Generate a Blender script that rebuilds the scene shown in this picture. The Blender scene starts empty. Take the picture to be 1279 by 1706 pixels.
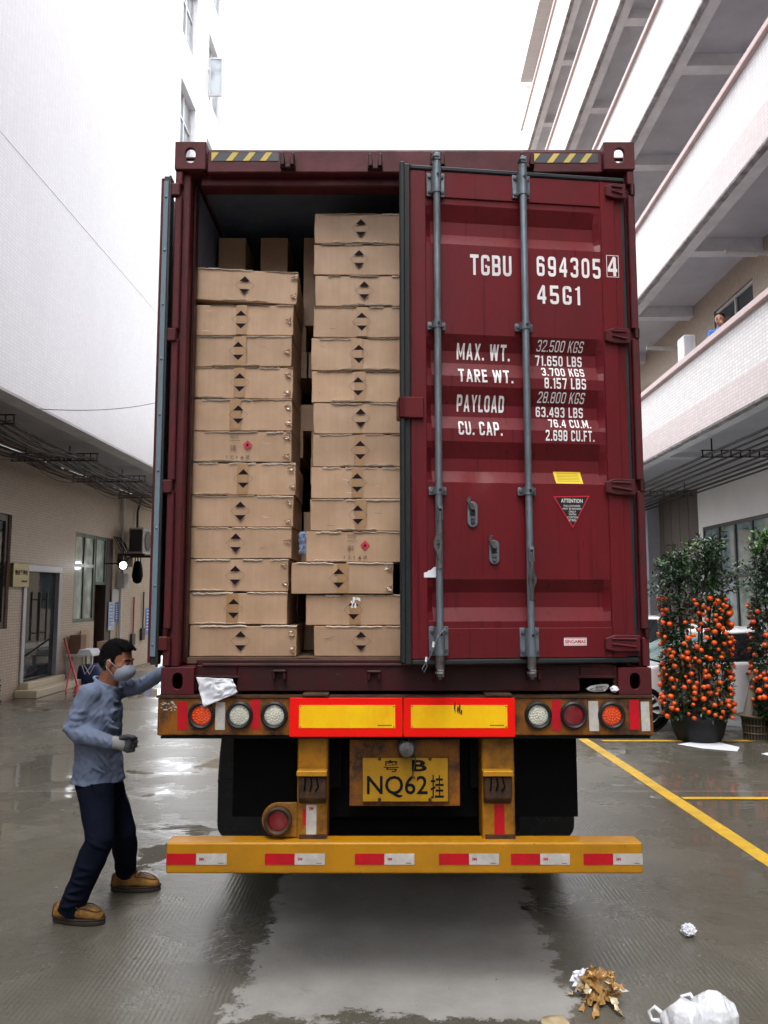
import bpy, bmesh, math, random
from mathutils import Vector, Matrix, noise
from math import sin, cos, tan, atan, radians, pi

random.seed(7)
C = bpy.context.scene.collection
SC = bpy.context.scene

# ------------------------------------------------------------------ camera
H = 1.90                      # eye height
F = 1331.0                    # focal length in pixels of a 1279 x 1706 frame
PITCH = radians(5.9)
cd = bpy.data.cameras.new('camera')
cam = bpy.data.objects.new('camera', cd)
C.objects.link(cam)
cam.location = (0, 0, H)
cam.rotation_euler = (pi/2 + PITCH, 0, 0)
cd.sensor_fit = 'VERTICAL'
cd.sensor_height = 24.0
cd.lens = F/1706.0*24.0
cd.clip_start = 0.05
cd.clip_end = 3000
SC.camera = cam

# ------------------------------------------------------------------ light
w = bpy.data.worlds.new('World')
SC.world = w
w.use_nodes = True
nt = w.node_tree
nt.nodes.clear()
sky = nt.nodes.new('ShaderNodeTexSky')
sky.sky_type = 'NISHITA'
sky.sun_disc = False
sky.sun_elevation = radians(62)
sky.sun_rotation = radians(200)
sky.air_density = 1.0
sky.dust_density = 6.0
sky.ozone_density = 1.0
hs = nt.nodes.new('ShaderNodeHueSaturation')
hs.inputs['Saturation'].default_value = 0.18
mx = nt.nodes.new('ShaderNodeMix')
mx.data_type = 'RGBA'
mx.inputs[0].default_value = 0.72
mx.inputs[7].default_value = (16.0, 16.4, 17.2, 1)     # the even grey-white of a closed cloud cover
bg = nt.nodes.new('ShaderNodeBackground')
bg.inputs['Strength'].default_value = 0.10
wo = nt.nodes.new('ShaderNodeOutputWorld')
nt.links.new(sky.outputs[0], hs.inputs['Color'])
nt.links.new(hs.outputs[0], mx.inputs[6])
nt.links.new(mx.outputs[2], bg.inputs[0])
nt.links.new(bg.outputs[0], wo.inputs[0])
sl = bpy.data.lights.new('sun', 'SUN')
sl.energy = 0.8
sl.angle = radians(35)
sl.color = (1.0, 0.97, 0.93)
sun = bpy.data.objects.new('sun', sl)
C.objects.link(sun)
sun.rotation_euler = (radians(28), 0, radians(-20))
SC.view_settings.view_transform = 'Standard'
SC.view_settings.look = 'None'
SC.view_settings.exposure = 1.72
SC.view_settings.gamma = 1.0
SC.view_settings.use_curve_mapping = False
SC.cycles.max_bounces = 8
SC.cycles.transparent_max_bounces = 12

# ------------------------------------------------------------------ photograph -> place
CT, ST = cos(PITCH), sin(PITCH)
def ray(px, py):
    a, b = (px-639.5)/F, (853.0-py)/F
    return Vector((a, CT-b*ST, ST+b*CT))
O = Vector((0, 0, H))
def atY(px, py, Y):
    d = ray(px, py); return O + d*(Y/d.y)
def atZ(px, py, Z=0.0):
    d = ray(px, py); return O + d*((Z-H)/d.z)
def atPlane(px, py, p0, n):
    d = ray(px, py); n = Vector(n)
    return O + d*((Vector(p0)-O).dot(n)/d.dot(n))
PHI = atan((665-639.5)/F)
BM = Matrix.Rotation(-PHI, 4, 'Z')           # frame of the two buildings (their walls run along its y)
BI = BM.inverted()
def atB(px, py, c):
    ex = BM.to_3x3() @ Vector((1, 0, 0))
    return BI @ atPlane(px, py, ex*c, ex)

# ------------------------------------------------------------------ mesh builder
class MB:
    def __init__(s, M=None):
        s.v = []; s.f = []; s.M = M; s.sm = False
    def add(s, vs, fs):
        o = len(s.v)
        for p in vs:
            p = Vector(p)
            s.v.append(s.M @ p if s.M else p)
        s.f += [tuple(i+o for i in f) for f in fs]
        return s
    def box(s, x0, x1, y0, y1, z0, z1):
        if x0 > x1: x0, x1 = x1, x0
        if y0 > y1: y0, y1 = y1, y0
        if z0 > z1: z0, z1 = z1, z0
        return s.add([(x0,y0,z0),(x1,y0,z0),(x1,y1,z0),(x0,y1,z0),(x0,y0,z1),(x1,y0,z1),(x1,y1,z1),(x0,y1,z1)],
                     [(0,3,2,1),(4,5,6,7),(0,1,5,4),(1,2,6,5),(2,3,7,6),(3,0,4,7)])
    def quad(s, a, b, c, d):
        return s.add([a,b,c,d], [(0,1,2,3)])
    def prism(s, pts, ext):
        """closed polygon pts (3D) extruded by the vector ext"""
        n = len(pts); e = Vector(ext)
        vs = [Vector(p) for p in pts]
        nn = Vector((0,0,0))
        for i in range(n):
            nn += vs[i].cross(vs[(i+1) % n])
        if nn.dot(e) > 0: vs = vs[::-1]
        vs2 = [p+e for p in vs]
        fs = [tuple(range(n)), tuple(range(2*n-1, n-1, -1))]
        for i in range(n):
            j = (i+1) % n
            fs.append((i, n+i, n+j, j))
        return s.add(vs+vs2, fs)
    def tube(s, pts, r, n=10, cap=True):
        pts = [Vector(p) for p in pts]
        rs = r if isinstance(r, (list, tuple)) else [r]*len(pts)
        vs = []; fs = []
        a = None
        for i, p in enumerate(pts):
            t = (pts[min(i+1, len(pts)-1)]-pts[max(i-1, 0)]).normalized()
            if a is None:
                a = t.orthogonal().normalized()
            else:
                a = (a - t*a.dot(t))
                a = a.normalized() if a.length > 1e-6 else t.orthogonal().normalized()
            b = t.cross(a)
            for k in range(n):
                q = 2*pi*k/n
                vs.append(p + (a*cos(q)+b*sin(q))*rs[i])
        for i in range(len(pts)-1):
            for k in range(n):
                l = (k+1) % n
                fs.append((i*n+k, i*n+l, (i+1)*n+l, (i+1)*n+k))
        if cap:
            fs.append(tuple(range(n-1, -1, -1)))
            m = (len(pts)-1)*n
            fs.append(tuple(range(m, m+n)))
        return s.add(vs, fs)
    def lathe(s, prof, c, axis='y', n=24):
        """profile [(radius, along)] turned round an axis through c"""
        vs = []; fs = []
        c = Vector(c)
        for (r, h) in prof:
            for k in range(n):
                q = 2*pi*k/n
                if axis == 'y': vs.append(c+Vector((r*cos(q), h, r*sin(q))))
                elif axis == 'x': vs.append(c+Vector((h, r*cos(q), r*sin(q))))
                else: vs.append(c+Vector((r*cos(q), r*sin(q), h)))
        for i in range(len(prof)-1):
            for k in range(n):
                l = (k+1) % n
                f = (i*n+k, i*n+l, (i+1)*n+l, (i+1)*n+k)
                fs.append(f if axis != 'y' else f[::-1])
        if prof[0][0] > 1e-5: fs.append(tuple(range(n)))
        if prof[-1][0] > 1e-5: fs.append(tuple(range((len(prof)-1)*n, len(prof)*n)))
        return s.add(vs, fs)
    def sphere(s, c, r, n=12, m=8, M3=None):
        c = Vector(c); rr = r if isinstance(r, (list, tuple)) else (r, r, r)
        vs = []; fs = []
        for j in range(m+1):
            th = pi*j/m
            for k in range(n):
                q = 2*pi*k/n
                p = Vector((rr[0]*sin(th)*cos(q), rr[1]*sin(th)*sin(q), rr[2]*cos(th)))
                if M3: p = M3 @ p
                vs.append(c+p)
        for j in range(m):
            for k in range(n):
                l = (k+1) % n
                fs.append((j*n+k, (j+1)*n+k, (j+1)*n+l, j*n+l))
        return s.add(vs, fs)
    def loft(s, pts, rads, ref=(0,1,0), n=18, round_ends=True):
        """closed rounded limb: rads (ra, rb), ra along ref, rb across it"""
        pts = [Vector(p) for p in pts]
        rads = [(r, r) if not isinstance(r, (tuple, list)) else r for r in rads]
        ref = Vector(ref)
        P = []; R = []; T = []
        for i, p in enumerate(pts):
            t = (pts[min(i+1, len(pts)-1)]-pts[max(i-1, 0)]).normalized()
            T.append(t)
        if round_ends:
            r0 = min(rads[0])
            for k in (1.0, 0.85, 0.5):
                P.append(pts[0]-T[0]*r0*k*0.8); q = math.sqrt(max(0.0, 1-k*k))
                R.append((rads[0][0]*max(q, .05), rads[0][1]*max(q, .05), T[0]))
        for i, p in enumerate(pts):
            P.append(p); R.append((rads[i][0], rads[i][1], T[i]))
        if round_ends:
            r1 = min(rads[-1])
            for k in (0.5, 0.85, 1.0):
                P.append(pts[-1]+T[-1]*r1*k*0.8); q = math.sqrt(max(0.0, 1-k*k))
                R.append((rads[-1][0]*max(q, .05), rads[-1][1]*max(q, .05), T[-1]))
        vs = []; fs = []
        for p, (ra, rb, t) in zip(P, R):
            a = ref - t*ref.dot(t)
            a = a.normalized() if a.length > 1e-3 else t.orthogonal().normalized()
            b = t.cross(a)
            for k in range(n):
                q = 2*pi*k/n
                vs.append(p + a*cos(q)*ra + b*sin(q)*rb)
        for i in range(len(P)-1):
            for k in range(n):
                l = (k+1) % n
                fs.append((i*n+k, i*n+l, (i+1)*n+l, (i+1)*n+k))
        fs.append(tuple(range(n-1, -1, -1)))
        m = (len(P)-1)*n
        fs.append(tuple(range(m, m+n)))
        return s.add(vs, fs)
    def join(s, o):
        k = len(s.v); s.v += o.v; s.f += [tuple(i+k for i in f) for f in o.f]; return s

W = {}                                       # world matrix of each object made here
def _link(o, parent):
    C.objects.link(o)
    if parent is not None:
        o.parent = parent
        W[o.name] = W[parent.name].copy()
    return o
def thing(name, label, cat, loc=(0,0,0), rotz=0.0, group=None, M=None):
    o = bpy.data.objects.new(name, None)
    C.objects.link(o)
    m = M if M is not None else (Matrix.Translation(Vector(loc)) @ Matrix.Rotation(rotz, 4, 'Z'))
    o.matrix_world = m
    o.matrix_basis = m
    o.empty_display_size = 0.1
    W[o.name] = m.copy()
    o['label'] = label; o['category'] = cat
    if group: o['group'] = group
    return o
def mesh_of(name, mb, mat, smooth=False, local=None):
    me = bpy.data.meshes.new(name)
    inv = local.inverted() if local is not None else None
    me.from_pydata([tuple(inv @ v) if inv else tuple(v) for v in mb.v], [], mb.f)
    me.update()
    if mat is not None: me.materials.append(mat)
    if smooth:
        me.polygons.foreach_set('use_smooth', [True]*len(me.polygons))
        if smooth is not True:
            me.set_sharp_from_angle(angle=radians(smooth))
    return me
def part(name, mb, mat, parent, smooth=False, bevel=0.0, label=None, kind=None, seg=1):
    me = mesh_of(name, mb, mat, smooth, W[parent.name])
    o = bpy.data.objects.new(name, me)
    _link(o, parent)
    if bevel:
        b = o.modifiers.new('bevel', 'BEVEL'); b.width = bevel; b.segments = seg
        b.limit_method = 'ANGLE'; b.angle_limit = radians(35)
    if label: o['label'] = label
    if kind: o['kind'] = kind
    return o
def single(name, mb, mat, label, cat, smooth=False, bevel=0.0, group=None, seg=1):
    """a thing that is one mesh; origin at the middle of its base"""
    xs = [v.x for v in mb.v]; ys = [v.y for v in mb.v]; zs = [v.z for v in mb.v]
    M = Matrix.Translation(((min(xs)+max(xs))/2, (min(ys)+max(ys))/2, min(zs)))
    me = mesh_of(name, mb, mat, smooth, M)
    o = bpy.data.objects.new(name, me); C.objects.link(o)
    o.matrix_basis = M; W[o.name] = M.copy()
    o['label'] = label; o['category'] = cat
    if group: o['group'] = group
    if bevel:
        b = o.modifiers.new('bevel', 'BEVEL'); b.width = bevel; b.segments = seg
        b.limit_method = 'ANGLE'; b.angle_limit = radians(35)
    return o
def struct(name, mb, mat, parent=None, smooth=False):
    me = mesh_of(name, mb, mat, smooth, W[parent.name] if parent else None)
    o = bpy.data.objects.new(name, me)
    _link(o, parent)
    if parent is None: W[o.name] = Matrix.Identity(4)
    o['kind'] = 'structure'
    return o
def share(o, parent, M, name=None):
    """another object on the same mesh under parent, moved by M in the parent's frame"""
    c = o.copy(); C.objects.link(c)
    if name: c.name = name
    c.parent = parent; c.matrix_basis = M
    W[c.name] = W[parent.name] @ M
    return c
def copy_thing(root, M, label=None, group=None):
    r = root.copy(); C.objects.link(r); r.matrix_basis = M
    W[r.name] = M.copy()
    if label: r['label'] = label
    if group: r['group'] = group
    for ch in root.children:
        c = ch.copy(); C.objects.link(c); c.parent = r
        for g in ch.children:
            d = g.copy(); C.objects.link(d); d.parent = c
    return r

def union(mb, voxel=0.008, smooth=2, extra=None):
    """closed pieces fused into one continuous surface"""
    me = bpy.data.meshes.new('tmp')
    me.from_pydata([tuple(v) for v in mb.v], [], mb.f); me.update()
    o = bpy.data.objects.new('tmp', me); C.objects.link(o)
    m = o.modifiers.new('r', 'REMESH'); m.mode = 'VOXEL'; m.voxel_size = voxel
    if smooth:
        s = o.modifiers.new('s', 'SMOOTH'); s.factor = 0.5; s.iterations = smooth
    dg = bpy.context.evaluated_depsgraph_get(); dg.update()
    ev = o.evaluated_get(dg)
    m2 = ev.to_mesh()
    out = MB(); out.v = [v.co.copy() for v in m2.vertices]; out.f = [tuple(p.vertices) for p in m2.polygons]
    ev.to_mesh_clear()
    bpy.data.objects.remove(o); bpy.data.meshes.remove(me)
    return out

def text_flat(s, bold=0.0, shear=0.0, spacing=1.0):
    """outline of the words as flat (x, y) mesh, scaled to 0..1 in x and y"""
    cu = bpy.data.curves.new('t', 'FONT'); cu.body = s
    cu.offset = bold; cu.shear = shear; cu.space_character = spacing
    cu.resolution_u = 3
    o = bpy.data.objects.new('t', cu); C.objects.link(o)
    dg = bpy.context.evaluated_depsgraph_get(); dg.update()
    me = o.evaluated_get(dg).to_mesh()
    vs = [v.co.copy() for v in me.vertices]; fs = [tuple(p.vertices) for p in me.polygons]
    o.evaluated_get(dg).to_mesh_clear()
    bpy.data.objects.remove(o); bpy.data.curves.remove(cu)
    if not vs: return [], []
    x0 = min(v.x for v in vs); x1 = max(v.x for v in vs); y0 = min(v.y for v in vs); y1 = max(v.y for v in vs)
    return [((v.x-x0)/(x1-x0), (v.y-y0)/(y1-y0)) for v in vs], fs
def text_xz(mb, s, x0, x1, z0, z1, y, bold=0.0, shear=0.0, spacing=1.0):
    vs, fs = text_flat(s, bold, shear, spacing)
    mb.add([(x0+(x1-x0)*u, y, z0+(z1-z0)*v) for u, v in vs], fs)
    return mb

# condensed freight-container lettering drawn as strokes
def glyph(ch, t):
    a = t/2; w_ = 0.56; L, R, B, T, Mi = a, w_-a, a, 1-a, 0.5; c = w_/2; S = []; P = []
    def st(*p, r=0.13): S.append((list(p), r))
    if ch == 'T': st((0, T), (w_, T)); st((c, 0), (c, 1-t))
    elif ch == 'G': st((R, .70), (R, T), (L, T), (L, B), (R, B), (R, .46)); P.append([(c-.02, .38), (w_-t, .38), (w_-t, .38+t*.8), (c-.02, .38+t*.8)])
    elif ch == 'B': st((L, 0), (L, 1)); st((t, T), (R-.015, T), (R-.015, Mi), (t, Mi)); st((t, Mi-.001), (R, Mi-.001), (R, B), (t, B))
    elif ch == 'U': st((L, 1), (L, B), (R, B), (R, 1), r=.17)
    elif ch == 'D': st((L, 0), (L, 1)); st((t, T), (R, T), (R, B), (t, B), r=.17)
    elif ch in '0O': st((c, T), (L, T), (L, B), (R, B), (R, T), (c, T), r=.17)
    elif ch == '6': st((R, .74), (R, T), (L, T), (L, B), (R, B), (R, .56), (t, .56))
    elif ch == '9': st((L, .26), (L, B), (R, B), (R, T), (L, T), (L, .44), (w_-t, .44))
    elif ch == '4': P.append([(.64*w_-t*.2, 1), (.64*w_+t*.5, 1), (t*.9, .22+t), (0, .22+t), (0, .24+t)]); P.append([(0, .22), (w_, .22), (w_, .22+t), (0, .22+t)]); st((R-.07, 0), (R-.07, .96))
    elif ch == '3': st((L, .76), (L, T), (R, T), (R, Mi+.01), (c-.04, Mi+.01)); st((c-.04, Mi-.01), (R, Mi-.01), (R, B), (L, B), (L, .24))
    elif ch == '5': st((0, T), (w_-.03, T)); st((L, .44), (L, 1-t)); st((t, .53), (R, .53), (R, B), (L, B), (L, .24))
    elif ch == '1': w_ = .30; P.append([(w_-t, 0), (w_, 0), (w_, 1), (w_-t*.8, 1), (w_-t, .93), (w_-t, .93)]); P.append([(0, .80), (w_-t, .80), (w_-t, .93), (0, .88)])
    elif ch == '7': st((0, T), (w_, T)); P.append([(w_*.30, 0), (w_*.30+t, 0), (w_, 1-t), (w_-t, 1-t)])
    elif ch == '8': st((c, T), (L, T), (L, Mi), (R, Mi), (R, T), (c, T)); st((c, Mi), (L, Mi-.001), (L, B), (R, B), (R, Mi-.001), (c, Mi))
    elif ch == '2': st((L, .74), (L, T), (R, T), (R, .58)); P.append([(0, t), (t*1.1, t), (w_, .58), (w_-t, .60)]); P.append([(0, 0), (w_, 0), (w_, t), (0, t)])
    elif ch == 'M': w_ = .74; P += [[(0, 0), (t, 0), (t, 1), (0, 1)], [(w_-t, 0), (w_, 0), (w_, 1), (w_-t, 1)], [(t, 1), (t, .62), (w_/2, .12), (w_/2, .40)], [(w_-t, 1), (w_/2, .40), (w_/2, .12), (w_-t, .62)]]
    elif ch == 'A': w_ = .62; c = w_/2; P += [[(0, 0), (t, 0), (c+t*.45, 1), (c-t*.5, 1)], [(w_-t, 0), (w_, 0), (c+t*.5, 1), (c-t*.45, 1)], [(t*1.1, .22), (w_-t*1.1, .22), (w_-t*1.4, .22+t*.8), (t*1.4, .22+t*.8)]]
    elif ch == 'X': P += [[(0, 0), (t, 0), (w_, 1), (w_-t, 1)], [(w_-t, 0), (w_, 0), (t, 1), (0, 1)]]
    elif ch == 'W': w_ = .86; q = w_/4; P += [[(q-t*.5, 0), (q+t*.5, 0), (t, 1), (0, 1)], [(q-t*.5, 0), (q+t*.5, 0), (2*q+t*.4, 1), (2*q-t*.4, 1)], [(3*q-t*.5, 0), (3*q+t*.5, 0), (2*q+t*.4, 1), (2*q-t*.4, 1)], [(3*q-t*.5, 0), (3*q+t*.5, 0), (w_, 1), (w_-t, 1)]]
    elif ch == 'R': st((L, 0), (L, 1)); st((t, T), (R-.01, T), (R-.01, Mi), (t, Mi)); P.append([(w_*.52, Mi-a), (w_*.52-t*.9, Mi-a), (w_-t, 0), (w_, 0)])
    elif ch == 'P': st((L, 0), (L, 1)); st((t, T), (R, T), (R, .44), (t, .44))
    elif ch == 'E': w_ = .48; st((L, 0), (L, 1)); st((t, T), (w_, T)); st((t, Mi), (w_-.04, Mi)); st((t, B), (w_, B))
    elif ch == 'F': w_ = .46; st((L, 0), (L, 1)); st((t, T), (w_, T)); st((t, Mi), (w_-.05, Mi))
    elif ch == 'L': w_ = .46; st((L, 0), (L, 1)); st((t, B), (w_, B))
    elif ch == 'Y': w_ = .60; c = w_/2; P += [[(c-a, .44), (c+a, .44), (t, 1), (0, 1)], [(c-a, .44), (c+a, .44), (w_, 1), (w_-t, 1)]]; st((c, 0), (c, .45))
    elif ch == 'C': st((R, .70), (R, T), (L, T), (L, B), (R, B), (R, .30))
    elif ch == 'K': st((L, 0), (L, 1)); P += [[(t, .34), (t, .34+t*1.3), (w_-t, 1), (w_, 1)], [(t*1.6, .52), (t*2.2, .66), (w_, 0), (w_-t, 0)]]
    elif ch == 'S': st((R, .74), (R, T), (L, T), (L, Mi), (R, Mi), (R, B), (L, B), (L, .26))
    elif ch == '.': w_ = t*1.1; P.append([(0, 0), (w_, 0), (w_, t), (0, t)])
    elif ch == ' ': w_ = .22
    return w_, S, P
def rounded(pts, r):
    out = [Vector((*pts[0], 0))]
    for i in range(1, len(pts)-1):
        p, a, b_ = Vector((*pts[i], 0)), Vector((*pts[i-1], 0)), Vector((*pts[i+1], 0))
        k = min(r, (p-a).length*.5 if i > 1 else (p-a).length, (b_-p).length*.5 if i < len(pts)-2 else (b_-p).length)
        q0 = p+(a-p).normalized()*k; q1 = p+(b_-p).normalized()*k
        for j in range(5):
            u = j/4; out.append(q0*(1-u)**2+p*2*u*(1-u)+q1*u*u)
    out.append(Vector((*pts[-1], 0))); res = [out[0]]
    for q in out[1:]:
        if (q-res[-1]).length > 1e-4: res.append(q)
    return res
def text_strokes(s, t=0.17, shear=0.0, gap=0.15):
    vs = []; fs = []; x = 0.0; lay = 0
    for ch in s:
        w_, S, P = glyph(ch, t)
        for poly in P:
            o = len(vs); vs += [(x+p[0], p[1], lay) for p in poly]; fs.append(tuple(range(o, o+len(poly)))); lay = (lay+1) % 3
        for (pts, r) in S:
            q = rounded(pts, r); o = len(vs); n = len(q)
            for i, p in enumerate(q):
                d0 = (q[i]-q[i-1]).normalized() if i else (q[1]-q[0]).normalized()
                d1 = (q[i+1]-q[i]).normalized() if i < n-1 else d0
                m_ = (d0+d1); m_ = m_.normalized() if m_.length > 1e-6 else d0
                k = t/2/max(.5, m_.dot(d1)); nrm = Vector((-m_.y, m_.x, 0))*k
                vs += [(x+p.x+nrm.x, p.y+nrm.y, lay), (x+p.x-nrm.x, p.y-nrm.y, lay)]
            fs += [(o+2*i, o+2*i+1, o+2*i+3, o+2*i+2) for i in range(n-1)]; lay = (lay+1) % 3
        x += w_+gap
    vs = [(a+shear*b_, b_, c_) for a, b_, c_ in vs]
    x0 = min(v[0] for v in vs); x1 = max(v[0] for v in vs)
    return [((a-x0)/(x1-x0), min(1, max(0, b_)), c_) for a, b_, c_ in vs], fs
# ------------------------------------------------------------------ materials
def nmat(name):
    m = bpy.data.materials.new(name); m.use_nodes = True
    t = m.node_tree; b = t.nodes['Principled BSDF']
    return m, t, b
def N(t, kind, **kw):
    n = t.nodes.new(kind)
    for k, v in kw.items():
        if k in n.inputs.keys(): n.inputs[k].default_value = v
        else: setattr(n, k, v)
    return n
def ramp(t, src, stops):
    r = t.nodes.new('ShaderNodeValToRGB')
    e = r.color_ramp.elements
    while len(e) < len(stops): e.new(0.5)
    for i, (p, c) in enumerate(stops):
        e[i].position = p; e[i].color = (c, c, c, 1) if not isinstance(c, tuple) else (*c, 1)
    t.links.new(src, r.inputs[0]); return r
def mixc(t, fac, a, b):
    m = t.nodes.new('ShaderNodeMix'); m.data_type = 'RGBA'
    for i, v in ((0, fac), (6, a), (7, b)):
        if hasattr(v, 'links'): t.links.new(v, m.inputs[i])
        elif isinstance(v, tuple): m.inputs[i].default_value = (*v, 1)
        else: m.inputs[i].default_value = v
    return m.outputs[2]
def math_(t, op, a, b=None, c=None):
    m = t.nodes.new('ShaderNodeMath'); m.operation = op
    for i, v in enumerate((a, b, c)):
        if v is None: continue
        if hasattr(v, 'links'): t.links.new(v, m.inputs[i])
        else: m.inputs[i].default_value = v
    return m.outputs[0]
KEEP = ('white_paper', 'grey_soffit_plaster', 'light_soffit_plaster', 'rough_drip_edge', 'white_plaster_wall', 'white_lettering', 'red_reflective_sheet', 'yellow_reflective_sheet', 'white_car_paint', 'pink_coping', 'pale_window_frame', 'white_pipe', 'orange_lens', 'clear_lens', 'inner_paint_flare_blue', 'ripe_orange_fruit')
def KD(name, c):
    return c if name in KEEP else tuple(v*0.86 for v in c)
def simple(name, col, rough=0.6, metal=0.0, var=0.12, scale=6.0, bump=0.0, bscale=40.0, coat=0.0, spec=0.5, objvar=0.0, stretch=(1,1,1)):
    col = KD(name, col)
    m, t, b = nmat(name)
    tc = N(t, 'ShaderNodeTexCoord')
    mp = N(t, 'ShaderNodeMapping'); mp.inputs['Scale'].default_value = stretch
    t.links.new(tc.outputs['Object'], mp.inputs['Vector'])
    no = N(t, 'ShaderNodeTexNoise', Scale=scale, Detail=6.0, Roughness=0.65)
    t.links.new(mp.outputs[0], no.inputs['Vector'])
    lo = tuple(c*(1-var) for c in col); hi = tuple(min(1, c*(1+var)) for c in col)
    r = ramp(t, no.outputs['Fac'], [(0.3, lo), (0.7, hi)])
    out = r.outputs[0]
    if objvar:
        oi = N(t, 'ShaderNodeObjectInfo')
        h = N(t, 'ShaderNodeHueSaturation')
        t.links.new(math_(t, 'MULTIPLY_ADD', oi.outputs['Random'], 2*objvar, 1-objvar), h.inputs['Value'])
        t.links.new(out, h.inputs['Color']); out = h.outputs[0]
    t.links.new(out, b.inputs['Base Color'])
    rr = ramp(t, no.outputs['Fac'], [(0.25, max(0, rough-0.08)), (0.75, min(1, rough+0.08))])
    t.links.new(rr.outputs[0], b.inputs['Roughness'])
    b.inputs['Metallic'].default_value = metal
    b.inputs['Coat Weight'].default_value = coat
    b.inputs['Coat Roughness'].default_value = 0.12
    b.inputs['Specular IOR Level'].default_value = spec
    if bump:
        n2 = N(t, 'ShaderNodeTexNoise', Scale=bscale, Detail=4.0)
        t.links.new(mp.outputs[0], n2.inputs['Vector'])
        bu = N(t, 'ShaderNodeBump', Strength=bump, Distance=0.01)
        t.links.new(n2.outputs['Fac'], bu.inputs['Height'])
        t.links.new(bu.outputs[0], b.inputs['Normal'])
    return m
def worn(name, col, dirt, rough=0.5, chipat=0.66, vary=0.14, amount=0.5, scale=5.0, stretch=(1,1,1), spot=(0.35, 0.62), metal=0.0, chips=None, coat=0.0, streak=0.0, bump=0.06, spec=0.3):
    """paint with patches of rust or dirt of their own shape"""
    col = KD(name, col); dirt = KD(name, dirt)
    m, t, b = nmat(name)
    tc = N(t, 'ShaderNodeTexCoord')
    mp = N(t, 'ShaderNodeMapping'); mp.inputs['Scale'].default_value = stretch
    t.links.new(tc.outputs['Object'], mp.inputs['Vector'])
    n1 = N(t, 'ShaderNodeTexNoise', Scale=scale, Detail=10.0, Roughness=0.72)
    n2 = N(t, 'ShaderNodeTexNoise', Scale=scale*0.35, Detail=3.0)
    n3 = N(t, 'ShaderNodeTexNoise', Scale=scale*9, Detail=6.0, Roughness=0.7)
    for n in (n1, n2, n3): t.links.new(mp.outputs[0], n.inputs['Vector'])
    base = mixc(t, ramp(t, n2.outputs['Fac'], [(0.3, 0.0), (0.7, 1.0)]).outputs[0], tuple(c*(1-vary) for c in col), tuple(min(1, c*(1+vary)) for c in col))
    f = ramp(t, n1.outputs['Fac'], [(spot[0], 0.0), (spot[1], amount)])
    out = mixc(t, f.outputs[0], base, dirt)
    if streak:
        mp2 = N(t, 'ShaderNodeMapping'); mp2.inputs['Scale'].default_value = (38, 38, 0.9)
        t.links.new(tc.outputs['Object'], mp2.inputs['Vector'])
        n4 = N(t, 'ShaderNodeTexNoise', Scale=1.0, Detail=3.0)
        t.links.new(mp2.outputs[0], n4.inputs['Vector'])
        out = mixc(t, ramp(t, n4.outputs['Fac'], [(0.6, 0.0), (0.72, streak)]).outputs[0], out, tuple(c*0.35 for c in col))
    if chips:
        cf = ramp(t, n3.outputs['Fac'], [(chipat, 0.0), (chipat+.03, 0.8)])
        out = mixc(t, cf.outputs[0], out, chips)
    t.links.new(out, b.inputs['Base Color'])
    t.links.new(ramp(t, n1.outputs['Fac'], [(0.3, rough-0.1), (0.7, min(1, rough+0.2))]).outputs[0], b.inputs['Roughness'])
    b.inputs['Metallic'].default_value = metal
    b.inputs['Specular IOR Level'].default_value = spec
    b.inputs['Coat Weight'].default_value = coat
    b.inputs['Coat Roughness'].default_value = 0.2
    bu = N(t, 'ShaderNodeBump', Strength=bump*3, Distance=0.004)
    t.links.new(n3.outputs['Fac'], bu.inputs['Height']); t.links.new(bu.outputs[0], b.inputs['Normal'])
    return m
def glass(name, col, rough=0.04, metal=0.0, spec=1.0):
    m, t, b = nmat(name)
    tc = N(t, 'ShaderNodeTexCoord')
    no = N(t, 'ShaderNodeTexNoise', Scale=2.5, Detail=3.0)
    t.links.new(tc.outputs['Object'], no.inputs['Vector'])
    t.links.new(ramp(t, no.outputs['Fac'], [(0.35, tuple(c*0.6 for c in col)), (0.65, tuple(min(1, c*1.25) for c in col))]).outputs[0], b.inputs['Base Color'])
    b.inputs['Roughness'].default_value = rough
    b.inputs['Specular IOR Level'].default_value = spec
    b.inputs['Metallic'].default_value = metal
    bu = N(t, 'ShaderNodeBump', Strength=0.03, Distance=0.02)
    t.links.new(no.outputs['Fac'], bu.inputs['Height']); t.links.new(bu.outputs[0], b.inputs['Normal'])
    return m
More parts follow.
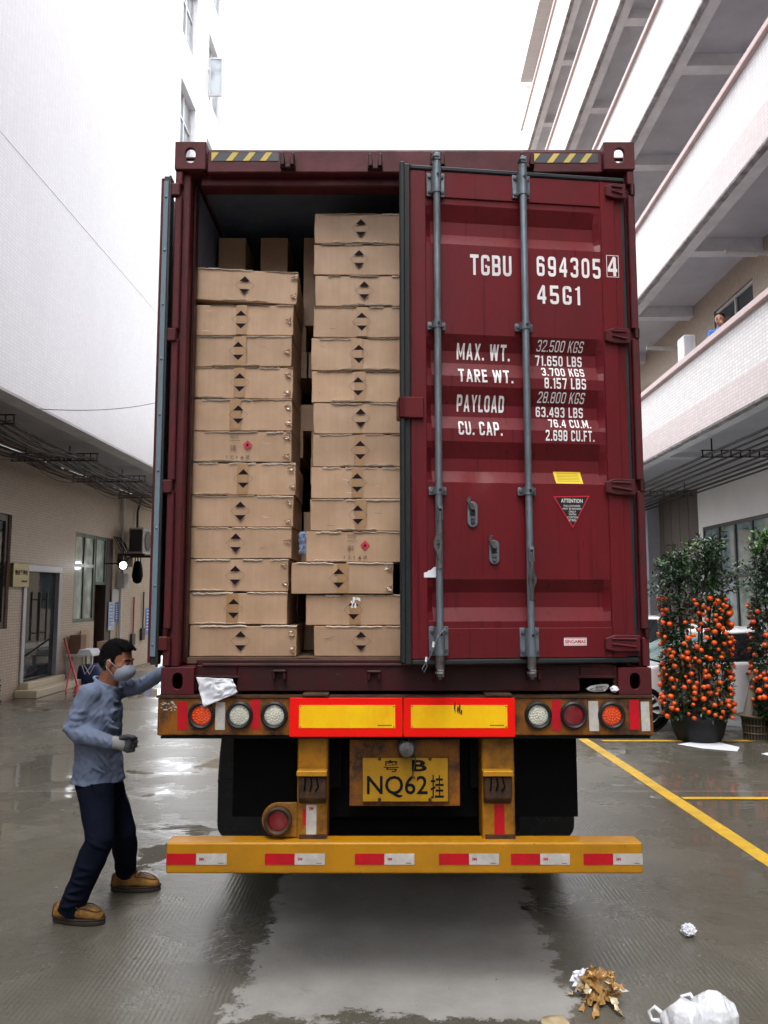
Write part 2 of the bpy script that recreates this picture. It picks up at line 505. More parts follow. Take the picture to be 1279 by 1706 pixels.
def tiles(name, col, joint, w, h, rough=0.45, var=0.08, dirt=(0.3,0.28,0.25), damount=0.25, axis='x', jw=0.006):
    """small ceramic facing tiles on a wall that runs along y (axis x) or along x (axis y)"""
    m, t, b = nmat(name)
    tc = N(t, 'ShaderNodeTexCoord'); sp = N(t, 'ShaderNodeSeparateXYZ'); cb = N(t, 'ShaderNodeCombineXYZ')
    t.links.new(tc.outputs['Object'], sp.inputs[0])
    t.links.new(sp.outputs[1 if axis == 'x' else 0], cb.inputs[0]); t.links.new(sp.outputs[2], cb.inputs[1])
    br = N(t, 'ShaderNodeTexBrick', Scale=1.0)
    br.inputs['Mortar Size'].default_value = jw; br.inputs['Mortar Smooth'].default_value = 0.3
    br.inputs['Brick Width'].default_value = w; br.inputs['Row Height'].default_value = h
    br.inputs['Color1'].default_value = (*[c*(1-var) for c in col], 1)
    br.inputs['Color2'].default_value = (*[min(1, c*(1+var)) for c in col], 1)
    br.inputs['Mortar'].default_value = (*joint, 1)
    br.offset = 0.0
    t.links.new(cb.outputs[0], br.inputs['Vector'])
    n1 = N(t, 'ShaderNodeTexNoise', Scale=0.9, Detail=8.0, Roughness=0.7)
    mp = N(t, 'ShaderNodeMapping'); mp.inputs['Scale'].default_value = (1, 1, 0.35)
    t.links.new(tc.outputs['Object'], mp.inputs[0]); t.links.new(mp.outputs[0], n1.inputs['Vector'])
    out = mixc(t, ramp(t, n1.outputs['Fac'], [(0.45, 0.0), (0.75, damount)]).outputs[0], br.outputs['Color'], dirt)
    t.links.new(out, b.inputs['Base Color'])
    b.inputs['Roughness'].default_value = rough
    bu = N(t, 'ShaderNodeBump', Strength=0.35, Distance=0.004, invert=True)
    t.links.new(br.outputs['Fac'], bu.inputs['Height']); t.links.new(bu.outputs[0], b.inputs['Normal'])
    return m

M = {}
M['maroon'] = worn('maroon_paint', (0.165, 0.0135, 0.019), (0.095, 0.008, 0.011), rough=0.36, amount=0.6, scale=3.0, chips=(0.11, 0.05, 0.035), chipat=0.73, vary=0.2, streak=0.6, coat=0.0, stretch=(1,1,0.5), spec=0.22)
M['maroon_frame'] = worn('maroon_frame_paint', (0.120, 0.015, 0.022), (0.050, 0.018, 0.016), rough=0.45, amount=0.7, scale=5.0, chips=(0.09, 0.05, 0.035), spec=0.22)
M['maroon_dirty_shaded'] = worn('maroon_sill_shade_paint', (0.070, 0.009, 0.012), (0.022, 0.011, 0.009), rough=0.42, amount=0.85, scale=4.0, chips=(0.10, 0.06, 0.04), spec=0.25)  # dirty sill paint, doubles as painted shade on the inner post
M['inner'] = worn('inner_paint_flare_blue', (0.22, 0.27, 0.38), (0.14, 0.17, 0.24), rough=0.6, amount=0.6)  # grey-blue of lens flare in the opening put into this paint
M['floor_ply'] = simple('floor_plywood', (0.16, 0.10, 0.055), 0.7, var=0.3, stretch=(1, 8, 1))
M['rubber'] = simple('black_rubber', (0.010, 0.012, 0.015), 0.5, bump=0.1)
M['rubber_dusty'] = worn('dusty_gasket', (0.012, 0.018, 0.024), (0.035, 0.032, 0.028), rough=0.5, amount=0.6, stretch=(1,1,0.4))
M['galv'] = worn('galvanised_steel', (0.24, 0.29, 0.34), (0.10, 0.11, 0.11), rough=0.42, amount=0.75, metal=0.5, scale=9.0, stretch=(1,1,0.3))
M['galv_dark'] = worn('worn_steel', (0.20, 0.21, 0.22), (0.06, 0.045, 0.035), rough=0.45, amount=0.8, metal=0.6, scale=14.0)
M['white_print'] = worn('white_lettering', (0.80, 0.78, 0.78), (0.42, 0.25, 0.27), rough=0.5, amount=0.45, scale=16.0, spot=(0.55, 0.72))
M['haz_yellow'] = worn('faded_yellow_tape', (0.74, 0.56, 0.10), (0.5, 0.4, 0.2), rough=0.45, amount=0.4)
M['haz_black'] = simple('faded_black_tape', (0.045, 0.045, 0.055), 0.45)
M['stick_yellow'] = simple('yellow_sticker', (0.82, 0.60, 0.02), 0.45, var=0.05)
M['stick_red'] = simple('red_sticker', (0.62, 0.02, 0.035), 0.45)
M['stick_black'] = simple('black_sticker', (0.012, 0.012, 0.014), 0.4)
M['white_paper'] = simple('white_paper', (0.74, 0.76, 0.82), 0.75, var=0.06, bump=0.25, bscale=30)
# cartons
def carton_mat():
    m, t, b = nmat('brown_cardboard')
    tc = N(t, 'ShaderNodeTexCoord')
    mp = N(t, 'ShaderNodeMapping'); mp.inputs['Scale'].default_value = (70, 70, 2.0)
    t.links.new(tc.outputs['Object'], mp.inputs[0])
    n1 = N(t, 'ShaderNodeTexNoise', Scale=1.0, Detail=3.0); t.links.new(mp.outputs[0], n1.inputs['Vector'])
    n2 = N(t, 'ShaderNodeTexNoise', Scale=5.0, Detail=5.0, Roughness=0.6)
    oi = N(t, 'ShaderNodeObjectInfo')
    ad = N(t, 'ShaderNodeVectorMath', operation='ADD')
    t.links.new(tc.outputs['Object'], ad.inputs[0])
    t.links.new(oi.outputs['Location'], ad.inputs[1]); t.links.new(ad.outputs[0], n2.inputs['Vector'])
    base = mixc(t, ramp(t, n2.outputs['Fac'], [(0.3, 0.0), (0.72, 1.0)]).outputs[0], (0.385, 0.24, 0.142), (0.50, 0.332, 0.212))
    base = mixc(t, ramp(t, n1.outputs['Fac'], [(0.3, 0.0), (0.7, 0.18)]).outputs[0], base, (0.27, 0.16, 0.09))
    h = N(t, 'ShaderNodeHueSaturation')
    t.links.new(math_(t, 'MULTIPLY_ADD', oi.outputs['Random'], 0.2, 0.9), h.inputs['Value'])
    t.links.new(base, h.inputs['Color'])
    t.links.new(h.outputs[0], b.inputs['Base Color'])
    b.inputs['Roughness'].default_value = 0.55
    bu = N(t, 'ShaderNodeBump', Strength=0.25, Distance=0.004)
    t.links.new(n2.outputs['Fac'], bu.inputs['Height']); t.links.new(bu.outputs[0], b.inputs['Normal'])
    return m
M['carton'] = carton_mat()
M['tape'] = simple('clear_packing_tape', (0.40, 0.25, 0.15), 0.22, var=0.15, scale=12, bump=0.5, bscale=25, spec=0.8, coat=0.5)
M['film'] = simple('crumpled_film_highlight', (0.80, 0.68, 0.55), 0.4, var=0.15, scale=30, bump=0.4, bscale=60, spec=0.6)  # clear film with its white edge highlights put into the colour
M['print'] = simple('dark_purple_print', (0.016, 0.008, 0.014), 0.7, var=0.3, scale=30, spec=0.1)
M['centre_tape'] = simple('yellowed_centre_tape', (0.40, 0.235, 0.115), 0.3, var=0.12, scale=10, spec=0.4)
M['print_thin'] = simple('brown_print', (0.16, 0.10, 0.07), 0.6)
M['print_red'] = simple('red_print', (0.55, 0.03, 0.05), 0.5)
# trailer
M['yellow'] = worn('yellow_trailer_paint', (0.53, 0.235, 0.005), (0.18, 0.085, 0.012), rough=0.42, amount=0.45, scale=4.0, chips=(0.10, 0.055, 0.025), coat=0.1, spot=(0.45, 0.8))
M['rusty'] = worn('rusty_beam_paint', (0.30, 0.105, 0.008), (0.035, 0.022, 0.016), rough=0.5, amount=0.95, scale=5.0, chips=(0.04, 0.03, 0.025), stretch=(1, 1, 0.8), spot=(0.44, 0.60), bump=0.12)
M['yellow_dirty'] = worn('dirty_yellow_post_paint', (0.40, 0.17, 0.008), (0.055, 0.030, 0.012), rough=0.5, amount=0.9, scale=4.5, chips=(0.04, 0.03, 0.02), spot=(0.42, 0.66))
M['rust'] = worn('dark_rust', (0.10, 0.045, 0.018), (0.02, 0.015, 0.012), rough=0.6, amount=0.9, scale=14.0)
M['refl_red'] = simple('red_reflective_sheet', (0.90, 0.006, 0.002), 0.5, var=0.04, spec=0.2)
M['refl_tape_red'] = worn('red_reflective_tape', (0.62, 0.006, 0.018), (0.34, 0.008, 0.014), rough=0.4, amount=0.5, scale=14, coat=0.0)
M['refl_yellow'] = worn('yellow_reflective_sheet', (0.95, 0.44, 0.001), (0.97, 0.62, 0.002), rough=0.45, amount=0.9, scale=6.0, coat=0.0, stretch=(1,1,0.5))
M['refl_white'] = worn('white_reflective_tape', (0.66, 0.64, 0.60), (0.40, 0.36, 0.32), rough=0.35, amount=0.6, scale=20, coat=0.3)
M['plate'] = worn('yellow_number_plate', (0.52, 0.285, 0.010), (0.36, 0.17, 0.012), rough=0.4, amount=0.8, scale=7, chips=(0.3, 0.16, 0.05))
M['plate_ink'] = simple('plate_lettering', (0.008, 0.010, 0.013), 0.6, spec=0.1, var=0.3, scale=30)
M['black'] = simple('black_steel', (0.005, 0.005, 0.0055), 0.6, var=0.3, bump=0.08, spec=0.06)
M['fender'] = simple('black_plastic_mudguard', (0.0035, 0.0040, 0.0055), 0.26, var=0.3, scale=3, spec=0.4)
M['tyre'] = simple('tyre_rubber', (0.007, 0.007, 0.007), 0.8, bump=0.3, spec=0.06)
M['lens_orange'] = simple('orange_lens', (0.75, 0.07, 0.006), 0.12, var=0.1, coat=0.8)
M['lens_red'] = simple('dark_red_lens', (0.22, 0.008, 0.014), 0.1, var=0.2, coat=0.8)
M['lens_clear'] = simple('clear_lens', (0.62, 0.62, 0.52), 0.12, var=0.2, scale=40, coat=1.0)
M['chrome'] = simple('chrome', (0.6, 0.6, 0.6), 0.15, metal=1.0, var=0.05)
# buildings
M['tile_white'] = tiles('white_facing_tiles', (0.86, 0.86, 0.89), (0.76, 0.76, 0.79), 0.10, 0.05, var=0.03, dirt=(0.70,0.70,0.72), damount=0.3)
M['tile_beige'] = tiles('beige_facing_tiles', (0.46, 0.365, 0.275), (0.30, 0.235, 0.17), 0.10, 0.05, dirt=(0.36,0.31,0.26), damount=0.3)
M['tile_cream'] = tiles('cream_parapet_tiles', (0.74, 0.70, 0.68), (0.50, 0.46, 0.45), 0.10, 0.055, dirt=(0.55,0.5,0.47), damount=0.25)
M['tile_pink'] = tiles('pink_band_tiles', (0.66, 0.54, 0.52), (0.48, 0.40, 0.39), 0.10, 0.055, dirt=(0.5,0.42,0.4), damount=0.3)
M['coping'] = simple('pink_coping', (0.56, 0.40, 0.37), 0.5, var=0.12)
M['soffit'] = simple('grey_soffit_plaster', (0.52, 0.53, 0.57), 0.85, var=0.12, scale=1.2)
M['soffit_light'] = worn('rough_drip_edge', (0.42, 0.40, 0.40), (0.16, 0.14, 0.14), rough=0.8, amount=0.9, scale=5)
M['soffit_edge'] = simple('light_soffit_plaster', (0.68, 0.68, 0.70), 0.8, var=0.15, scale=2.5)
M['plaster'] = simple('white_plaster_wall', (0.80, 0.78, 0.76), 0.8, var=0.05, scale=1.0)
M['brown_wall'] = simple('dark_brown_wall', (0.13, 0.10, 0.085), 0.6, var=0.2, scale=2, stretch=(1, 1, 0.2))
M['win_glass'] = glass('window_glass', (0.22, 0.28, 0.29))
M['win_pale'] = glass('frosted_green_glass', (0.36, 0.43, 0.38), 0.15)
M['win_dark'] = glass('dark_window_glass', (0.035, 0.05, 0.055))
M['win_bright'] = glass('reflecting_window_glass', (0.42, 0.47, 0.49), 0.05)
M['frame_dark'] = simple('dark_window_frame', (0.045, 0.05, 0.05), 0.4)
M['frame_green'] = simple('green_window_frame', (0.10, 0.13, 0.10), 0.45)
M['frame_white'] = simple('pale_window_frame', (0.55, 0.55, 0.56), 0.4)
M['steel_frame'] = simple('brushed_steel_frame', (0.42, 0.42, 0.45), 0.4, metal=0.3, var=0.03)
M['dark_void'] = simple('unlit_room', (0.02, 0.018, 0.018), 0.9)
M['brown_frame'] = simple('brown_door_frame', (0.06, 0.038, 0.028), 0.5)
M['beige_step'] = simple('cream_stone_step', (0.58, 0.50, 0.36), 0.5, var=0.08)
M['gold'] = simple('brushed_gold_plate', (0.30, 0.25, 0.12), 0.35, metal=0.6, var=0.15, stretch=(1, 8, 1))
M['pipe'] = simple('grey_pipe', (0.035, 0.03, 0.03), 0.5)
M['pvc'] = simple('white_pipe', (0.6, 0.58, 0.56), 0.4)
M['cable'] = simple('black_cable', (0.03, 0.028, 0.028), 0.6)
M['cable_red'] = simple('dull_red_cable', (0.12, 0.035, 0.03), 0.6)
M['cable_green'] = simple('dull_green_cable', (0.04, 0.07, 0.045), 0.6)
M['cable_white'] = simple('pale_cable', (0.42, 0.38, 0.35), 0.6)
M['ac_white'] = simple('air_conditioner_casing', (0.55, 0.54, 0.52), 0.4)
# other
M['skin'] = simple('skin', (0.34, 0.145, 0.08), 0.45, var=0.12, scale=14)
M['hair'] = simple('short_black_hair', (0.006, 0.0055, 0.0055), 0.8, spec=0.12, var=0.5, scale=40, bump=0.8, bscale=220)
M['shirt'] = simple('grey_blue_cotton', (0.150, 0.187, 0.280), 0.9, var=0.14, scale=9, bump=0.35, bscale=24)
M['trouser'] = simple('navy_cloth', (0.005, 0.007, 0.017), 0.9, var=0.3, scale=8, spec=0.1, bump=0.35, bscale=22)
M['glove'] = simple('grey_knit_glove', (0.30, 0.30, 0.30), 0.85, bump=0.6, bscale=260)
M['glove_dark'] = simple('grey_rubber_coating', (0.045, 0.048, 0.052), 0.6, bump=0.5, bscale=150, var=0.4)
M['mask'] = simple('grey_face_mask', (0.27, 0.30, 0.36), 0.8, var=0.06)
M['sole'] = simple('dark_shoe_sole', (0.030, 0.020, 0.013), 0.7)
M['suede'] = worn('tan_work_shoe', (0.38, 0.19, 0.045), (0.10, 0.055, 0.02), rough=0.75, amount=0.9, scale=9.0, spot=(0.36, 0.60), spec=0.15)
M['lace'] = simple('brown_lace', (0.07, 0.035, 0.015), 0.8)
M['sock'] = simple('white_sock', (0.6, 0.6, 0.6), 0.9)
M['blue_coat'] = simple('bright_blue_jacket', (0.03, 0.16, 0.52), 0.7)
M['bluepale'] = simple('pale_blue_cloth', (0.2, 0.26, 0.4), 0.8)
M['car_white'] = simple('white_car_paint', (0.86, 0.87, 0.88), 0.22, var=0.02, coat=0.8)
M['car_black'] = simple('black_car_paint', (0.015, 0.016, 0.02), 0.2, var=0.02, coat=0.8)
M['car_glass'] = glass('car_window_glass', (0.02, 0.024, 0.028), 0.03)
M['windscreen'] = glass('greenish_windscreen', (0.20, 0.30, 0.29), 0.03)
M['alloy'] = simple('wheel_rim', (0.45, 0.46, 0.48), 0.3, metal=0.7)
M['orange'] = simple('ripe_orange_fruit', (0.72, 0.09, 0.006), 0.4, var=0.15, objvar=0.25, bump=0.15, bscale=120)
M['leaf'] = None
def leafmat(name, a, b_):
    m, t, b = nmat(name)
    g = N(t, 'ShaderNodeNewGeometry')
    t.links.new(ramp(t, g.outputs['Random Per Island'], [(0.0, a), (1.0, b_)]).outputs[0], b.inputs['Base Color'])
    b.inputs['Roughness'].default_value = 0.34
    return m
M['leaf'] = leafmat('dark_glossy_leaf', (0.010, 0.030, 0.012), (0.035, 0.085, 0.025))
M['leaf_new'] = leafmat('fresh_green_leaf', (0.04, 0.13, 0.015), (0.12, 0.26, 0.035))
M['bark'] = simple('bark', (0.05, 0.038, 0.028), 0.85, var=0.3, scale=8, bump=0.5, stretch=(1,1,0.2))
M['cutwood'] = simple('weathered_wood', (0.22, 0.19, 0.15), 0.85, var=0.35, scale=8, stretch=(1,1,0.15), bump=0.4)
M['pot'] = simple('black_plastic_pot', (0.012, 0.012, 0.013), 0.5, spec=0.25, var=0.3)
M['basket'] = simple('dark_wicker', (0.09, 0.07, 0.035), 0.7, var=0.4)
M['soil'] = simple('soil', (0.03, 0.022, 0.016), 0.95)
M['road_yellow'] = worn('yellow_road_paint', (0.70, 0.42, 0.025), (0.36, 0.24, 0.06), rough=0.38, amount=0.75, scale=7.0, chips=(0.2, 0.17, 0.1), spot=(0.42, 0.72))
M['plastic_white'] = simple('thin_white_plastic', (0.74, 0.76, 0.80), 0.28, var=0.06, bump=0.7, bscale=22)
M['plastic_white'].node_tree.nodes['Principled BSDF'].inputs['Subsurface Weight'].default_value = 0.0
M['plastic_white'].node_tree.nodes['Principled BSDF'].inputs['Subsurface Scale'].default_value = 0.03
M['brown_tape'] = simple('crumpled_brown_tape', (0.46, 0.26, 0.085), 0.18, var=0.3, bump=0.4, scale=20, coat=0.6)
M['brown_tape_pale'] = simple('pale_brown_tape', (0.58, 0.46, 0.28), 0.22, var=0.3, coat=0.6)
M['poster_blue'] = simple('blue_poster', (0.10, 0.22, 0.60), 0.4, var=0.5, scale=6)
M['poster_white'] = simple('pale_poster', (0.45, 0.55, 0.68), 0.4, var=0.35, scale=9)
M['red_plastic'] = simple('red_plastic', (0.55, 0.03, 0.03), 0.4)
M['blue_bag'] = simple('navy_bag', (0.012, 0.022, 0.10), 0.5)
m, t, b = nmat('lit_lamp'); b.inputs['Emission Color'].default_value = (0.95, 0.98, 1, 1); b.inputs['Emission Strength'].default_value = 14.0; M['lamp'] = m

# wet yard concrete: broom grooves along y, joints, puddles, one dry patch under the trailer
def ground_mat():
    m, t, b = nmat('wet_concrete_yard')
    tc = N(t, 'ShaderNodeTexCoord'); sp = N(t, 'ShaderNodeSeparateXYZ')
    t.links.new(tc.outputs['Object'], sp.inputs[0])
    X, Y = sp.outputs[0], sp.outputs[1]
    def noi(scale, detail=6.0, rough=0.6, st=(1,1,1)):
        mp = N(t, 'ShaderNodeMapping'); mp.inputs['Scale'].default_value = st
        t.links.new(tc.outputs['Object'], mp.inputs[0])
        n = N(t, 'ShaderNodeTexNoise', Scale=scale, Detail=detail, Roughness=rough)
        t.links.new(mp.outputs[0], n.inputs['Vector']); return n.outputs['Fac']
    big = noi(0.42, 4.0); mid = noi(2.2, 8.0, 0.7); fine = noi(38, 8.0, 0.7); edge = noi(5.0, 12.0, 0.78)
    # dry patch: |x-0.1| < 0.83, y > 3.95
    ex = math_(t, 'SUBTRACT', 0.80, math_(t, 'ABSOLUTE', math_(t, 'SUBTRACT', X, 0.10)))
    ey = math_(t, 'SUBTRACT', Y, 3.80)
    d = math_(t, 'MINIMUM', ex, ey)
    d = math_(t, 'ADD', d, math_(t, 'MULTIPLY', math_(t, 'SUBTRACT', edge, 0.5), 0.75))
    dry = ramp(t, d, [(0.0, 0.0), (0.035, 1.0)]).outputs[0]
    # puddles
    pn = math_(t, 'ADD', math_(t, 'MULTIPLY', big, 0.7), math_(t, 'MULTIPLY', mid, 0.3))
    pud = ramp(t, pn, [(0.475, 0.0), (0.54, 1.0)]).outputs[0]
    pud = math_(t, 'MULTIPLY', pud, math_(t, 'SUBTRACT', 1.0, dry))
    damp = ramp(t, noi(0.8, 5.0), [(0.35, 0.0), (0.65, 1.0)]).outputs[0]
    col = mixc(t, mid, (0.088, 0.081, 0.063), (0.165, 0.152, 0.122))
    col = mixc(t, math_(t, 'MULTIPLY', damp, 0.55), col, (0.052, 0.046, 0.034))
    drycol = mixc(t, ramp(t, mid, [(0.3, 0.0), (0.7, 1.0)]).outputs[0], (0.25, 0.242, 0.225), (0.36, 0.35, 0.33))
    stain = ramp(t, noi(3.0, 9.0, 0.75), [(0.60, 0.0), (0.68, 0.35)]).outputs[0]
    drycol = mixc(t, stain, drycol, (0.10, 0.098, 0.095))
    col = mixc(t, dry, col, drycol)
    col = mixc(t, math_(t, 'MULTIPLY', pud, 0.35), col, (0.085, 0.079, 0.066))
    red = ramp(t, noi(1.3, 4.0), [(0.62, 0.0), (0.72, 0.25)]).outputs[0]
    col = mixc(t, red, col, (0.12, 0.07, 0.05))
    # joints of the cast slabs
    def joint(v, at, width):
        return math_(t, 'LESS_THAN', math_(t, 'ABSOLUTE', math_(t, 'SUBTRACT', v, at)), width)
    wob = math_(t, 'MULTIPLY', math_(t, 'SUBTRACT', noi(4.0, 5.0), 0.5), 0.05)
    Xw = math_(t, 'ADD', X, wob); Yw = math_(t, 'ADD', Y, wob)
    j = joint(Yw, 8.0, 0.012)
    for a in (2.2, 13.5, 19.0, 25.0): j = math_(t, 'MAXIMUM', j, joint(Yw, a, 0.012))
    for a in (-6.2, 8.5): j = math_(t, 'MAXIMUM', j, joint(Xw, a, 0.010))
    col = mixc(t, math_(t, 'MULTIPLY', j, 0.7), col, (0.24, 0.23, 0.21))
    spk = ramp(t, fine, [(0.68, 0.0), (0.72, 0.5)]).outputs[0]
    col = mixc(t, spk, col, (0.05, 0.045, 0.04))
    t.links.new(col, b.inputs['Base Color'])
    # roughness
    rg = mixc(t, mid, (0.22,0.22,0.22), (0.42,0.42,0.42))
    rg = mixc(t, pud, rg, (0.055,0.055,0.055))
    rg = mixc(t, dry, rg, (0.42,0.42,0.42))
    t.links.new(rg, b.inputs['Roughness'])
    b.inputs['IOR'].default_value = 1.4
    b.inputs['Specular IOR Level'].default_value = 0.5
    # relief
    gr = math_(t, 'SINE', math_(t, 'MULTIPLY', math_(t, 'ADD', X, math_(t, 'MULTIPLY', noi(1.2, 3.0), 0.03)), 2*pi/0.027))
    gmask = ramp(t, noi(1.5, 7.0, 0.7), [(0.44, 0.08), (0.62, 1.0)]).outputs[0]
    gmask = math_(t, 'MULTIPLY', gmask, math_(t, 'SUBTRACT', 1.0, math_(t, 'MULTIPLY', pud, 0.93)))
    gmask = math_(t, 'MULTIPLY', gmask, math_(t, 'SUBTRACT', 1.0, math_(t, 'MULTIPLY', dry, 0.85)))
    hgt = math_(t, 'ADD', math_(t, 'MULTIPLY', math_(t, 'MULTIPLY', gr, gmask), 0.00055), math_(t, 'MULTIPLY', math_(t, 'MULTIPLY', mid, math_(t, 'SUBTRACT', 1.0, pud)), 0.010))
    hgt = math_(t, 'ADD', hgt, math_(t, 'MULTIPLY', math_(t, 'MULTIPLY', fine, math_(t, 'SUBTRACT', 1.0, pud)), 0.0012))
    hgt = math_(t, 'ADD', hgt, math_(t, 'MULTIPLY', j, -0.002))
    hgt = math_(t, 'ADD', hgt, math_(t, 'MULTIPLY', noi(2.2, 3.0, 0.5, (1, 3.0, 1)), 0.0030))
    bu = N(t, 'ShaderNodeBump', Strength=0.8, Distance=1.0)
    t.links.new(hgt, bu.inputs['Height']); t.links.new(bu.outputs[0], b.inputs['Normal'])
    return m
M['ground'] = ground_mat()
# ------------------------------------------------------------------ ground and painted lines
g = MB()
xs = [-400, -60, -14, 14, 60, 400]; ys = [-400, -20, 0, 40, 120, 600]
for a in range(5):
    for b in range(5):
        g.quad((xs[a], ys[b], 0), (xs[a+1], ys[b], 0), (xs[a+1], ys[b+1], 0), (xs[a], ys[b+1], 0))
struct('ground', g, M['ground'])

def paint(name, p0, p1, width, z=0.004):
    a = Vector((p0.x, p0.y, z)); b = Vector((p1.x, p1.y, z))
    d = (b-a).normalized(); n = Vector((-d.y, d.x, 0))
    mb = MB(); L = (b-a).length; k = max(2, int(L/0.25)); rows = []
    for i in range(k+1):
        c = a+(b-a)*(i/k)
        wl = width/2*(1+random.uniform(-.06, .06)); wr = width/2*(1+random.uniform(-.06, .06))
        rows.append((c+n*wl, c-n*wr))
    vs = [p for r in rows for p in r]
    mb.add(vs, [(2*i, 2*i+1, 2*i+3, 2*i+2) for i in range(k)])
    return struct(name, mb, M['road_yellow'])
A = atZ(966, 1228); B = atZ(1279, 1434)
dr = (B-A).normalized()
paint('parking_line', A-dr*4.0, B+dr*3.5, 0.135)
C1 = atZ(1128, 1331)
paint('parking_line', C1+Vector((0.05, 0, 0)), C1+Vector((5.2, 0, 0)), 0.085, 0.008)
C2 = atZ(990, 1235)
paint('parking_line', C2+Vector((0.1, 0, 0)), C2+Vector((6.5, 0, 0)), 0.10, 0.008)

# ------------------------------------------------------------------ buildings
def wall_holes(mb, c, y0, y1, z0, z1, holes, depth, side, sub=None):
    """face at x=c with rectangular openings and their reveals, side = direction into the wall"""
    ys = sorted(set([y0, y1]+[v for h in holes for v in h[:2] if y0 < v < y1]))
    zs = sorted(set([z0, z1]+[v for h in holes for v in h[2:] if z0 < v < z1]))
    for i in range(len(ys)-1):
        for j in range(len(zs)-1):
            a, b_, d, e = ys[i], ys[i+1], zs[j], zs[j+1]
            my, mz = (a+b_)/2, (d+e)/2
            if any(h[0] < my < h[1] and h[2] < mz < h[3] for h in holes): continue
            q = [(c, a, d), (c, b_, d), (c, b_, e), (c, a, e)]
            if side > 0: q = q[::-1]
            mb.quad(*q)
    D = c+side*depth
    for (a, b_, d, e) in holes:
        mb.quad((c, a, d), (D, a, d), (D, a, e), (c, a, e))
        mb.quad((c, b_, d), (c, b_, e), (D, b_, e), (D, b_, d))
        mb.quad((c, a, e), (D, a, e), (D, b_, e), (c, b_, e))
        mb.quad((c, a, d), (c, b_, d), (D, b_, d), (D, a, d))
def window(parent, c, side, y0, y1, z0, z1, cols, rows, fm, pm, bar=0.05, inset=0.08, name='window', mats=None):
    """frame (part) with one pane (sub-part) per field; cols, rows: inner divisions as coordinates"""
    x = c+side*inset
    fr = MB(BM)
    yy = [y0]+list(cols)+[y1]; zz = [z0]+list(rows)+[z1]
    for y in yy:
        a = min(max(y-bar/2, y0), y1-bar)
        fr.box(x-0.03, x+0.03, a, a+bar, z0, z1)
    for z in zz:
        a = min(max(z-bar/2, z0), z1-bar)
        for i in range(len(yy)-1):
            fr.box(x-0.026, x+0.026, yy[i]+(bar if i == 0 else bar/2), yy[i+1]-(bar if i == len(yy)-2 else bar/2), a, a+bar)
    w_ = part(name, fr, fm, parent)
    k = 0
    for i in range(len(yy)-1):
        for j in range(len(zz)-1):
            pn = MB(BM)
            t = random.uniform(-0.003, 0.003)
            pn.box(x+side*0.004+t, x+side*0.012+t, yy[i]+bar*0.4, yy[i+1]-bar*0.4, zz[j]+bar*0.4, zz[j+1]-bar*0.4)
            part('pane', pn, (mats[k % len(mats)] if mats else pm), w_)
            k += 1
    return w_
def yB(px, c): return atB(px, 990, c).y
def zB(px, py, c): return atB(px, py, c).z

# ---- left building
CL, CU = -7.09, -5.10
LB = thing('office_building', 'white tiled building on the left with beige tiled ground floor set back under it', 'building', M=BM @ Matrix.Translation((CL, 10, 0)))
Zs = 4.55; YE = 23.7
winL_y0, winL_y1, doorway_y1 = yB(122, CL), yB(158, CL), yB(186, CL)
wz0, wz1 = zB(121, 1038, CL), zB(126, 886, CL)
fw = (yB(-60, CL), yB(14, CL), zB(14, 1047, CL), zB(14, 857, CL))
dr_ = (yB(37, CL), yB(100, CL), zB(37, 1137, CL), zB(43, 940, CL))
lw = MB(BM)
holes = [fw, dr_, (winL_y0, winL_y1, wz0, wz1), (winL_y1, doorway_y1, 0.02, wz1)]
wall_holes(lw, CL, -30, YE, 0, Zs, holes, 0.25, -1)
lw.quad((CL, YE, 0), (CL-6, YE, 0), (CL-6, YE, Zs), (CL, YE, Zs))
part('lower_wall', lw, M['tile_beige'], LB)
vd = MB(BM)
for h in holes:
    vd.box(CL-2.6, CL-0.26, h[0]-0.1, h[1]+0.1, h[2]-0.05, h[3]+0.1)
for i in range(len(vd.f)): vd.f[i] = vd.f[i]
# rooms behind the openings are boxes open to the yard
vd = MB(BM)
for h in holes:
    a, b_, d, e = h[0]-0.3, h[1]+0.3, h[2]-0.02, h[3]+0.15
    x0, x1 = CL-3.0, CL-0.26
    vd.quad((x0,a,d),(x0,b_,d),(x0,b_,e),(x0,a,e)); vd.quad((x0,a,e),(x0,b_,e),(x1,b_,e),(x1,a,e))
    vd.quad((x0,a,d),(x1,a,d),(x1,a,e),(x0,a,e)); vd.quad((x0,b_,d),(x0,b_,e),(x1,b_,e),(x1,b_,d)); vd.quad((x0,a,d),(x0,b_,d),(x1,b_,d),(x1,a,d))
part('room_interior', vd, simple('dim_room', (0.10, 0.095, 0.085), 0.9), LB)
up = MB(BM)
c1 = (yB(278, CU), yB(305, CU)); c2 = (yB(326, CU), yB(350, CU))
rz0 = zB(279.5, 213, CU); rz1 = zB(278, 70, CU)
uh = []
for k in (-1, 0, 1, 2):
    for c_ in (c1, c2):
        uh.append((c_[0], c_[1], rz0+3.0*k, rz1+3.0*k))
zj = 1.9+5.9
wall_holes(up, CU, -30, YE, Zs, 23.5, uh, 0.22, -1)
up.quad((CU, YE, Zs), (CU-9, YE, Zs), (CU-9, YE, 23.5), (CU, YE, 23.5))
up.quad((CU, -30, 23.5), (CU, YE, 23.5), (CU-9, YE, 23.5), (CU-9, -30, 23.5))
part('upper_wall', up, M['tile_white'], LB)
so = MB(BM)
so.box(CL-0.0, CU-0.002, -30, YE, Zs+0.004, Zs+0.2)
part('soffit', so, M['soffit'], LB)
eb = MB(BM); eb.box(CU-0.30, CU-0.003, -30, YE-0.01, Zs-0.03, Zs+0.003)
part('edge_beam', eb, M['soffit_edge'], LB)
jn = MB(BM); jn.box(CU, CU+0.003, -30, YE, zj, zj+0.009)
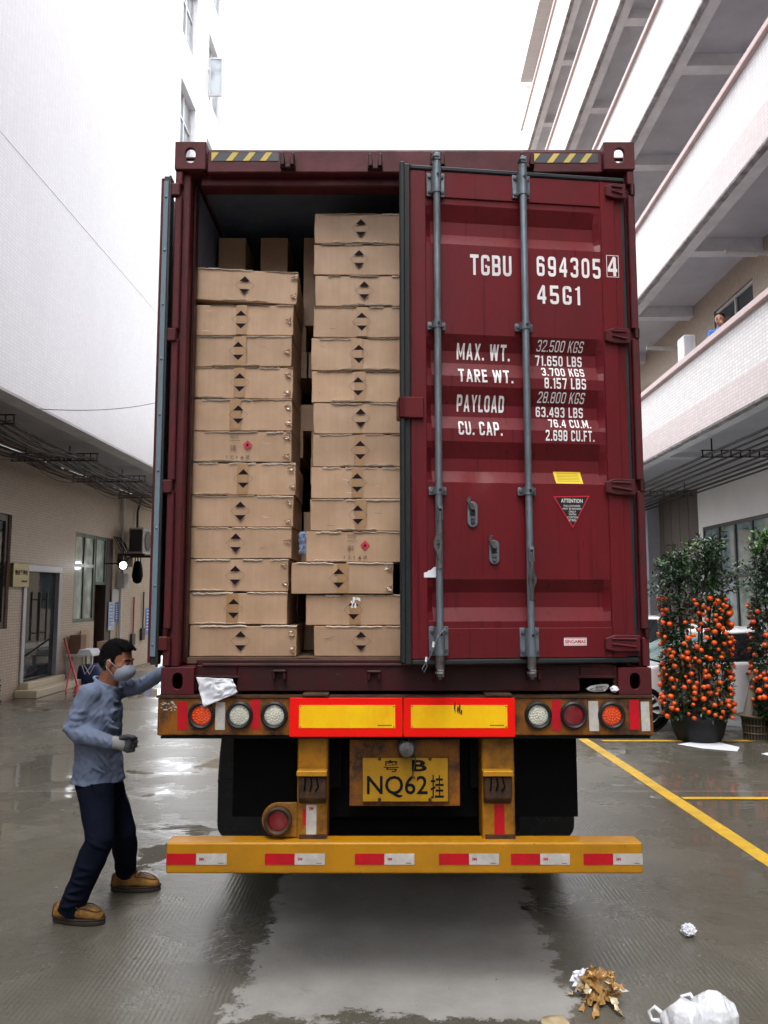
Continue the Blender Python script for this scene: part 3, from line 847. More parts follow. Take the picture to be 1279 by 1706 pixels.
part('movement_joint', jn, M['pvc'], LB)
for i, h in enumerate(uh):
    hh = h[3]-h[2]; ww = h[1]-h[0]
    w_ = window(LB, CU, -1, h[0], h[1], h[2], h[3], [h[0]+ww*.5], [h[2]+hh*.62], M['frame_white'], M['win_bright'], bar=0.07, inset=0.14)
# the sash that stands open high on the far column
h = uh[5]; os_ = MB(BM)
ya = h[0]+0.06; za, zb = h[2]+0.05, h[2]+(h[3]-h[2])*0.62
for (p, q, r, s_) in ((0, .04, za, zb), (.32, .36, za, zb), (.04, .32, za, za+.05), (.04, .32, zb-.05, zb)):
    os_.box(CU+p+0.01, CU+q+0.01, ya, ya+0.05, r, s_)
sw = part('open_sash', os_, M['frame_white'], LB)
gp = MB(BM); gp.box(CU+0.05, CU+0.33, ya+0.02, ya+0.028, za+.05, zb-.05); part('pane', gp, M['win_bright'], sw)
# openings of the ground floor
tr = zB(125, 941, CL)
mid = (winL_y0+winL_y1)/2
window(LB, CL, -1, winL_y0, winL_y1, wz0, wz1, [winL_y0+(winL_y1-winL_y0)*.5], [tr], M['frame_green'], M['win_pale'], bar=0.08, inset=0.05)
yd = yB(177, CL)
window(LB, CL, -1, winL_y1+0.01, yd, zB(160, 974, CL), wz1, [], [], M['frame_green'], M['win_pale'], bar=0.07, inset=0.06)
jb = MB(BM); jb.box(CL-0.24, CL-0.02, yd, doorway_y1-0.005, 0.02, wz1-0.005)
part('door_jamb', jb, M['brown_frame'], LB)
window(LB, CL, -1, *fw, [fw[0]+(fw[1]-fw[0])*.5], [], M['brown_frame'], M['win_dark'], bar=0.12, inset=0.08)
# glass double door
df = MB(BM); t_ = 0.13
df.box(CL-0.10, CL+0.03, dr_[0], dr_[0]+t_, dr_[2], dr_[3]-t_); df.box(CL-0.10, CL+0.03, dr_[1]-t_, dr_[1], dr_[2], dr_[3]-t_)
df.box(CL-0.10, CL+0.035, dr_[0], dr_[1], dr_[3]-t_, dr_[3])
gd = part('glass_door', df, M['steel_frame'], LB, bevel=0.006)
ym = (dr_[0]+dr_[1])/2
for s in (-1, 1):
    pn = MB(BM)
    if s < 0: pn.box(CL-0.07, CL-0.055, dr_[0]+t_, ym-0.008, dr_[2], dr_[3]-t_)
    else: pn.box(CL-0.07, CL-0.055, ym+0.008, dr_[1]-t_, dr_[2], dr_[3]-t_)
    part('door_leaf', pn, glass('door_glass', (0.03, 0.038, 0.042), 0.03, spec=0.5), gd)
    hd = MB(BM); yy = ym+s*0.16
    hd.tube([(CL+0.03, yy, 1.0), (CL+0.03, yy, 1.95)], 0.022)
    for z in (1.15, 1.8): hd.tube([(CL+0.03, yy, z), (CL-0.055, yy, z)], 0.012)
    part('handle', hd, M['frame_dark'], gd, smooth=40)
stp = MB(BM)
zst = dr_[2]
stp.box(CL+0.002, CL+0.42, dr_[0]-0.15, dr_[1]+0.25, 0.0, zst*0.55); stp.box(CL-0.22, CL+0.18, dr_[0]+0.01, dr_[1]-0.01, zst*0.55, zst)
part('door_step', stp, M['beige_step'], LB, bevel=0.01)

# ---- right building
CR, CW, CG = 4.96, 6.50, 7.50
RB = thing('gallery_building', 'cream and pink tiled building on the right with open galleries on five storeys', 'building', M=BM @ Matrix.Translation((CR, 12, 0)))
YR = 29.6
levels = [(2.65, 4.06), (6.07, 7.62), (9.6, 11.22), (13.15, 14.8), (16.95, 18.6)]
for i, (hb, ht) in enumerate(levels):
    hb += H; ht += H; dz = ht-hb; zm = hb+dz*0.36
    y1 = YR + (0.0 if i < 4 else 0.8)
    a = MB(BM); a.box(CR, CR+0.16, -30, y1, zm, ht-0.11); part('parapet', a, M['tile_cream'], RB)
    a = MB(BM); a.box(CR-0.012, CR+0.16, -30, y1, hb+0.035, zm-0.001); part('edge_band', a, M['tile_pink'], RB)
    a = MB(BM); a.box(CR-0.07, CR+0.24, -30, y1+0.03, ht-0.11, ht); part('coping', a, M['coping'], RB, bevel=0.012)
    # rough drip strip and beam along the edge
    a = MB(BM); n = 150; rows = []
    for k in range(n+1):
        y = -6+(y1+6)*k/n
        wv = 0.085+0.035*noise.noise((y*1.7, i*9.0, 0))+0.02*noise.noise((y*6, i*5.0, 3))
        rows.append(((CR-0.010, y, hb+0.034), (CR-0.006, y, hb), (CR+wv, y, hb-0.012), (CR+wv+0.02, y, hb+0.03)))
    for k in range(n):
        for q in range(3):
            a.quad(rows[k][q], rows[k+1][q], rows[k+1][q+1], rows[k][q+1])
    part('drip_edge', a, M['soffit_light'], RB)
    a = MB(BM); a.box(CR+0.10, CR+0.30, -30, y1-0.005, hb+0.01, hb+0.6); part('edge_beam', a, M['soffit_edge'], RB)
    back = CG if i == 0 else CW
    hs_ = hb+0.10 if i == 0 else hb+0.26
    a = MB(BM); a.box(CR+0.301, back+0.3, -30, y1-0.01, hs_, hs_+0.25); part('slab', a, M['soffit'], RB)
    y = 13.8-3.4*5 if i else 20.1-4.6*4
    while y < y1-0.3:
        a = MB(BM)
        if i == 0: a.box(CR+0.303, back-0.005, y, y+0.28, hb+0.015, hs_-0.001)
        else: a.box(CR+0.303, back-0.005, y, y+0.26, hb+0.02, hs_-0.001)
        part('cross_beam', a, M['soffit_edge'], RB)
        y += 4.6 if i == 0 else 3.4
    # wall behind the gallery above this slab
    top = levels[i+1][0]+H+0.26 if i < 4 else hb+3.9
    hl = []
    yk = 13.8-3.4*5
    while yk < y1-3:
        hl.append((yk+0.75, yk+2.6, hb+1.75, hb+3.05))
        yk += 3.4
    if i == 0:
        hl = [q for q in hl if not (13.0 < q[0] < 19.0)] + [(14.3, 16.1, H+3.9, H+5.8), (17.9, 19.7, H+3.2, H+5.1)]
    a = MB(BM); wall_holes(a, CW, -30, y1-0.02, hs_+0.25, top, hl, 0.2, 1); part('gallery_wall', a, M['tile_beige'], RB)
    for q in hl:
        window(RB, CW, 1, q[0], q[1], q[2], q[3], [(q[0]+q[1])/2], [], M['frame_white'] if i == 0 else M['frame_dark'], M['win_dark'], bar=0.05)
    for ee in ((y1-0.012, y1),):
        a = MB(BM); a.box(CR+0.17, CW+1.2, y1-0.16, y1-0.02, hb+0.62, top-0.5 if i else hb+1.4); part('end_wall', a, M['tile_white'], RB)
# roof eave
a = MB(BM); a.box(CR-0.02, CR+6, -30, YR+1.0, H+20.7, H+21.2); part('roof_eave', a, M['tile_cream'], RB)
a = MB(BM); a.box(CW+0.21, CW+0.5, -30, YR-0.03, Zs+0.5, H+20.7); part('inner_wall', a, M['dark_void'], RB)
# ground floor
gz1 = H+2.75-0.001
wy0, wy1 = 11.0, yB(1175, CG)
wt, wb_, wtr = H+1.65, H-0.85, H+0.42
a = MB(BM); wall_holes(a, CG, -30, 20.1, 0, gz1, [(wy0, wy1, wb_, wt)], 0.2, 1)
a.box(CG+0.6, CG+0.65, wy0-0.5, wy1+0.5, wb_-.2, wt+.2)
part('plaster_wall', a, M['plaster'], RB)
mulls = [yB(p, CG) for p in (1201, 1228, 1257, 1290, 1330, 1380)]
mulls = sorted([m_ for m_ in mulls if wy0+.2 < m_ < wy1-.2])
window(RB, CG, 1, wy0, wy1, wb_, wt, mulls, [wtr], M['frame_dark'], M['win_glass'], bar=0.085, inset=0.03,
       mats=[M['win_pale'], M['win_glass'], M['win_bright'], M['win_glass']])
a = MB(BM)
for k in range(9):
    y = 20.1+k*0.33; a.box(CG-(0.0 if k % 2 else 0.012), CG+0.2, y+0.004, y+0.326, 0, gz1)
part('dark_panelled_wall', a, M['brown_wall'], RB)
a = MB(BM); a.box(CG-0.35, CG+0.2, 23.08, 23.4, 0, gz1); part('pillar', a, M['soffit'], RB)
a = MB(BM); a.box(CR+0.4, CG-0.36, 23.6, 23.8, 0, gz1); part('end_door', a, M['brown_frame'], RB)
a = MB(BM)
for k in range(18): a.box(CR+0.5, CG-0.5, 23.52, 23.595, 0.05+k*0.1, 0.05+k*0.1+0.085)
part('roller_shutter', a, M['pvc'], RB)
a = MB(BM); a.box(CR+0.3, CR+0.7, 27, 27.4, 0, gz1-0.1); part('column', a, M['plaster'], RB)
# gallery of the first floor: downpipes and conduit seen against the wall
for k, (y, z0, z1) in enumerate(((17.6, 5.6, 7.4), (13.2, 5.6, 7.7), (21.0, 5.6, 7.4))):
    a = MB(BM)
    a.tube([(CW-0.08, y, z0), (CW-0.08, y, z1-0.1), (CW-0.1, y+0.05, z1), (CW-0.9, y+0.1, z1+0.05)], 0.045, n=8)
    part('drain_pipe', a, M['pvc'], RB, smooth=40)

# added unseen building behind the container, tones down reflections in the wet ground
fb = thing('added_far_building', 'unseen grey tiled building added behind the container to tone down ground reflections', 'building', loc=(0.3, 34, 0))
TF = Matrix.Translation((0, 34, 0)) @ Matrix.Rotation(radians(-90), 4, 'Z')
hl = [(-6+3.1*i, -4.4+3.1*i, 1.3+3.3*j, 2.9+3.3*j) for i in range(4) for j in range(2)]
a = MB(TF); wall_holes(a, 0, -8, 7.5, 0, 8.5, hl, 0.2, -1); a.box(-8, -0.25, -8, 7.5, 0.0, 8.5); part('wall', a, M['tile_beige'], fb)
for q in hl:
    f_ = MB(TF); f_.box(-0.22, -0.16, q[0], q[1], q[2], q[3]); part('window', f_, M['win_dark'], fb)

bb_ = thing('added_rear_building', 'unseen pale tiled building added behind the viewer to cut frontal light', 'building', loc=(0, -32, 0))  # added out of view, blocks flat light from behind the camera
a = MB(); hl = [(-11+4.2*i, -8.6+4.2*i, 1.2+3.6*j, 3.0+3.6*j) for i in range(6) for j in range(4)]
TM = Matrix.Translation((0, -31, 0)) @ Matrix.Rotation(radians(90), 4, 'Z')
hl = [q for q in hl if q[3] < 11]
a = MB(TM); wall_holes(a, 0, -15, 15, 0, 11.5, hl, 0.2, -1); part('wall', a, M['tile_cream'], bb_)
for q in hl:
    f_ = MB(TM); f_.box(-0.2, -0.16, q[0], q[1], q[2], q[3]); part('window', f_, M['win_dark'], bb_)

# ---- pipes under the right gallery
pr = thing('pipe_run', 'row of dark pipes running under the lowest gallery ceiling on the right', 'pipes', M=BM @ Matrix.Translation((6.0, 12, 4.4)))
for k in range(8):
    x = 5.45+k*0.205+(0.08 if k > 3 else 0)
    zz = H+2.46-0.012*k
    mb = MB(BM)
    mb.tube([(x, 0, zz), (x+0.01, 8, zz-0.02), (x, 14, zz), (x-0.01, 19, zz-0.01), (x, 23, zz)], 0.020 if k % 3 else 0.026, n=8)
    part('pipe', mb, M['pipe'], pr, smooth=60)
for y in (7.5, 14.0, 19.6):
    mb = MB(BM)
    mb.box(5.32, 7.2, y-0.02, y+0.02, H+2.40, H+2.415); mb.box(5.32, 7.2, y-0.02, y+0.02, H+2.52, H+2.535)
    for k in range(12):
        x = 5.34+k*0.165; mb.box(x, x+0.015, y-0.016, y+0.016, H+2.415, H+2.52)
    mb.box(5.5, 5.52, y-0.01, y+0.01, H+2.535, H+2.74); mb.box(7.0, 7.02, y-0.01, y+0.01, H+2.535, H+2.74)
    part('bracket', mb, M['black'], pr)

# ---- cables under the left soffit
cr = thing('cable_bundle', 'sagging bundle of telephone and power cables hung below the soffit on the left', 'cables', M=BM @ Matrix.Translation((-6.2, 12, 4.3)))
by = [5.2, 8.0, 10.9, 14.0, 16.7, 19.5, 22.4]
random.seed(3)
for k in range(44):
    x = -5.42-k*0.034; pts = []; sag = random.uniform(0.02, 0.13)*(1.8 if k % 9 == 0 else 1)
    zz = Zs-0.20-random.uniform(0, 0.05); wx = random.uniform(-.06, .06)
    for i in range(len(by)-1):
        for q in range(8):
            u = q/8.0
            pts.append((x+wx*sin(u*pi)+random.uniform(-.004, .004), by[i]+(by[i+1]-by[i])*u, zz-sag*4*u*(1-u)))
    mb = MB(BM); mb.tube(pts, random.choice((0.005, 0.007, 0.010)), n=5)
    part('cable', mb, random.choice([M['cable']]*5+[M['cable_red'], M['cable_green'], M['cable_white'], M['cable_red']]), cr, smooth=60)
for y in by:
    mb = MB(BM)
    for dz in (0.0, -0.13): mb.box(-6.95, -5.38, y-0.02, y+0.02, Zs-0.15+dz, Zs-0.135+dz)
    for k in range(14): mb.box(-5.40-k*0.118, -5.388-k*0.118, y-0.016, y+0.016, Zs-0.265, Zs-0.15)
    mb.box(-5.9, -5.88, y-0.01, y+0.01, Zs-0.135, Zs); mb.box(-6.7, -6.68, y-0.01, y+0.01, Zs-0.135, Zs)
    part('bracket', mb, M['rust'], cr)
    mb = MB(BM)
    for q in range(16):
        x = -5.45-random.random()*1.3; z = Zs-0.25+random.random()*0.08
        mb.tube([(x, y-0.05, z), (x-0.06, y, z+0.03), (x-0.14, y+0.05, z-0.02), (x-0.2, y+0.02, z)], 0.008, n=5)
    part('cable_tangle', mb, random.choice([M['cable'], M['cable_red']]), cr)
random.seed(11)

# ---- things on and by the left wall
def onL(px0, px1, py0, py1, c=CL, pxa=None):
    """y0,y1,z0,z1 of a patch on the left wall from its left edge x, right edge x and the heights at its left edge"""
    return yB(px0, c), yB(px1, c), zB(pxa or px0, py1, c), zB(pxa or px0, py0, c)
y0, y1, z0, z1 = onL(14, 41, 937, 978)
sg = thing('name_plate', 'brushed gold name plate with dark characters beside the glass door', 'sign', M=BM @ Matrix.Translation((CL, y0, z0)))
mb = MB(BM); mb.box(CL+0.005, CL+0.07, y0, y1, z0, z1); part('plate', mb, M['gold'], sg, bevel=0.006)
def text_on_left(mb, s, x, ya, yb, za, zb, bold=0.0):
    vs, fs = text_flat(s, bold)
    mb.add([(x, ya+(yb-ya)*u, za+(zb-za)*v) for u, v in vs], fs)
mb = MB(BM); dy, dz = y1-y0, z1-z0
text_on_left(mb, '物业管理处', CL+0.073, y0+dy*.10, y0+dy*.90, z0+dz*.50, z0+dz*.72, 0.02)
for k in range(4): mb.quad((CL+0.073, y0+dy*(.52+.09*k), z0+dz*.21), (CL+0.073, y0+dy*(.58+.09*k), z0+dz*.21), (CL+0.073, y0+dy*(.58+.09*k), z0+dz*.29), (CL+0.073, y0+dy*(.52+.09*k), z0+dz*.29))
part('lettering', mb, M['print'], sg)

def poster(px0, px1, py0, py1, mat, label, deco=None):
    y0, y1, z0, z1 = onL(px0, px1, py0, py1)
    t = thing('poster', label, 'poster', M=BM @ Matrix.Translation((CL, y0, z0)))
    mb = MB(BM); mb.box(CL+0.003, CL+0.012, y0, y1, z0, z1); part('sheet', mb, mat, t)
    mb = MB(BM)
    for k in range(7):
        z = z1-(z1-z0)*(0.12+k*0.12)
        mb.quad((CL+0.014, y0+(y1-y0)*.12, z), (CL+0.014, y0+(y1-y0)*random.uniform(.6,.9), z), (CL+0.014, y0+(y1-y0)*.8, z+(z1-z0)*.035), (CL+0.014, y0+(y1-y0)*.12, z+(z1-z0)*.035))
    part('print_lines', mb, deco or M['white_paper'], t)
poster(181, 190.5, 1003, 1050, M['poster_white'], 'pale blue notice on the wall right of the open doorway', M['poster_blue'])
poster(192, 200, 1004, 1036, M['poster_blue'], 'small dark blue notice right of the pale blue one', M['white_paper'])
poster(243, 256, 1013, 1057, M['poster_blue'], 'tall bright blue poster beside the hanging brushes', M['white_paper'])
# split pole pipe
py_ = yB(197, CL)
mb = MB(BM); mb.tube([(CL+0.06, py_, 0.0), (CL+0.06, py_, Zs)], 0.04, n=10)
single('drain_pipe', mb, M['pvc'], 'slim white downpipe on the beige wall near the floodlight', 'pipe', smooth=60)
mb = MB(BM); y0, y1, z0, z1 = onL(185, 195, 981, 1003); mb.box(CL+0.002, CL+0.03, y0, y1, z0, z1)
single('notice_frame', mb, M['ac_white'], 'small framed white notice above the posters', 'sign', bevel=0.004)
y0, y1, z0, z1 = onL(192, 200, 955, 980)
t = thing('meter_box', 'cream electric box on the wall below the tangle of wires', 'electric box', M=BM @ Matrix.Translation((CL, y0, z0)))
mb = MB(BM); mb.box(CL+0.002, CL+0.22, y0, y1, z0, z1); part('casing', mb, M['ac_white'], t, bevel=0.01)
mb = MB(BM)
for k in range(7):
    mb.tube([(CL+0.05, y0-0.4+k*.1, z1+0.9), (CL+0.2, y0-0.2+k*.12, z1+0.5+0.1*sin(k*2)), (CL+0.1, y0+0.1, z1+0.2), (CL+0.1, y0+0.2, z1)], 0.012, n=5)
part('wires', mb, M['cable'], t)
# air conditioner on its bracket, flood lamp, loudspeaker
ya = yB(211, CL+.25); za = zB(211, 922, CL+.25)
t = thing('air_conditioner', 'outdoor air conditioner unit on a wall bracket under the left soffit', 'air conditioner', M=BM @ Matrix.Translation((CL, ya, za)))
mb = MB(BM); mb.box(CL+0.25, CL+0.62, ya, ya+0.95, za, za+0.66); part('casing', mb, M['ac_white'], t, bevel=0.015)
mb = MB(BM); mb.box(CL+0.28, CL+0.59, ya-0.008, ya-0.002, za+0.05, za+0.61)
for k in range(14): mb.box(CL+0.62, CL+0.63, ya+0.06, ya+0.62, za+0.06+k*0.04, za+0.07+k*0.04)
part('grille', mb, M['pipe'], t)
mb = MB(BM); mb.lathe([(0.24, 0.625), (0.25, 0.64), (0.2, 0.642), (0.0, 0.643)], (CL, ya+0.36, za+0.33), 'x'); part('fan_guard', mb, M['frame_dark'], t, smooth=40)
mb = MB(BM); mb.box(CL, CL+0.68, ya-0.05, ya+0.02, za-0.06, za-0.002); mb.box(CL, CL+0.68, ya+0.9, ya+0.97, za-0.06, za-0.002); mb.box(CL, CL+0.05, ya-0.05, ya+0.97, za-0.3, za-0.061)
part('bracket', mb, M['rust'], t)
mb = MB(BM); mb.tube([(CL+0.1, ya+1.1, za+0.4), (CL+0.06, ya+1.2, za+1.2), (CL+0.06, ya+1.6, za+1.7), (CL+0.06, ya+3, za+1.8)], 0.03, n=8); part('hose', mb, M['cable'], t, smooth=60)
p = atB(205, 942, CL+0.5)
t = thing('flood_lamp', 'lit white flood lamp below the air conditioner on the left wall', 'lamp', M=BM @ Matrix.Translation(p))
mb = MB(BM); mb.box(p.x-0.10, p.x+0.10, p.y, p.y+0.05, p.z-0.085, p.z+0.085); part('housing', mb, M['frame_dark'], t, bevel=0.01)
mb = MB(BM); mb.lathe([(0.0, -0.03), (0.05, -0.026), (0.078, -0.012), (0.082, -0.002)], p, 'y', 20); part('lamp_panel', mb, M['lamp'], t)
mb = MB(BM); mb.tube([(p.x, p.y+0.05, p.z), (p.x-0.2, p.y+0.1, p.z+0.05), (CL, p.y+0.15, p.z+0.05)], 0.018, n=6); part('arm', mb, M['pipe'], t)
p = atB(229, 950, CL+0.45)
mb = MB(BM); mb.lathe([(0.0, 0.25), (0.09, 0.2), (0.12, 0.05), (0.14, -0.15), (0.10, -0.3), (0.03, -0.34)], p, 'z', 14)
for dx in (-0.07, 0, 0.07): mb.tube([(p.x+dx, p.y, p.z+0.2), (p.x+dx, p.y, p.z+0.5)], 0.015, n=6)
single('wall_lantern', mb, M['black'], 'dark lantern hanging below the air conditioner bracket', 'lantern', smooth=50)
# hung brushes
for i, (px, pt, pm_, pb, mm, lb) in enumerate(((221, 995, 1055, 1074, 'red_plastic', 'long handled brush with a red handle hanging on the wall'), (237, 986, 1046, 1066, 'pipe', 'long handled brush with a dark handle hanging on the wall'))):
    yy = yB(px, CL); z_t, z_m, z_b = zB(px, pt, CL), zB(px, pm_, CL), zB(px, pb, CL)
    t = thing('brush', lb, 'brush', M=BM @ Matrix.Translation((CL, yy, z_b)), group='brushes hung on the left wall')
    mb = MB(BM); mb.tube([(CL+0.04, yy, z_m), (CL+0.04, yy, z_t)], 0.022, n=8); part('handle', mb, M[mm], t, smooth=60)
    mb = MB(BM); mb.box(CL+0.01, CL+0.07, yy-0.13, yy+0.13, z_b, z_m); part('head', mb, M['brown_frame'], t, bevel=0.01)
# table with cartons and files
ty0, ty1 = yB(126, CL+0.2), yB(160, CL+0.2)
t = thing('side_table', 'grey topped table against the left wall below the green window', 'table', M=BM @ Matrix.Translation((CL+0.3, ty0, 0)))
tz = zB(126, 1090, CL+0.2)
mb = MB(BM); mb.box(CL+0.03, CL+0.6, ty0, ty1, tz-0.04, tz); part('table_top', mb, M['pvc'], t, bevel=0.005)
for (x, y) in ((CL+.06, ty0+.08), (CL+.56, ty0+.08), (CL+.06, ty1-.08), (CL+.56, ty1-.08)):
    mb = MB(BM); mb.box(x-.025, x+.025, y-.025, y+.025, 0, tz-0.041); part('leg', mb, M['ac_white'], t)
for (o, d, hh, x0, x1, lb, mm) in ((0.15, 0.3, 0.40, .05, .29, 'tall dark brown carton standing on the left end of the table', 'brown_wall'),
                               (0.70, 0.5, 0.46, .04, .07, 'pale card leaning on the wall behind the table cartons', 'carton'),
                               (0.95, 0.35, 0.22, .34, .56, 'low open brown carton on the right end of the table', 'carton')):
    mb = MB(BM); mb.box(CL+x0, CL+x1, ty0+o, ty0+o+d, tz+0.001, tz+hh)
    single('carton', mb, simple('dark_carton', (0.20, 0.11, 0.07), 0.7) if mm == 'brown_wall' else M[mm], lb, 'carton', bevel=0.006)
mb = MB(BM)
for k in range(5): mb.box(CL+.24+.01*k, CL+.55-.012*k, ty0+.1, ty0+.6, tz+0.002+k*.02, tz+0.019+k*.02) if k > -1 else None
single('paper_stack', mb, M['white_paper'], 'stack of papers between the cartons on the table', 'papers')
# blue bag, broom
yy = yB(117, CL+0.22)
mb = MB(BM)
mb.loft([(CL+0.50, yy+0.6, 0.02), (CL+0.50, yy+0.6, 0.2), (CL+0.48, yy+0.6, 0.42)], [(0.32, 0.27), (0.36, 0.29), (0.33, 0.24)], n=20, round_ends=False)
bgm = union(mb, 0.04, 3)
t = thing('blue_bag', 'dark blue bag on the ground in front of the side table', 'bag', M=BM @ Matrix.Translation((CL+0.6, yy+0.7, 0)))
part('bag_body', bgm, M['blue_bag'], t, smooth=True)
mb = MB(BM)
for k in range(2):
    mb.tube([(CL+0.42+k*.05, yy+0.26, 0.42), (CL+0.50+k*.1, yy+0.22, 0.24), (CL+0.62+k*.06, yy+0.26, 0.42)], 0.010, n=6)
part('handle', mb, M['pvc'], t)
pa = atB(107, 1064, CL+0.1); pb_ = atB(130, 1138, CL+0.9); pb_.z = 0.12
t = thing('broom', 'red broom leaning on the beige wall beside the blue bag', 'broom', M=BM @ Matrix.Translation((pb_.x, pb_.y, 0)))
mb = MB(BM); mb.tube([pa, pb_], 0.02, n=8); part('handle', mb, M['red_plastic'], t, smooth=60)
mb = MB(BM); mb.loft([(pb_.x, pb_.y, 0.16), (pb_.x+.02, pb_.y, 0.03)], [(0.05, 0.05), (0.2, 0.09)], n=12, round_ends=False); part('head', mb, M['red_plastic'], t, smooth=40)
pc = atB(120, 1096, CL+0.1); pd_ = atB(110, 1140, CL+0.6); pd_.z = 0.02
mb = MB(BM); mb.tube([pc, pd_], 0.018, n=8)
single('mop_stick', mb, M['red_plastic'], 'thin red stick crossing behind the broom', 'stick', smooth=60)
# stack of black folded things by the wall at the left edge
p = atZ(-4, 1180); pl = BI @ p
t = thing('pallet_stack', 'pile of black plastic pallets against the wall at the left edge', 'pallets', M=BM @ Matrix.Translation((CL+0.8, pl.y+0.9, 0)))
for k in range(6):
    mb = MB(BM); o = random.uniform(-.03, .03)
    z = k*0.13
    yq = yB(11, CL+0.5); z = k*0.085
    mb.box(CL+0.05+o, CL+0.5+o, yq-1.2, yq, z+0.05, z+0.072)
    for q in range(4): mb.box(CL+0.05+o+q*.13, CL+0.10+o+q*.13, yq-1.19, yq-.01, z, z+0.0495)
    part('pallet', mb, M['black'], t)
# overhead wire
a0 = atY(60, 681, 9.5); a1 = atY(285, 664, 16)
mb = MB(); mb.tube([a0+(a1-a0)*u+Vector((0, 0, -0.10*4*u*(1-u))) for u in [i/12 for i in range(13)]], 0.006, n=5)
single('overhead_wire', mb, M['cable'], 'thin wire strung across in front of the white upper wall', 'wire')
# metal box on the gallery
pz = levels[0][1]+H
yb0 = yB(1152, CR+0.55)
t = thing('air_conditioner', 'grey outdoor unit standing on the first floor gallery near the person', 'air conditioner', M=BM @ Matrix.Translation((CR+0.6, yb0-0.5, pz-0.5)))
mb = MB(BM); mb.box(CR+0.30, CR+0.52, 14.45, 14.8, pz-1.0, pz+0.72); part('casing', mb, M['pvc'], t, bevel=0.015)
mb = MB(BM); mb.box(CR+0.31, CR+0.47, 14.444, 14.449, pz-0.2, pz+0.69); part('panel', mb, M['soffit'], t)
# ------------------------------------------------------------------ container
Y0 = 4.04
XL, XR = atY(268, 1157, Y0).x, atY(1085, 1157, Y0).x
ZB0, ZT0 = atY(676, 1157, Y0).z, atY(676, 239, Y0).z
XC = (XL+XR)/2
YF = Y0+12.19
CO = thing('shipping_container', 'maroon shipping container on the trailer with its left door swung open', 'container', loc=(XC, Y0, ZB0))
def pz(py, Y=Y0): return atY(640, py, Y).z
def pxx(px, py, Y=Y0): return atY(px, py, Y).x

def plate_hole(mb, cx, cz, w_, h_, hw, hh, y0, y1, n=28):
    """thick plate facing y with a rounded slot through it"""
    out, inn = [], []
    for k in range(n):
        q = 2*pi*(k+0.5)/n; c_, s_ = cos(q), sin(q)
        m_ = max(abs(c_)/(w_/2), abs(s_)/(h_/2)); out.append((cx+c_/m_, cz+s_/m_))
        e = 2.6
        r = (abs(c_/(hw/2))**e+abs(s_/(hh/2))**e)**(-1/e); inn.append((cx+c_*r, cz+s_*r))
    # pull the nearest outline points to the corners
    for sx in (-1, 1):
        for sz in (-1, 1):
            t_ = (cx+sx*w_/2, cz+sz*h_/2)
            i = min(range(n), key=lambda i: (out[i][0]-t_[0])**2+(out[i][1]-t_[1])**2); out[i] = t_
    vs = [(x, y0, z) for x, z in out]+[(x, y0, z) for x, z in inn]+[(x, y1, z) for x, z in inn]+[(x, y1, z) for x, z in out]
    fs = []
    for k in range(n):
        l = (k+1) % n
        fs += [(k, l, n+l, n+k), (n+k, n+l, 2*n+l, 2*n+k), (2*n+k, 2*n+l, 3*n+l, 3*n+k), (3*n+k, 3*n+l, l, k)]
    mb.add(vs, fs)
def casting(cx, z0, z1, rear=True, yf=Y0-0.012, top=True, outer=-1):
    w_ = 0.165; cz = (z0+z1)/2; h_ = z1-z0
    mb = MB(); plate_hole(mb, cx, cz, w_, h_, 0.052, 0.080, yf, yf+0.02)
    xo = cx+outer*w_/2; xi = cx-outer*w_/2
    mb.box(xi, xi-outer*-0.012 if False else xi+outer*0.012, yf+0.021, yf+0.176, z0, z1)       # inner cheek
    # outer cheek: two bars above and below the side hole so daylight comes in
    for (a, b_) in ((z0, z0+h_*0.2), (z1-h_*0.2, z1)):
        mb.box(xo, xo-outer*0.014, yf+0.021, yf+0.176, a, b_)
    mb.box(xo, xo-outer*0.014, yf+0.021, yf+0.045, z0+h_*.2, z1-h_*.2); mb.box(xo, xo-outer*0.014, yf+0.150, yf+0.176, z0+h_*.2, z1-h_*.2)
    lo, hi = min(xi, xo)+0.014, max(xi, xo)-0.014
    mb.box(lo, hi, yf+0.021, yf+0.176, z0, z0+0.014)
    if not top:
        mb.box(lo, hi, yf+0.021, yf+0.176, z1-0.014, z1)
    else:
        mb.box(lo, hi, yf+0.021, yf+0.05, z1-0.014, z1); mb.box(lo, hi, yf+0.15, yf+0.176, z1-0.014, z1)
    if not top: mb.box(lo-.002, hi+.002, yf+0.177, yf+0.19, z0, z1); mb.box(min(xo, xo-outer*.004), max(xo, xo-outer*.004), yf+.046, yf+.149, z0+h_*.2, z1-h_*.2)
    return part('corner_casting', mb, M['maroon_frame'], CO, bevel=0.004)
tl = pxx(295, 240), pxx(345, 240)
zc_t0, zc_t1 = pz(284), pz(238)
casting(XL+0.0825-0.004, zc_t0, zc_t1+0.002, outer=-1)
casting(XR-0.0825+0.004, zc_t0, zc_t1, outer=1)
zc_b0, zc_b1 = ZB0, pz(1112)
casting(XL+0.0825, zc_b0, zc_b1, outer=-1, top=False)
casting(XR-0.0825, zc_b0, zc_b1, outer=1, top=False)
for x in (XL+0.0825, XR-0.0825):
    for (a, b_) in ((zc_t0, zc_t1), (zc_b0, zc_b1)):
        mb = MB(); mb.box(x-.08, x+.08, YF-.178, YF, a, b_); part('corner_casting', mb, M['maroon_frame'], CO, bevel=0.004)
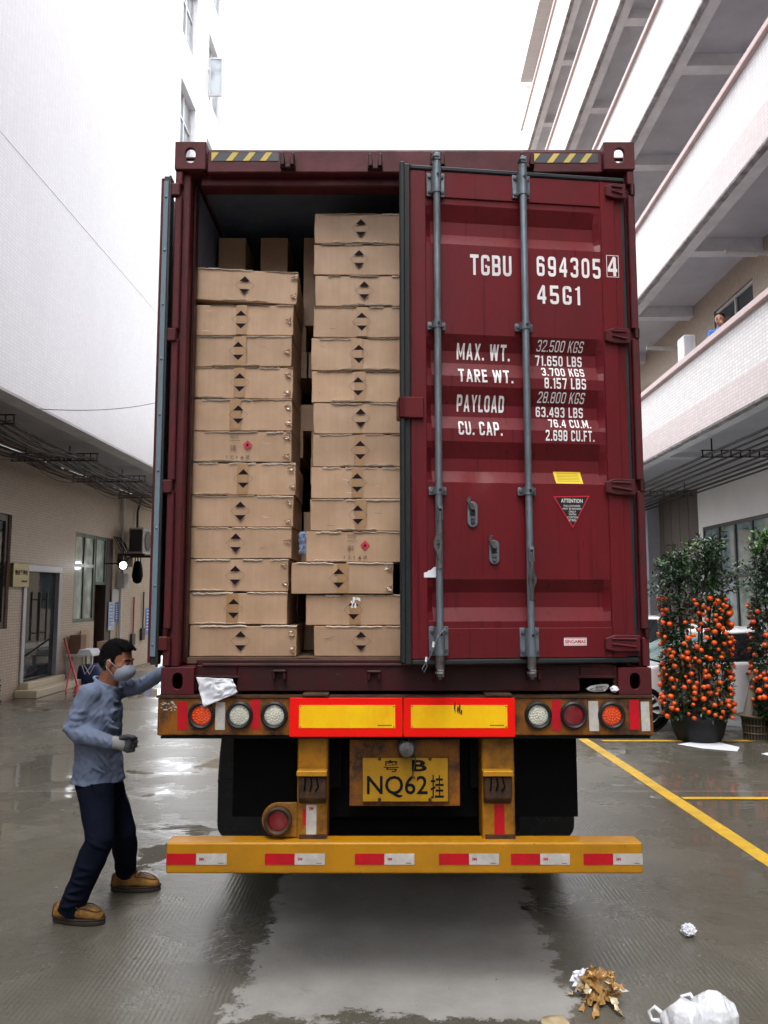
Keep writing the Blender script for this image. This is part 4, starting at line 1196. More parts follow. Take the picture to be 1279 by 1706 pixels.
# header with its lower lip, sill with ramp edge
zh1, zh0 = pz(250), pz(287)
mb = MB()
mb.box(XL+0.166, XR-0.166, Y0+0.002, Y0+0.06, zh0, zh1)
mb.box(XL+0.166, XR-0.166, Y0+0.012, Y0+0.12, zh1+0.0, zh1+0.012)
mb.box(XL+0.12, XR-0.12, Y0+0.06, Y0+0.16, zh0-0.045, zh0+0.03)
part('header', mb, M['maroon_frame'], CO, bevel=0.006)
zs1, zs0 = pz(1108), pz(1152)
floor_z = pz(1099)
def sill_box(x0, x1, z0, z1, y0=Y0+0.004): 
    mb2.box(x0, x1, y0, Y0+0.14, z0, z1)
mb2 = MB()
cut = [(pxx(327, 1140), pxx(394, 1140)), (pxx(966, 1140), pxx(1022, 1140))]
zcut = pz(1130)
sill_box(XL+0.166, cut[0][0], zs0, zs1); sill_box(cut[0][1], cut[1][0], zs0, zs1); sill_box(cut[1][1], XR-0.166, zs0, zs1)
for c_ in cut: sill_box(c_[0], c_[1], zcut, zs1)
mb2.box(XL+0.166, XR-0.166, Y0+0.02, Y0+0.14, zs1, floor_z)
mb2.box(XL+0.20, XR-0.20, Y0-0.006, Y0+0.02, zs1-0.008, zs1+0.008)
part('sill', mb2, M['maroon_dirty_shaded'], CO, bevel=0.005)
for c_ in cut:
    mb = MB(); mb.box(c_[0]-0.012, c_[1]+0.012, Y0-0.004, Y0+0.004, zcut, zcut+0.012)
    part('access_lip', mb, M['maroon_dirty_shaded'], CO, bevel=0.002)
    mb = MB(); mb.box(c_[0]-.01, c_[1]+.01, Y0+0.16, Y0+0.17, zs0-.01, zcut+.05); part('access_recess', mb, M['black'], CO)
# posts
for s, x in ((-1, XL), (1, XR)):
    a, b_ = (x, x+0.075) if s < 0 else (x-0.045, x)
    mb = MB(); mb.box(a, b_, Y0+0.03, Y0+0.17, zc_b1, zc_t0)
    part('corner_post', mb, M['maroon_frame'], CO, bevel=0.006)
    # outer rim of the post with the hinge recesses
    segs = [(1110, 1062), (1048, 818), (800, 564), (548, 326), (308, 286)]
    for (p0, p1) in segs:
        mb = MB(); o = x+s*(-0.002)
        mb.box(o, o-s*0.036, Y0-0.006, Y0+0.03, pz(p0), pz(p1)); part('post_rim', mb, M['maroon_frame'], CO, bevel=0.005)
    for (p0, p1) in ((1062, 1048), (818, 800), (564, 548), (326, 308)):
        mb = MB(); o = x-s*0.012
        mb.lathe([(0.0, pz(p0)), (0.013, pz(p0)), (0.013, pz(p1)), (0.0, pz(p1))], (o, Y0-0.002, 0), 'z', 12)
        part('hinge_pin', mb, M['maroon_dirty_shaded'], CO, smooth=40)
    if s < 0:
        mb = MB(); mb.box(XL+0.0755, XL+0.090, Y0+0.10, Y0+0.17, zs1, zh0-0.02); part('inner_post', mb, M['maroon_dirty_shaded'], CO, bevel=0.006)  # shade inside the door opening put into this darker paint
# top end plate lip next to castings is dark under the header
# walls, roof, floor
def corr(x, s):
    mb = MB(); pitch = 0.278; y = Y0+0.17; d = 0.036
    z0, z1 = ZB0+0.16, ZT0-0.09
    ys_ = []
    while y < YF-0.2:
        ys_ += [(y, 0), (y+0.068, 0), (y+0.107, d), (y+0.175, d)]; y += 0.214+0.0
    ys_.append((YF-0.15, 0))
    for off in (0.0, 0.004):
        for (a, da), (b_, db) in zip(ys_[:-1], ys_[1:]):
            X_a, X_b = x-s*(da+0.006+off), x-s*(db+0.006+off)
            mb.quad((X_a, a, z0), (X_b, b_, z0), (X_b, b_, z1), (X_a, a, z1))
    return mb
part('side_wall', corr(XL, -1), M['maroon'], CO); part('side_wall', corr(XR, 1), M['maroon'], CO)
mb = MB()
for s, x in ((-1, XL), (1, XR)):
    mb.box(x-s*0.058, x-s*0.062, Y0+0.18, YF-0.15, ZB0+0.17, ZT0-0.12)
part('inner_lining', mb, M['inner'], CO)
for x0, x1 in ((XL+.003, XL+.063), (XR-.063, XR-.003)):
    mb = MB(); mb.box(x0, x1, Y0+.18, YF-.18, ZT0-0.09, ZT0-0.02); mb.box(x0, x1, Y0+.18, YF-.18, ZB0+0.02, ZB0+0.16); part('side_rail', mb, M['maroon_frame'], CO)
mb = MB(); mb.box(XL+.064, XR-.064, Y0+.12, YF-.02, ZT0-0.055, ZT0-0.045); part('roof', mb, M['inner'], CO)
mb = MB()
for k in range(58):
    y = Y0+0.2+k*0.205; mb.box(XL+.12, XR-.12, y, y+0.09, ZT0-0.064, ZT0-0.0555)
part('roof_corrugation', mb, M['inner'], CO) if False else None
mb = MB(); mb.box(XL+.064, XR-.064, Y0+.141, YF-.02, floor_z-0.03, floor_z-0.001); part('floor', mb, M['floor_ply'], CO)
mb = MB()
for k in range(38): mb.box(XL+.064, XR-.064, Y0+.3+k*.31, Y0+.35+k*.31, ZB0+0.03, floor_z-0.031)
part('floor_beams', mb, M['black'], CO)
mb = MB(); mb.box(XL+.06, XR-.06, YF-0.06, YF-0.02, ZB0+.05, ZT0-.05); part('front_wall', mb, M['inner'], CO)
# hazard tape on the header
for (a, b_, pt, pb) in ((352, 464, 254, 268), (887, 996, 256, 271)):
    x0, x1 = pxx(a, 262), pxx(b_, 262); z0, z1 = pz(pb), pz(pt)
    mb = MB(); mb.box(x0, x1, Y0-0.0005, Y0+0.0018, z0, z1); hz = part('hazard_tape', mb, M['haz_black'], CO)
    n = 4; wd = (x1-x0)/n; sl_ = (z1-z0)*0.75
    for k in range(n):
        xa = x0+k*wd*1.0; xb = xa+wd*0.46
        if k == 0: pts = [(xa, z0), (xa+0.004, z0), (xa+sl_+0.004, z1), (xa, z1)]
        else: pts = [(xa-0.012, z0), (xb-0.020, z0), (xb-0.020+sl_, z1), (xa-0.012+sl_, z1)]
        pts = [(min(p, x1), q) for p, q in pts]
        mb = MB(); mb.add([(p, Y0-0.0015, q) for p, q in pts], [(0, 1, 2, 3)]); part('stripe', mb, M['haz_yellow'], hz)
# cam keepers on the header and sill
for (a, z_a, z_b, up_) in ((480, 262, 282, 1), (625, 264, 284, 1), (728, 262, 282, 1), (876, 262, 282, 1), (466, 1115, 1131, 0), (623, 1116, 1132, 0), (730, 1116, 1132, 0), (888, 1116, 1132, 0)):
    x = pxx(a, (z_a+z_b)/2); z1, z0 = pz(z_a), pz(z_b)
    mb = MB()
    if up_:
        for s in (-1, 1):
            mb.prism([(x+s*0.013, Y0+0.001, z0), (x+s*0.036, Y0+0.001, z0), (x+s*0.036, Y0+0.001, z1), (x+s*0.022, Y0+0.001, z1+0.006), (x+s*0.013, Y0+0.001, z0+0.03)], (0, -0.05, 0))
        mb.box(x-0.04, x+0.04, Y0-0.03, Y0+0.001, z0-0.006, z0+0.014)
    else:
        mb.box(x-0.035, x+0.035, Y0-0.04, Y0+0.003, z1-0.012, z1)
        for s in (-1, 1): mb.box(x+s*0.018, x+s*0.034, Y0-0.036, Y0+0.003, z0, z1-0.0125)
    part('cam_keeper', mb, M['maroon_dirty_shaded'], CO, bevel=0.004)

# ------------------------------------------------------------------ right door, slightly ajar
AL = radians(6.9)
HX = 1.265
DM = Matrix.Translation((HX, Y0-0.004, 0)) @ Matrix.Rotation(AL, 4, 'Z')      # local x to the right (free edge at -1.19), y inward
DI = DM.inverted()
dn = (DM.to_3x3() @ Vector((0, -1, 0)))
dp0 = DM @ Vector((0, 0, 0))
def dxz(px, py, off=0.0):
    p = DI @ atPlane(px, py, dp0+dn*off, dn); return p.x, p.z
DW = -1.19
dz1 = dxz(680, 274)[1]; dz0 = dxz(690, 1108)[1]
dz1 = max(dz1, 0)
DR = part('door', MB(DM).box(-0.03, -0.02, 0.0, 0.01, dz0+.1, dz0+.11), M['maroon'], CO)     # replaced below by the panel mesh
xl = dxz(711, 700)[0]; xr = dxz(1008, 700)[0]
recs = []
for (a, b_, c_, d_) in ((347, 371, 392, 412), (560, 585, 605, 629), (646, 674, 694, 716), (737, 764, 785, 805), (965, 987, 1012, 1035)):
    recs.append(tuple(dxz(860, v)[1] for v in (a, b_, c_, d_)))
DEP = 0.036; BV = 0.028
def dent(x, z):
    d1 = dxz_d[0]; d2 = dxz_d[1]
    return 0.010*math.exp(-((x-d1[0])**2+(z-d1[1])**2)/0.0022)+0.005*math.exp(-((x-d2[0])**2+(z-d2[1])**2)/0.003)
dxz_d = (dxz(797, 800), dxz(800, 960))
def surf(x, z):
    y = 0.0
    for (a, b_, c_, d_) in recs:
        f = min((a-z)/(a-b_), (z-d_)/(c_-d_), (x-xl)/BV, (xr-x)/BV)
        y = max(y, DEP*max(0.0, min(1.0, f)))
    y += 0.0022*(1+noise.noise((x*2.3, z*1.7, 3.0)))+0.0006*(1+noise.noise((x*7, z*5, 8.0)))
    return y + dent(x, z)
zl = set([dz0+0.035, dz1-0.035])
for r in recs: zl |= set(r)
zl |= set(dz0+0.05+i*(dz1-dz0-0.1)/60 for i in range(61))
zl = sorted(zl)
xlines = sorted([DW+0.03, xl, xl+BV, xr-BV, xr, -0.012]+[xl+BV+(xr-xl-2*BV)*i/24 for i in range(1, 24)])
mb = MB(DM)
nx, nz = len(xlines), len(zl)
mb.add([(x, surf(x, z), z) for z in zl for x in xlines], [(j*nx+i, j*nx+i+1, (j+1)*nx+i+1, (j+1)*nx+i) for j in range(nz-1) for i in range(nx-1)])
mb.box(DW+0.03, -0.012, 0.045, 0.05, dz0+0.03, dz1-0.03)
DR.data = mesh_of('door', mb, M['maroon'], 15, W[CO.name])
W[DR.name] = W[CO.name].copy()
def dpart(name, mb, mat, **k): return part(name, mb, mat, DR, **k)
# raised frame of the door
xs1 = dxz(685, 700)[0]; xs2 = dxz(1033, 700)[0]
zr1 = dxz(860, 337)[1]; zr0 = dxz(860, 1046)[1]
mb = MB(DM)
mb.box(xs1, xl-0.002, -0.007, 0.04, dz0+0.028, dz1-0.03)
mb.box(xr+0.004, xs2, -0.007, 0.04, dz0+0.028, dz1-0.03)
mb.box(xl-0.0015, xr+0.0035, -0.006, 0.04, zr1, dz1-0.03)
mb.box(xl-0.0015, xr+0.0035, -0.006, 0.04, dz0+0.028, zr0)
dpart('door_frame', mb, M['maroon'], bevel=0.003)
# rubber gasket
mb = MB(DM)
mb.box(DW, xs1-0.002, -0.004, 0.05, dz0, dz1+0.006)
mb.box(DW-0.006, DW+0.02, -0.02, 0.0, dz0+0.01, dz1+0.008)
mb.box(xs1-0.001, xs2+0.06, -0.012, 0.05, dz1-0.028, dz1-0.003)
mb.box(xs1-0.001, xs2+0.06, -0.008, 0.05, dz0, dz0+0.026)
mb.box(xs2+0.002, xs2+0.062, 0.004, 0.05, dz0+0.027, dz1-0.029)
dpart('gasket', mb, M['rubber_dusty'], bevel=0.006)
# clamp plate on the free edge
x0, z1 = dxz(664, 661, 0.02); x1, z0 = dxz(706, 697, 0.02)
mb = MB(DM); mb.box(x0, x1, -0.030, -0.008, z0, z1); mb.box(x0, x0+0.03, -0.030, 0.07, z0, z1)
dpart('overlap_plate', mb, M['maroon'], bevel=0.005)
# hinges
for (py, h0) in ((318, 1.0), (559, 1.0), (811, 1.0), (1072, 1.0)):
    xa, z_ = dxz(1008, py, 0.02); xb = 0.004
    mb = MB(DM)
    hh = 0.040
    mb.prism([(xa, -0.012, z_-hh*.72), (xa+0.05, -0.014, z_-hh), (xb, -0.012, z_-hh), (xb, -0.012, z_+hh), (xa+0.05, -0.014, z_+hh*1.05), (xa, -0.012, z_+hh*.62)], (0, -0.016, 0))
    mb.prism([(xa+0.03, -0.0285, z_-0.008), (xb-0.02, -0.0285, z_-0.022), (xb-0.02, -0.0285, z_-0.012), (xa+0.03, -0.0285, z_+0.004)], (0, -0.010, 0))
    mb.prism([(xa+0.03, -0.0285, z_+0.018), (xb-0.02, -0.0285, z_+0.014), (xb-0.02, -0.0285, z_+0.026), (xa+0.03, -0.0285, z_+0.028)], (0, -0.008, 0))
    mb.box(xs2-0.02, xs2+0.02, -0.0125, 0.005, z_-hh*0.8, z_+hh*0.8)
    dpart('hinge', mb, M['maroon_frame'], bevel=0.005)
# locking bars
def bar(pxt, pxb, ptop, pbot, brackets, hub, hend, bend):
    off = 0.050
    x = (dxz(pxt, 500, off)[0]+dxz(pxb, 950, off)[0])/2
    zt = dxz(pxt, ptop, off)[1]; zb_ = dxz(pxb, pbot, off)[1]
    mb = MB(DM); mb.tube([(x, -off, zb_+0.05), (x, -off, zt-0.04)], 0.0175, n=18)
    B_ = dpart('locking_bar', mb, M['galv'], smooth=40)
    # the door is a part, its furniture are its sub-parts
    for (z_, d_) in ((zt, -1), (zb_, 1)):
        mb = MB(DM)
        mb.tube([(x, -off, z_+d_*0.10), (x, -off, z_+d_*0.035)], 0.021, n=14)
        mb.box(x-0.016, x+0.016, -off-0.024, -off+0.012, z_+d_*0.0, z_+d_*0.036)
        mb.box(x-0.022, x+0.010, -off-0.030, -off+0.02, z_+d_*0.012, z_+d_*0.024)
        mb.tube([(x, -off+0.0, z_-d_*0.012), (x, -off, z_+d_*0.004)], 0.010, n=10)
        dpart('lock_cam', mb, M['galv_dark'] if d_ > 0 else M['galv'], bevel=0.003)
    for (py, hh, ww, big) in brackets:
        z_ = dxz(pxt if py < 600 else pxb, py, 0.02)[1]
        mb = MB(DM)
        mb.box(x-ww/2, x-0.020, -0.020, -0.0075, z_-hh/2, z_+hh/2); mb.box(x+0.020, x+ww/2, -0.020, -0.0075, z_-hh/2, z_+hh/2)
        n = 10; vs = []; 
        for zz in (z_-hh/2+ (0.004 if big else 0), z_+hh/2-(0.004 if big else 0)):
            for k in range(n+1):
                q = pi*k/n; vs.append((x-0.026*cos(q), -0.020-0.052*sin(q)**0.6 if sin(q) > 0.001 else -0.0095, zz))
        m_ = n+1
        mb.add(vs, [(k, k+1, m_+k+1, m_+k) for k in range(n)])
        mb.add(vs[:m_], [tuple(range(m_))]); mb.add(vs[m_:], [tuple(range(m_))])
        dpart('bar_bracket', mb, M['galv'], smooth=40, bevel=0.002)
        zs_ = (z_-hh*.33, z_+hh*.33) if big else (z_,)
        for zz in zs_:
            for sx in (-1, 1):
                mb = MB(DM); mb.lathe([(0.0105, -0.0205), (0.010, -0.029), (0.0, -0.031)], (x+sx*(ww/2-0.014), 0, zz), 'y', 8); dpart('bolt', mb, M['galv_dark'], smooth=40)
        mb = MB(DM); mb.lathe([(0.008, -0.073), (0.0075, -0.0765), (0.0, -0.0765)], (x+0.002, 0, z_+(hh*.25 if big else 0)), 'y', 8)
        dpart('bolt', mb, M['rubber'], smooth=40)
    # handle
    zh = dxz(pxb, hub, off)[1]; ze = dxz(pxb, hend, off)[1]
    mb = MB(DM)
    for s in (-1, 1): mb.box(x+s*0.010-0.003, x+s*0.010+0.003, -off-0.034, -off-0.010, zh-0.075, zh)
    mb.tube([(x-0.014, -off-0.024, zh-0.012), (x+0.014, -off-0.024, zh-0.012)], 0.007, n=8)
    dpart('handle_hub', mb, M['galv'], bevel=0.003)
    mb = MB(DM); L = ze-zh
    pr_ = [(0.0, 0.006, 0.0), (0.12, 0.008, 0.0), (0.3, 0.010, bend*.2), (0.42, 0.016, bend*.7), (0.52, 0.021, bend), (0.62, 0.020, bend*1.05), (0.74, 0.012, bend*.5), (0.84, 0.010, bend*.25), (1.0, 0.012, bend*.1)]
    vs = []
    for (u, hw, dx) in pr_:
        zz = zh-0.03+(L+0.0)*u; xx = x+dx; yy = -off-0.030+0.008*u
        vs += [(xx-hw, yy, zz), (xx+hw, yy, zz), (xx+hw, yy+0.012, zz), (xx-hw, yy+0.012, zz)]
    fs = [(0, 1, 2, 3), tuple(4*(len(pr_)-1)+k for k in (3, 2, 1, 0))]
    for i in range(len(pr_)-1):
        for k in range(4):
            l = (k+1) % 4; fs.append((4*i+k, 4*(i+1)+k, 4*(i+1)+l, 4*i+l))
    mb.add(vs, fs)
    dpart('handle', mb, M['galv_dark'], bevel=0.003)
    mb = MB(DM)
    for (u, r) in ((0.50, 0.0035), (0.57, 0.008), (0.63, 0.0035)):
        zz = zh-0.03+L*u; mb.lathe([(r, -off-0.0275), (r, -off-0.030), (0.0, -off-0.0305)], (x+bend, 0, zz), 'y', 10)
    dpart('handle_rivet', mb, M['rubber'])
    return x
top_b = (308, 0.125, 0.092, True)
bx1 = bar(729, 731.5, 258, 1128, [top_b, (543, 0.040, 0.090, False), (818, 0.040, 0.088, False), (1068, 0.140, 0.095, True)], 843, 938, -0.010)
bx2 = bar(877, 880.5, 264, 1128, [(312, 0.125, 0.094, True), (546, 0.040, 0.092, False), (819, 0.040, 0.092, False), (1070, 0.140, 0.096, True)], 911, 990, 0.004)
# handle catches
for (px, pt, pb) in ((786, 832, 878), (822, 896, 940)):
    x, z1 = dxz(px+1, pt, 0.01); z0 = dxz(px+1, pb, 0.01)[1]; wd = 0.026
    mb = MB(DM); pts = []
    for k in range(13):
        q = pi*k/12; pts.append((x+wd*cos(q), -0.003, z1-wd-0.010+wd*sin(q)))
    for k in range(13):
        q = pi+pi*k/12; pts.append((x+wd*cos(q), -0.003, z0+wd+wd*sin(q)))
    mb.prism(pts, (0, -0.006, 0)); dpart('handle_catch', mb, M['galv'], bevel=0.002)
    mb = MB(DM); zc = (z0+z1)/2
    mb.box(x-0.013, x+0.013, -0.0115, -0.0092, zc-0.012, zc+0.018); dpart('catch_slot', mb, M['stick_black'])
    mb = MB(DM); mb.box(x-0.011, x+0.011, -0.020, -0.0095, zc-0.032, zc-0.015); mb.lathe([(0.011, -0.0092), (0.010, -0.017), (0, -0.018)], (x, 0, zc-0.045), 'y', 10)
    mb.lathe([(0.014, -0.0092), (0.013, -0.020), (0, -0.021)], (x-0.002, 0, z1-0.045), 'y', 12)
    mb.prism([(x+0.008, -0.021, z1-0.055), (x-0.014, -0.021, z1-0.052), (x-0.034, -0.021, z1-0.012), (x-0.026, -0.021, z1+0.012), (x-0.010, -0.021, z1+0.010), (x-0.016, -0.021, z1-0.012), (x+0.010, -0.021, z1-0.038)], (0, -0.012, 0))
    dpart('catch_latch', mb, M['galv_dark'], bevel=0.002)
# seal wire on the left bar
mb = MB(DM); pts = [dxz(q, r, 0.08) for q, r in ((742, 1046), (728, 1062), (722, 1080), (716, 1094), (709, 1104), (703, 1114), (706, 1120), (711, 1110), (709, 1098))]
mb.tube([(p[0], -0.083, p[1]) for p in pts], 0.0022, n=6); dpart('seal_wire', mb, M['galv'])
mb = MB(DM); p = dxz(721, 1074, 0.08); q = dxz(709, 1098, 0.08)
mb.tube([(p[0], -0.083, p[1]-0.012), (p[0]+.003, -0.083, p[1]+0.014)], 0.0055, n=8); mb.tube([(q[0], -0.083, q[1]-0.012), (q[0]+.003, -0.083, q[1]+0.010)], 0.005, n=8)
dpart('seal_sleeve', mb, M['white_paper'], smooth=40)
# lettering laid on the panel
def letters(s, x0p, x1p, ytp, ybp, stroke=0.165, shear=0.0, gap=0.16, name='lettering', mat='white_print', off=0.0012):
    ym = (ytp+ybp)/2
    x0 = dxz(x0p, ym)[0]; x1 = dxz(x1p, ym)[0]; z1 = dxz((x0p+x1p)/2, ytp)[1]; z0 = dxz((x0p+x1p)/2, ybp)[1]
    vs, fs = text_strokes(s, stroke, shear, gap)
    bm = bmesh.new()
    bv = [bm.verts.new((x0+(x1-x0)*u, -0.00012*k, z0+(z1-z0)*v)) for u, v, k in vs]
    for f in fs:
        try: bm.faces.new([bv[i] for i in f])
        except ValueError: pass
    cuts = []
    for r in recs:
        for z in r:
            if z0 < z < z1: cuts.append(z)
    for z in cuts:
        bmesh.ops.bisect_plane(bm, geom=bm.verts[:]+bm.edges[:]+bm.faces[:], plane_co=(0, 0, z), plane_no=(0, 0, 1))
    bm.verts.ensure_lookup_table(); bm.verts.index_update()
    mb = MB(DM); mb.add([(v.co.x, surf(v.co.x, v.co.z)-off-0.001+v.co.y, v.co.z) for v in bm.verts], [tuple(v.index for v in f.verts) for f in bm.faces])
    bm.free()
    return dpart(name, mb, M[mat])
letters('TGBU', 783, 852, 425, 459)
letters('694305', 894, 1000, 429, 462, gap=0.24)
letters('4', 1011, 1027, 428.5, 461, off=0.0085)
letters('45G1', 895, 966, 476, 507, gap=0.24)
letters('MAX. WT.', 763, 852, 571, 597)
letters('TARE WT.', 764, 855, 614, 637)
letters('PAYLOAD', 763, 842, 657, 684)
letters('CU. CAP.', 764, 837, 701, 725)
letters('32.500 KGS', 896, 974, 567, 584, 0.12, 0.15)
letters('71.650 LBS', 895, 973, 590, 607)
letters('3.700 KGS', 904, 975, 611, 626)
letters('8.157 LBS', 907, 976, 630, 648)
letters('28.800 KGS', 897, 976, 653, 670, 0.12, 0.15)
letters('63.493 LBS', 896, 975, 676, 693)
letters('76.4 CU.M.', 916, 986, 697, 712)
letters('2.698 CU.FT.', 909, 990, 717, 735)
# box round the check digit
x0, z1 = dxz(1008.5, 426); x1, z0 = dxz(1030, 463.5); t_ = 0.003
mb = MB(DM); yy = -0.0086
for (a, b_, c_, d_) in ((x0, x1, z0, z0+t_), (x0, x1, z1-t_, z1), (x0, x0+t_, z0, z1), (x1-t_, x1, z0, z1)):
    mb.quad((a, yy, c_), (b_, yy, c_), (b_, yy, d_), (a, yy, d_))
dpart('check_digit_box', mb, M['white_print'])
DR_text4 = None
# stickers
x0, z1 = dxz(925, 784); x1, z0 = dxz(971, 806)
mb = MB(DM)
k_ = 8; rows = []
for i in range(k_+1):
    z = z0+(z1-z0)*i/k_; rows.append([(x0+0.004*(1-i/k_), surf(x0, z)-0.002, z), (x1+0.003*(1-i/k_), surf(x1, z)-0.002, z)])
for i in range(k_): mb.quad(rows[i][0], rows[i][1], rows[i+1][1], rows[i+1][0])
st = dpart('customs_plate', mb, M['stick_yellow'])
mb = MB(DM)
for i in range(6):
    z = z1-(z1-z0)*(0.16+i*0.13); mb.quad((x0+.015, surf(0.5*(x0+x1), z)-0.003, z), (x1-.012, surf(0.5*(x0+x1), z)-0.003, z), (x1-.012, surf(0.5*(x0+x1), z)-0.003, z+0.0022), (x0+.015, surf(0.5*(x0+x1), z)-0.003, z+0.0022))
dpart('plate_print', mb, simple('faint_plate_print', (0.5, 0.34, 0.01), 0.5))
def tri(a, b_, c_, off, mat, name):
    mb = MB(DM); P3 = [dxz(*q) for q in (a, b_, c_)]
    mb.add([(p[0], -off, p[1]) for p in P3], [(0, 2, 1)]); dpart(name, mb, M[mat])
tri((921, 827), (982, 826), (954, 880), 0.0015, 'stick_red', 'warning_triangle')
tri((924.2, 828.6), (978.8, 827.8), (954, 876.6), 0.0030, 'stick_black', 'warning_triangle_face')
def flat_text(s, x0p, x1p, ytp, ybp, mat, bold=0.01, off=0.0035):
    x0, z1 = dxz(x0p, ytp); x1, z0 = dxz(x1p, ybp); mb = MB(DM)
    text_xz(mb, s, x0, x1, z0, z1, -off, bold); dpart('lettering', mb, M[mat])
flat_text('ATTENTION', 934, 970, 831, 838, 'white_print')
for i, (s, a, b_) in enumerate((('THIS CONTAINER', 938, 966), ('MUST BE REPAIRED', 937, 968), ('ONLY', 947, 959), ('WITH', 947, 959), ('CORTEN', 944.5, 962), ('STEEL', 946.5, 960))):
    flat_text(s, a, b_, 841.3+i*4.75, 844.7+i*4.75, 'white_print', 0.0)
x0, z1 = dxz(939, 1062.5, 0.006); x1, z0 = dxz(977, 1075.5, 0.006)
mb = MB(DM); mb.quad((x0, -0.0085, z0), (x1, -0.0085, z0), (x1, -0.0085, z1), (x0, -0.0085, z1)); dpart('maker_label', mb, M['white_print'])
mb = MB(DM); text_xz(mb, 'SINGAMAS', x0+.005, x1-.005, z0+(z1-z0)*.28, z0+(z1-z0)*.76, -0.0095, 0.03)
for zz in (z0+.003, z1-.005): mb.quad((x0+.003, -0.0095, zz), (x1-.003, -0.0095, zz), (x1-.003, -0.0095, zz+.002), (x0+.003, -0.0095, zz+.002))
dpart('lettering', mb, M['print_red'])
pts = [dxz(*q, 0.007) for q in ((706, 962), (706, 954), (711, 953), (714, 950), (717, 950), (722, 945), (728, 944), (728, 962))]
mb = MB(DM); mb.add([(p[0], -0.0085, p[1]) for p in pts], [tuple(range(len(pts)))[::-1]]); dpart('torn_sticker', mb, M['white_paper'])

# ------------------------------------------------------------------ left door, folded back along the side
xo = XL-0.012
DL = part('door', MB().box(xo-0.052, xo-0.046, Y0+0.06, Y0+1.22, dz0+0.02, dz1-0.02), M['maroon'], CO, label='door folded back along the left side, seen on edge')
def lpart(name, mb, mat, **k): return part(name, mb, mat, DL, **k)
mb = MB(); mb.box(xo-0.060, xo-0.045, Y0-0.01, Y0+0.06, dz0+0.0, dz1-0.0); lpart('outer_edge', mb, M['maroon_frame'], bevel=0.004)
mb = MB(); mb.box(xo-0.045, xo-0.018, Y0-0.018, Y0-0.010, dz0+0.03, dz1-0.02); lpart('gasket_strip', mb, simple('blue_grey_strip', (0.15, 0.21, 0.25), 0.5), bevel=0.002)
mb = MB(); mb.box(xo-0.045, xo-0.006, Y0-0.0095, Y0+0.05, dz0-0.01, dz1+0.01); mb.box(xo-0.0178, xo-0.004, Y0-0.016, Y0-0.0096, dz0-0.02, dz1+0.012); lpart('gasket', mb, M['rubber'], bevel=0.004)
for k in range(9):
    z = dz0+0.09+k*(dz1-dz0-0.2)/8
    mb = MB(); mb.lathe([(0.0, -0.0255), (0.006, -0.0225), (0.0065, -0.018)], (xo-0.031, Y0, z), 'y', 8); lpart('rivet', mb, M['galv'], smooth=50)
mb = MB()
for k in range(5):
    z = dz0+0.25+k*(dz1-dz0-0.5)/4
    mb.box(xo-0.10, xo-0.052, Y0+0.2, Y0+1.1, z-0.06, z+0.06)
lpart('door_corrugation', mb, M['maroon'])
for py in (318, 559, 811, 1072):
    z = pz(py); mb = MB(); mb.box(xo-0.006, XL+0.03, Y0-0.022, Y0+0.012, z-0.035, z+0.035); lpart('hinge', mb, M['maroon_frame'], bevel=0.006)

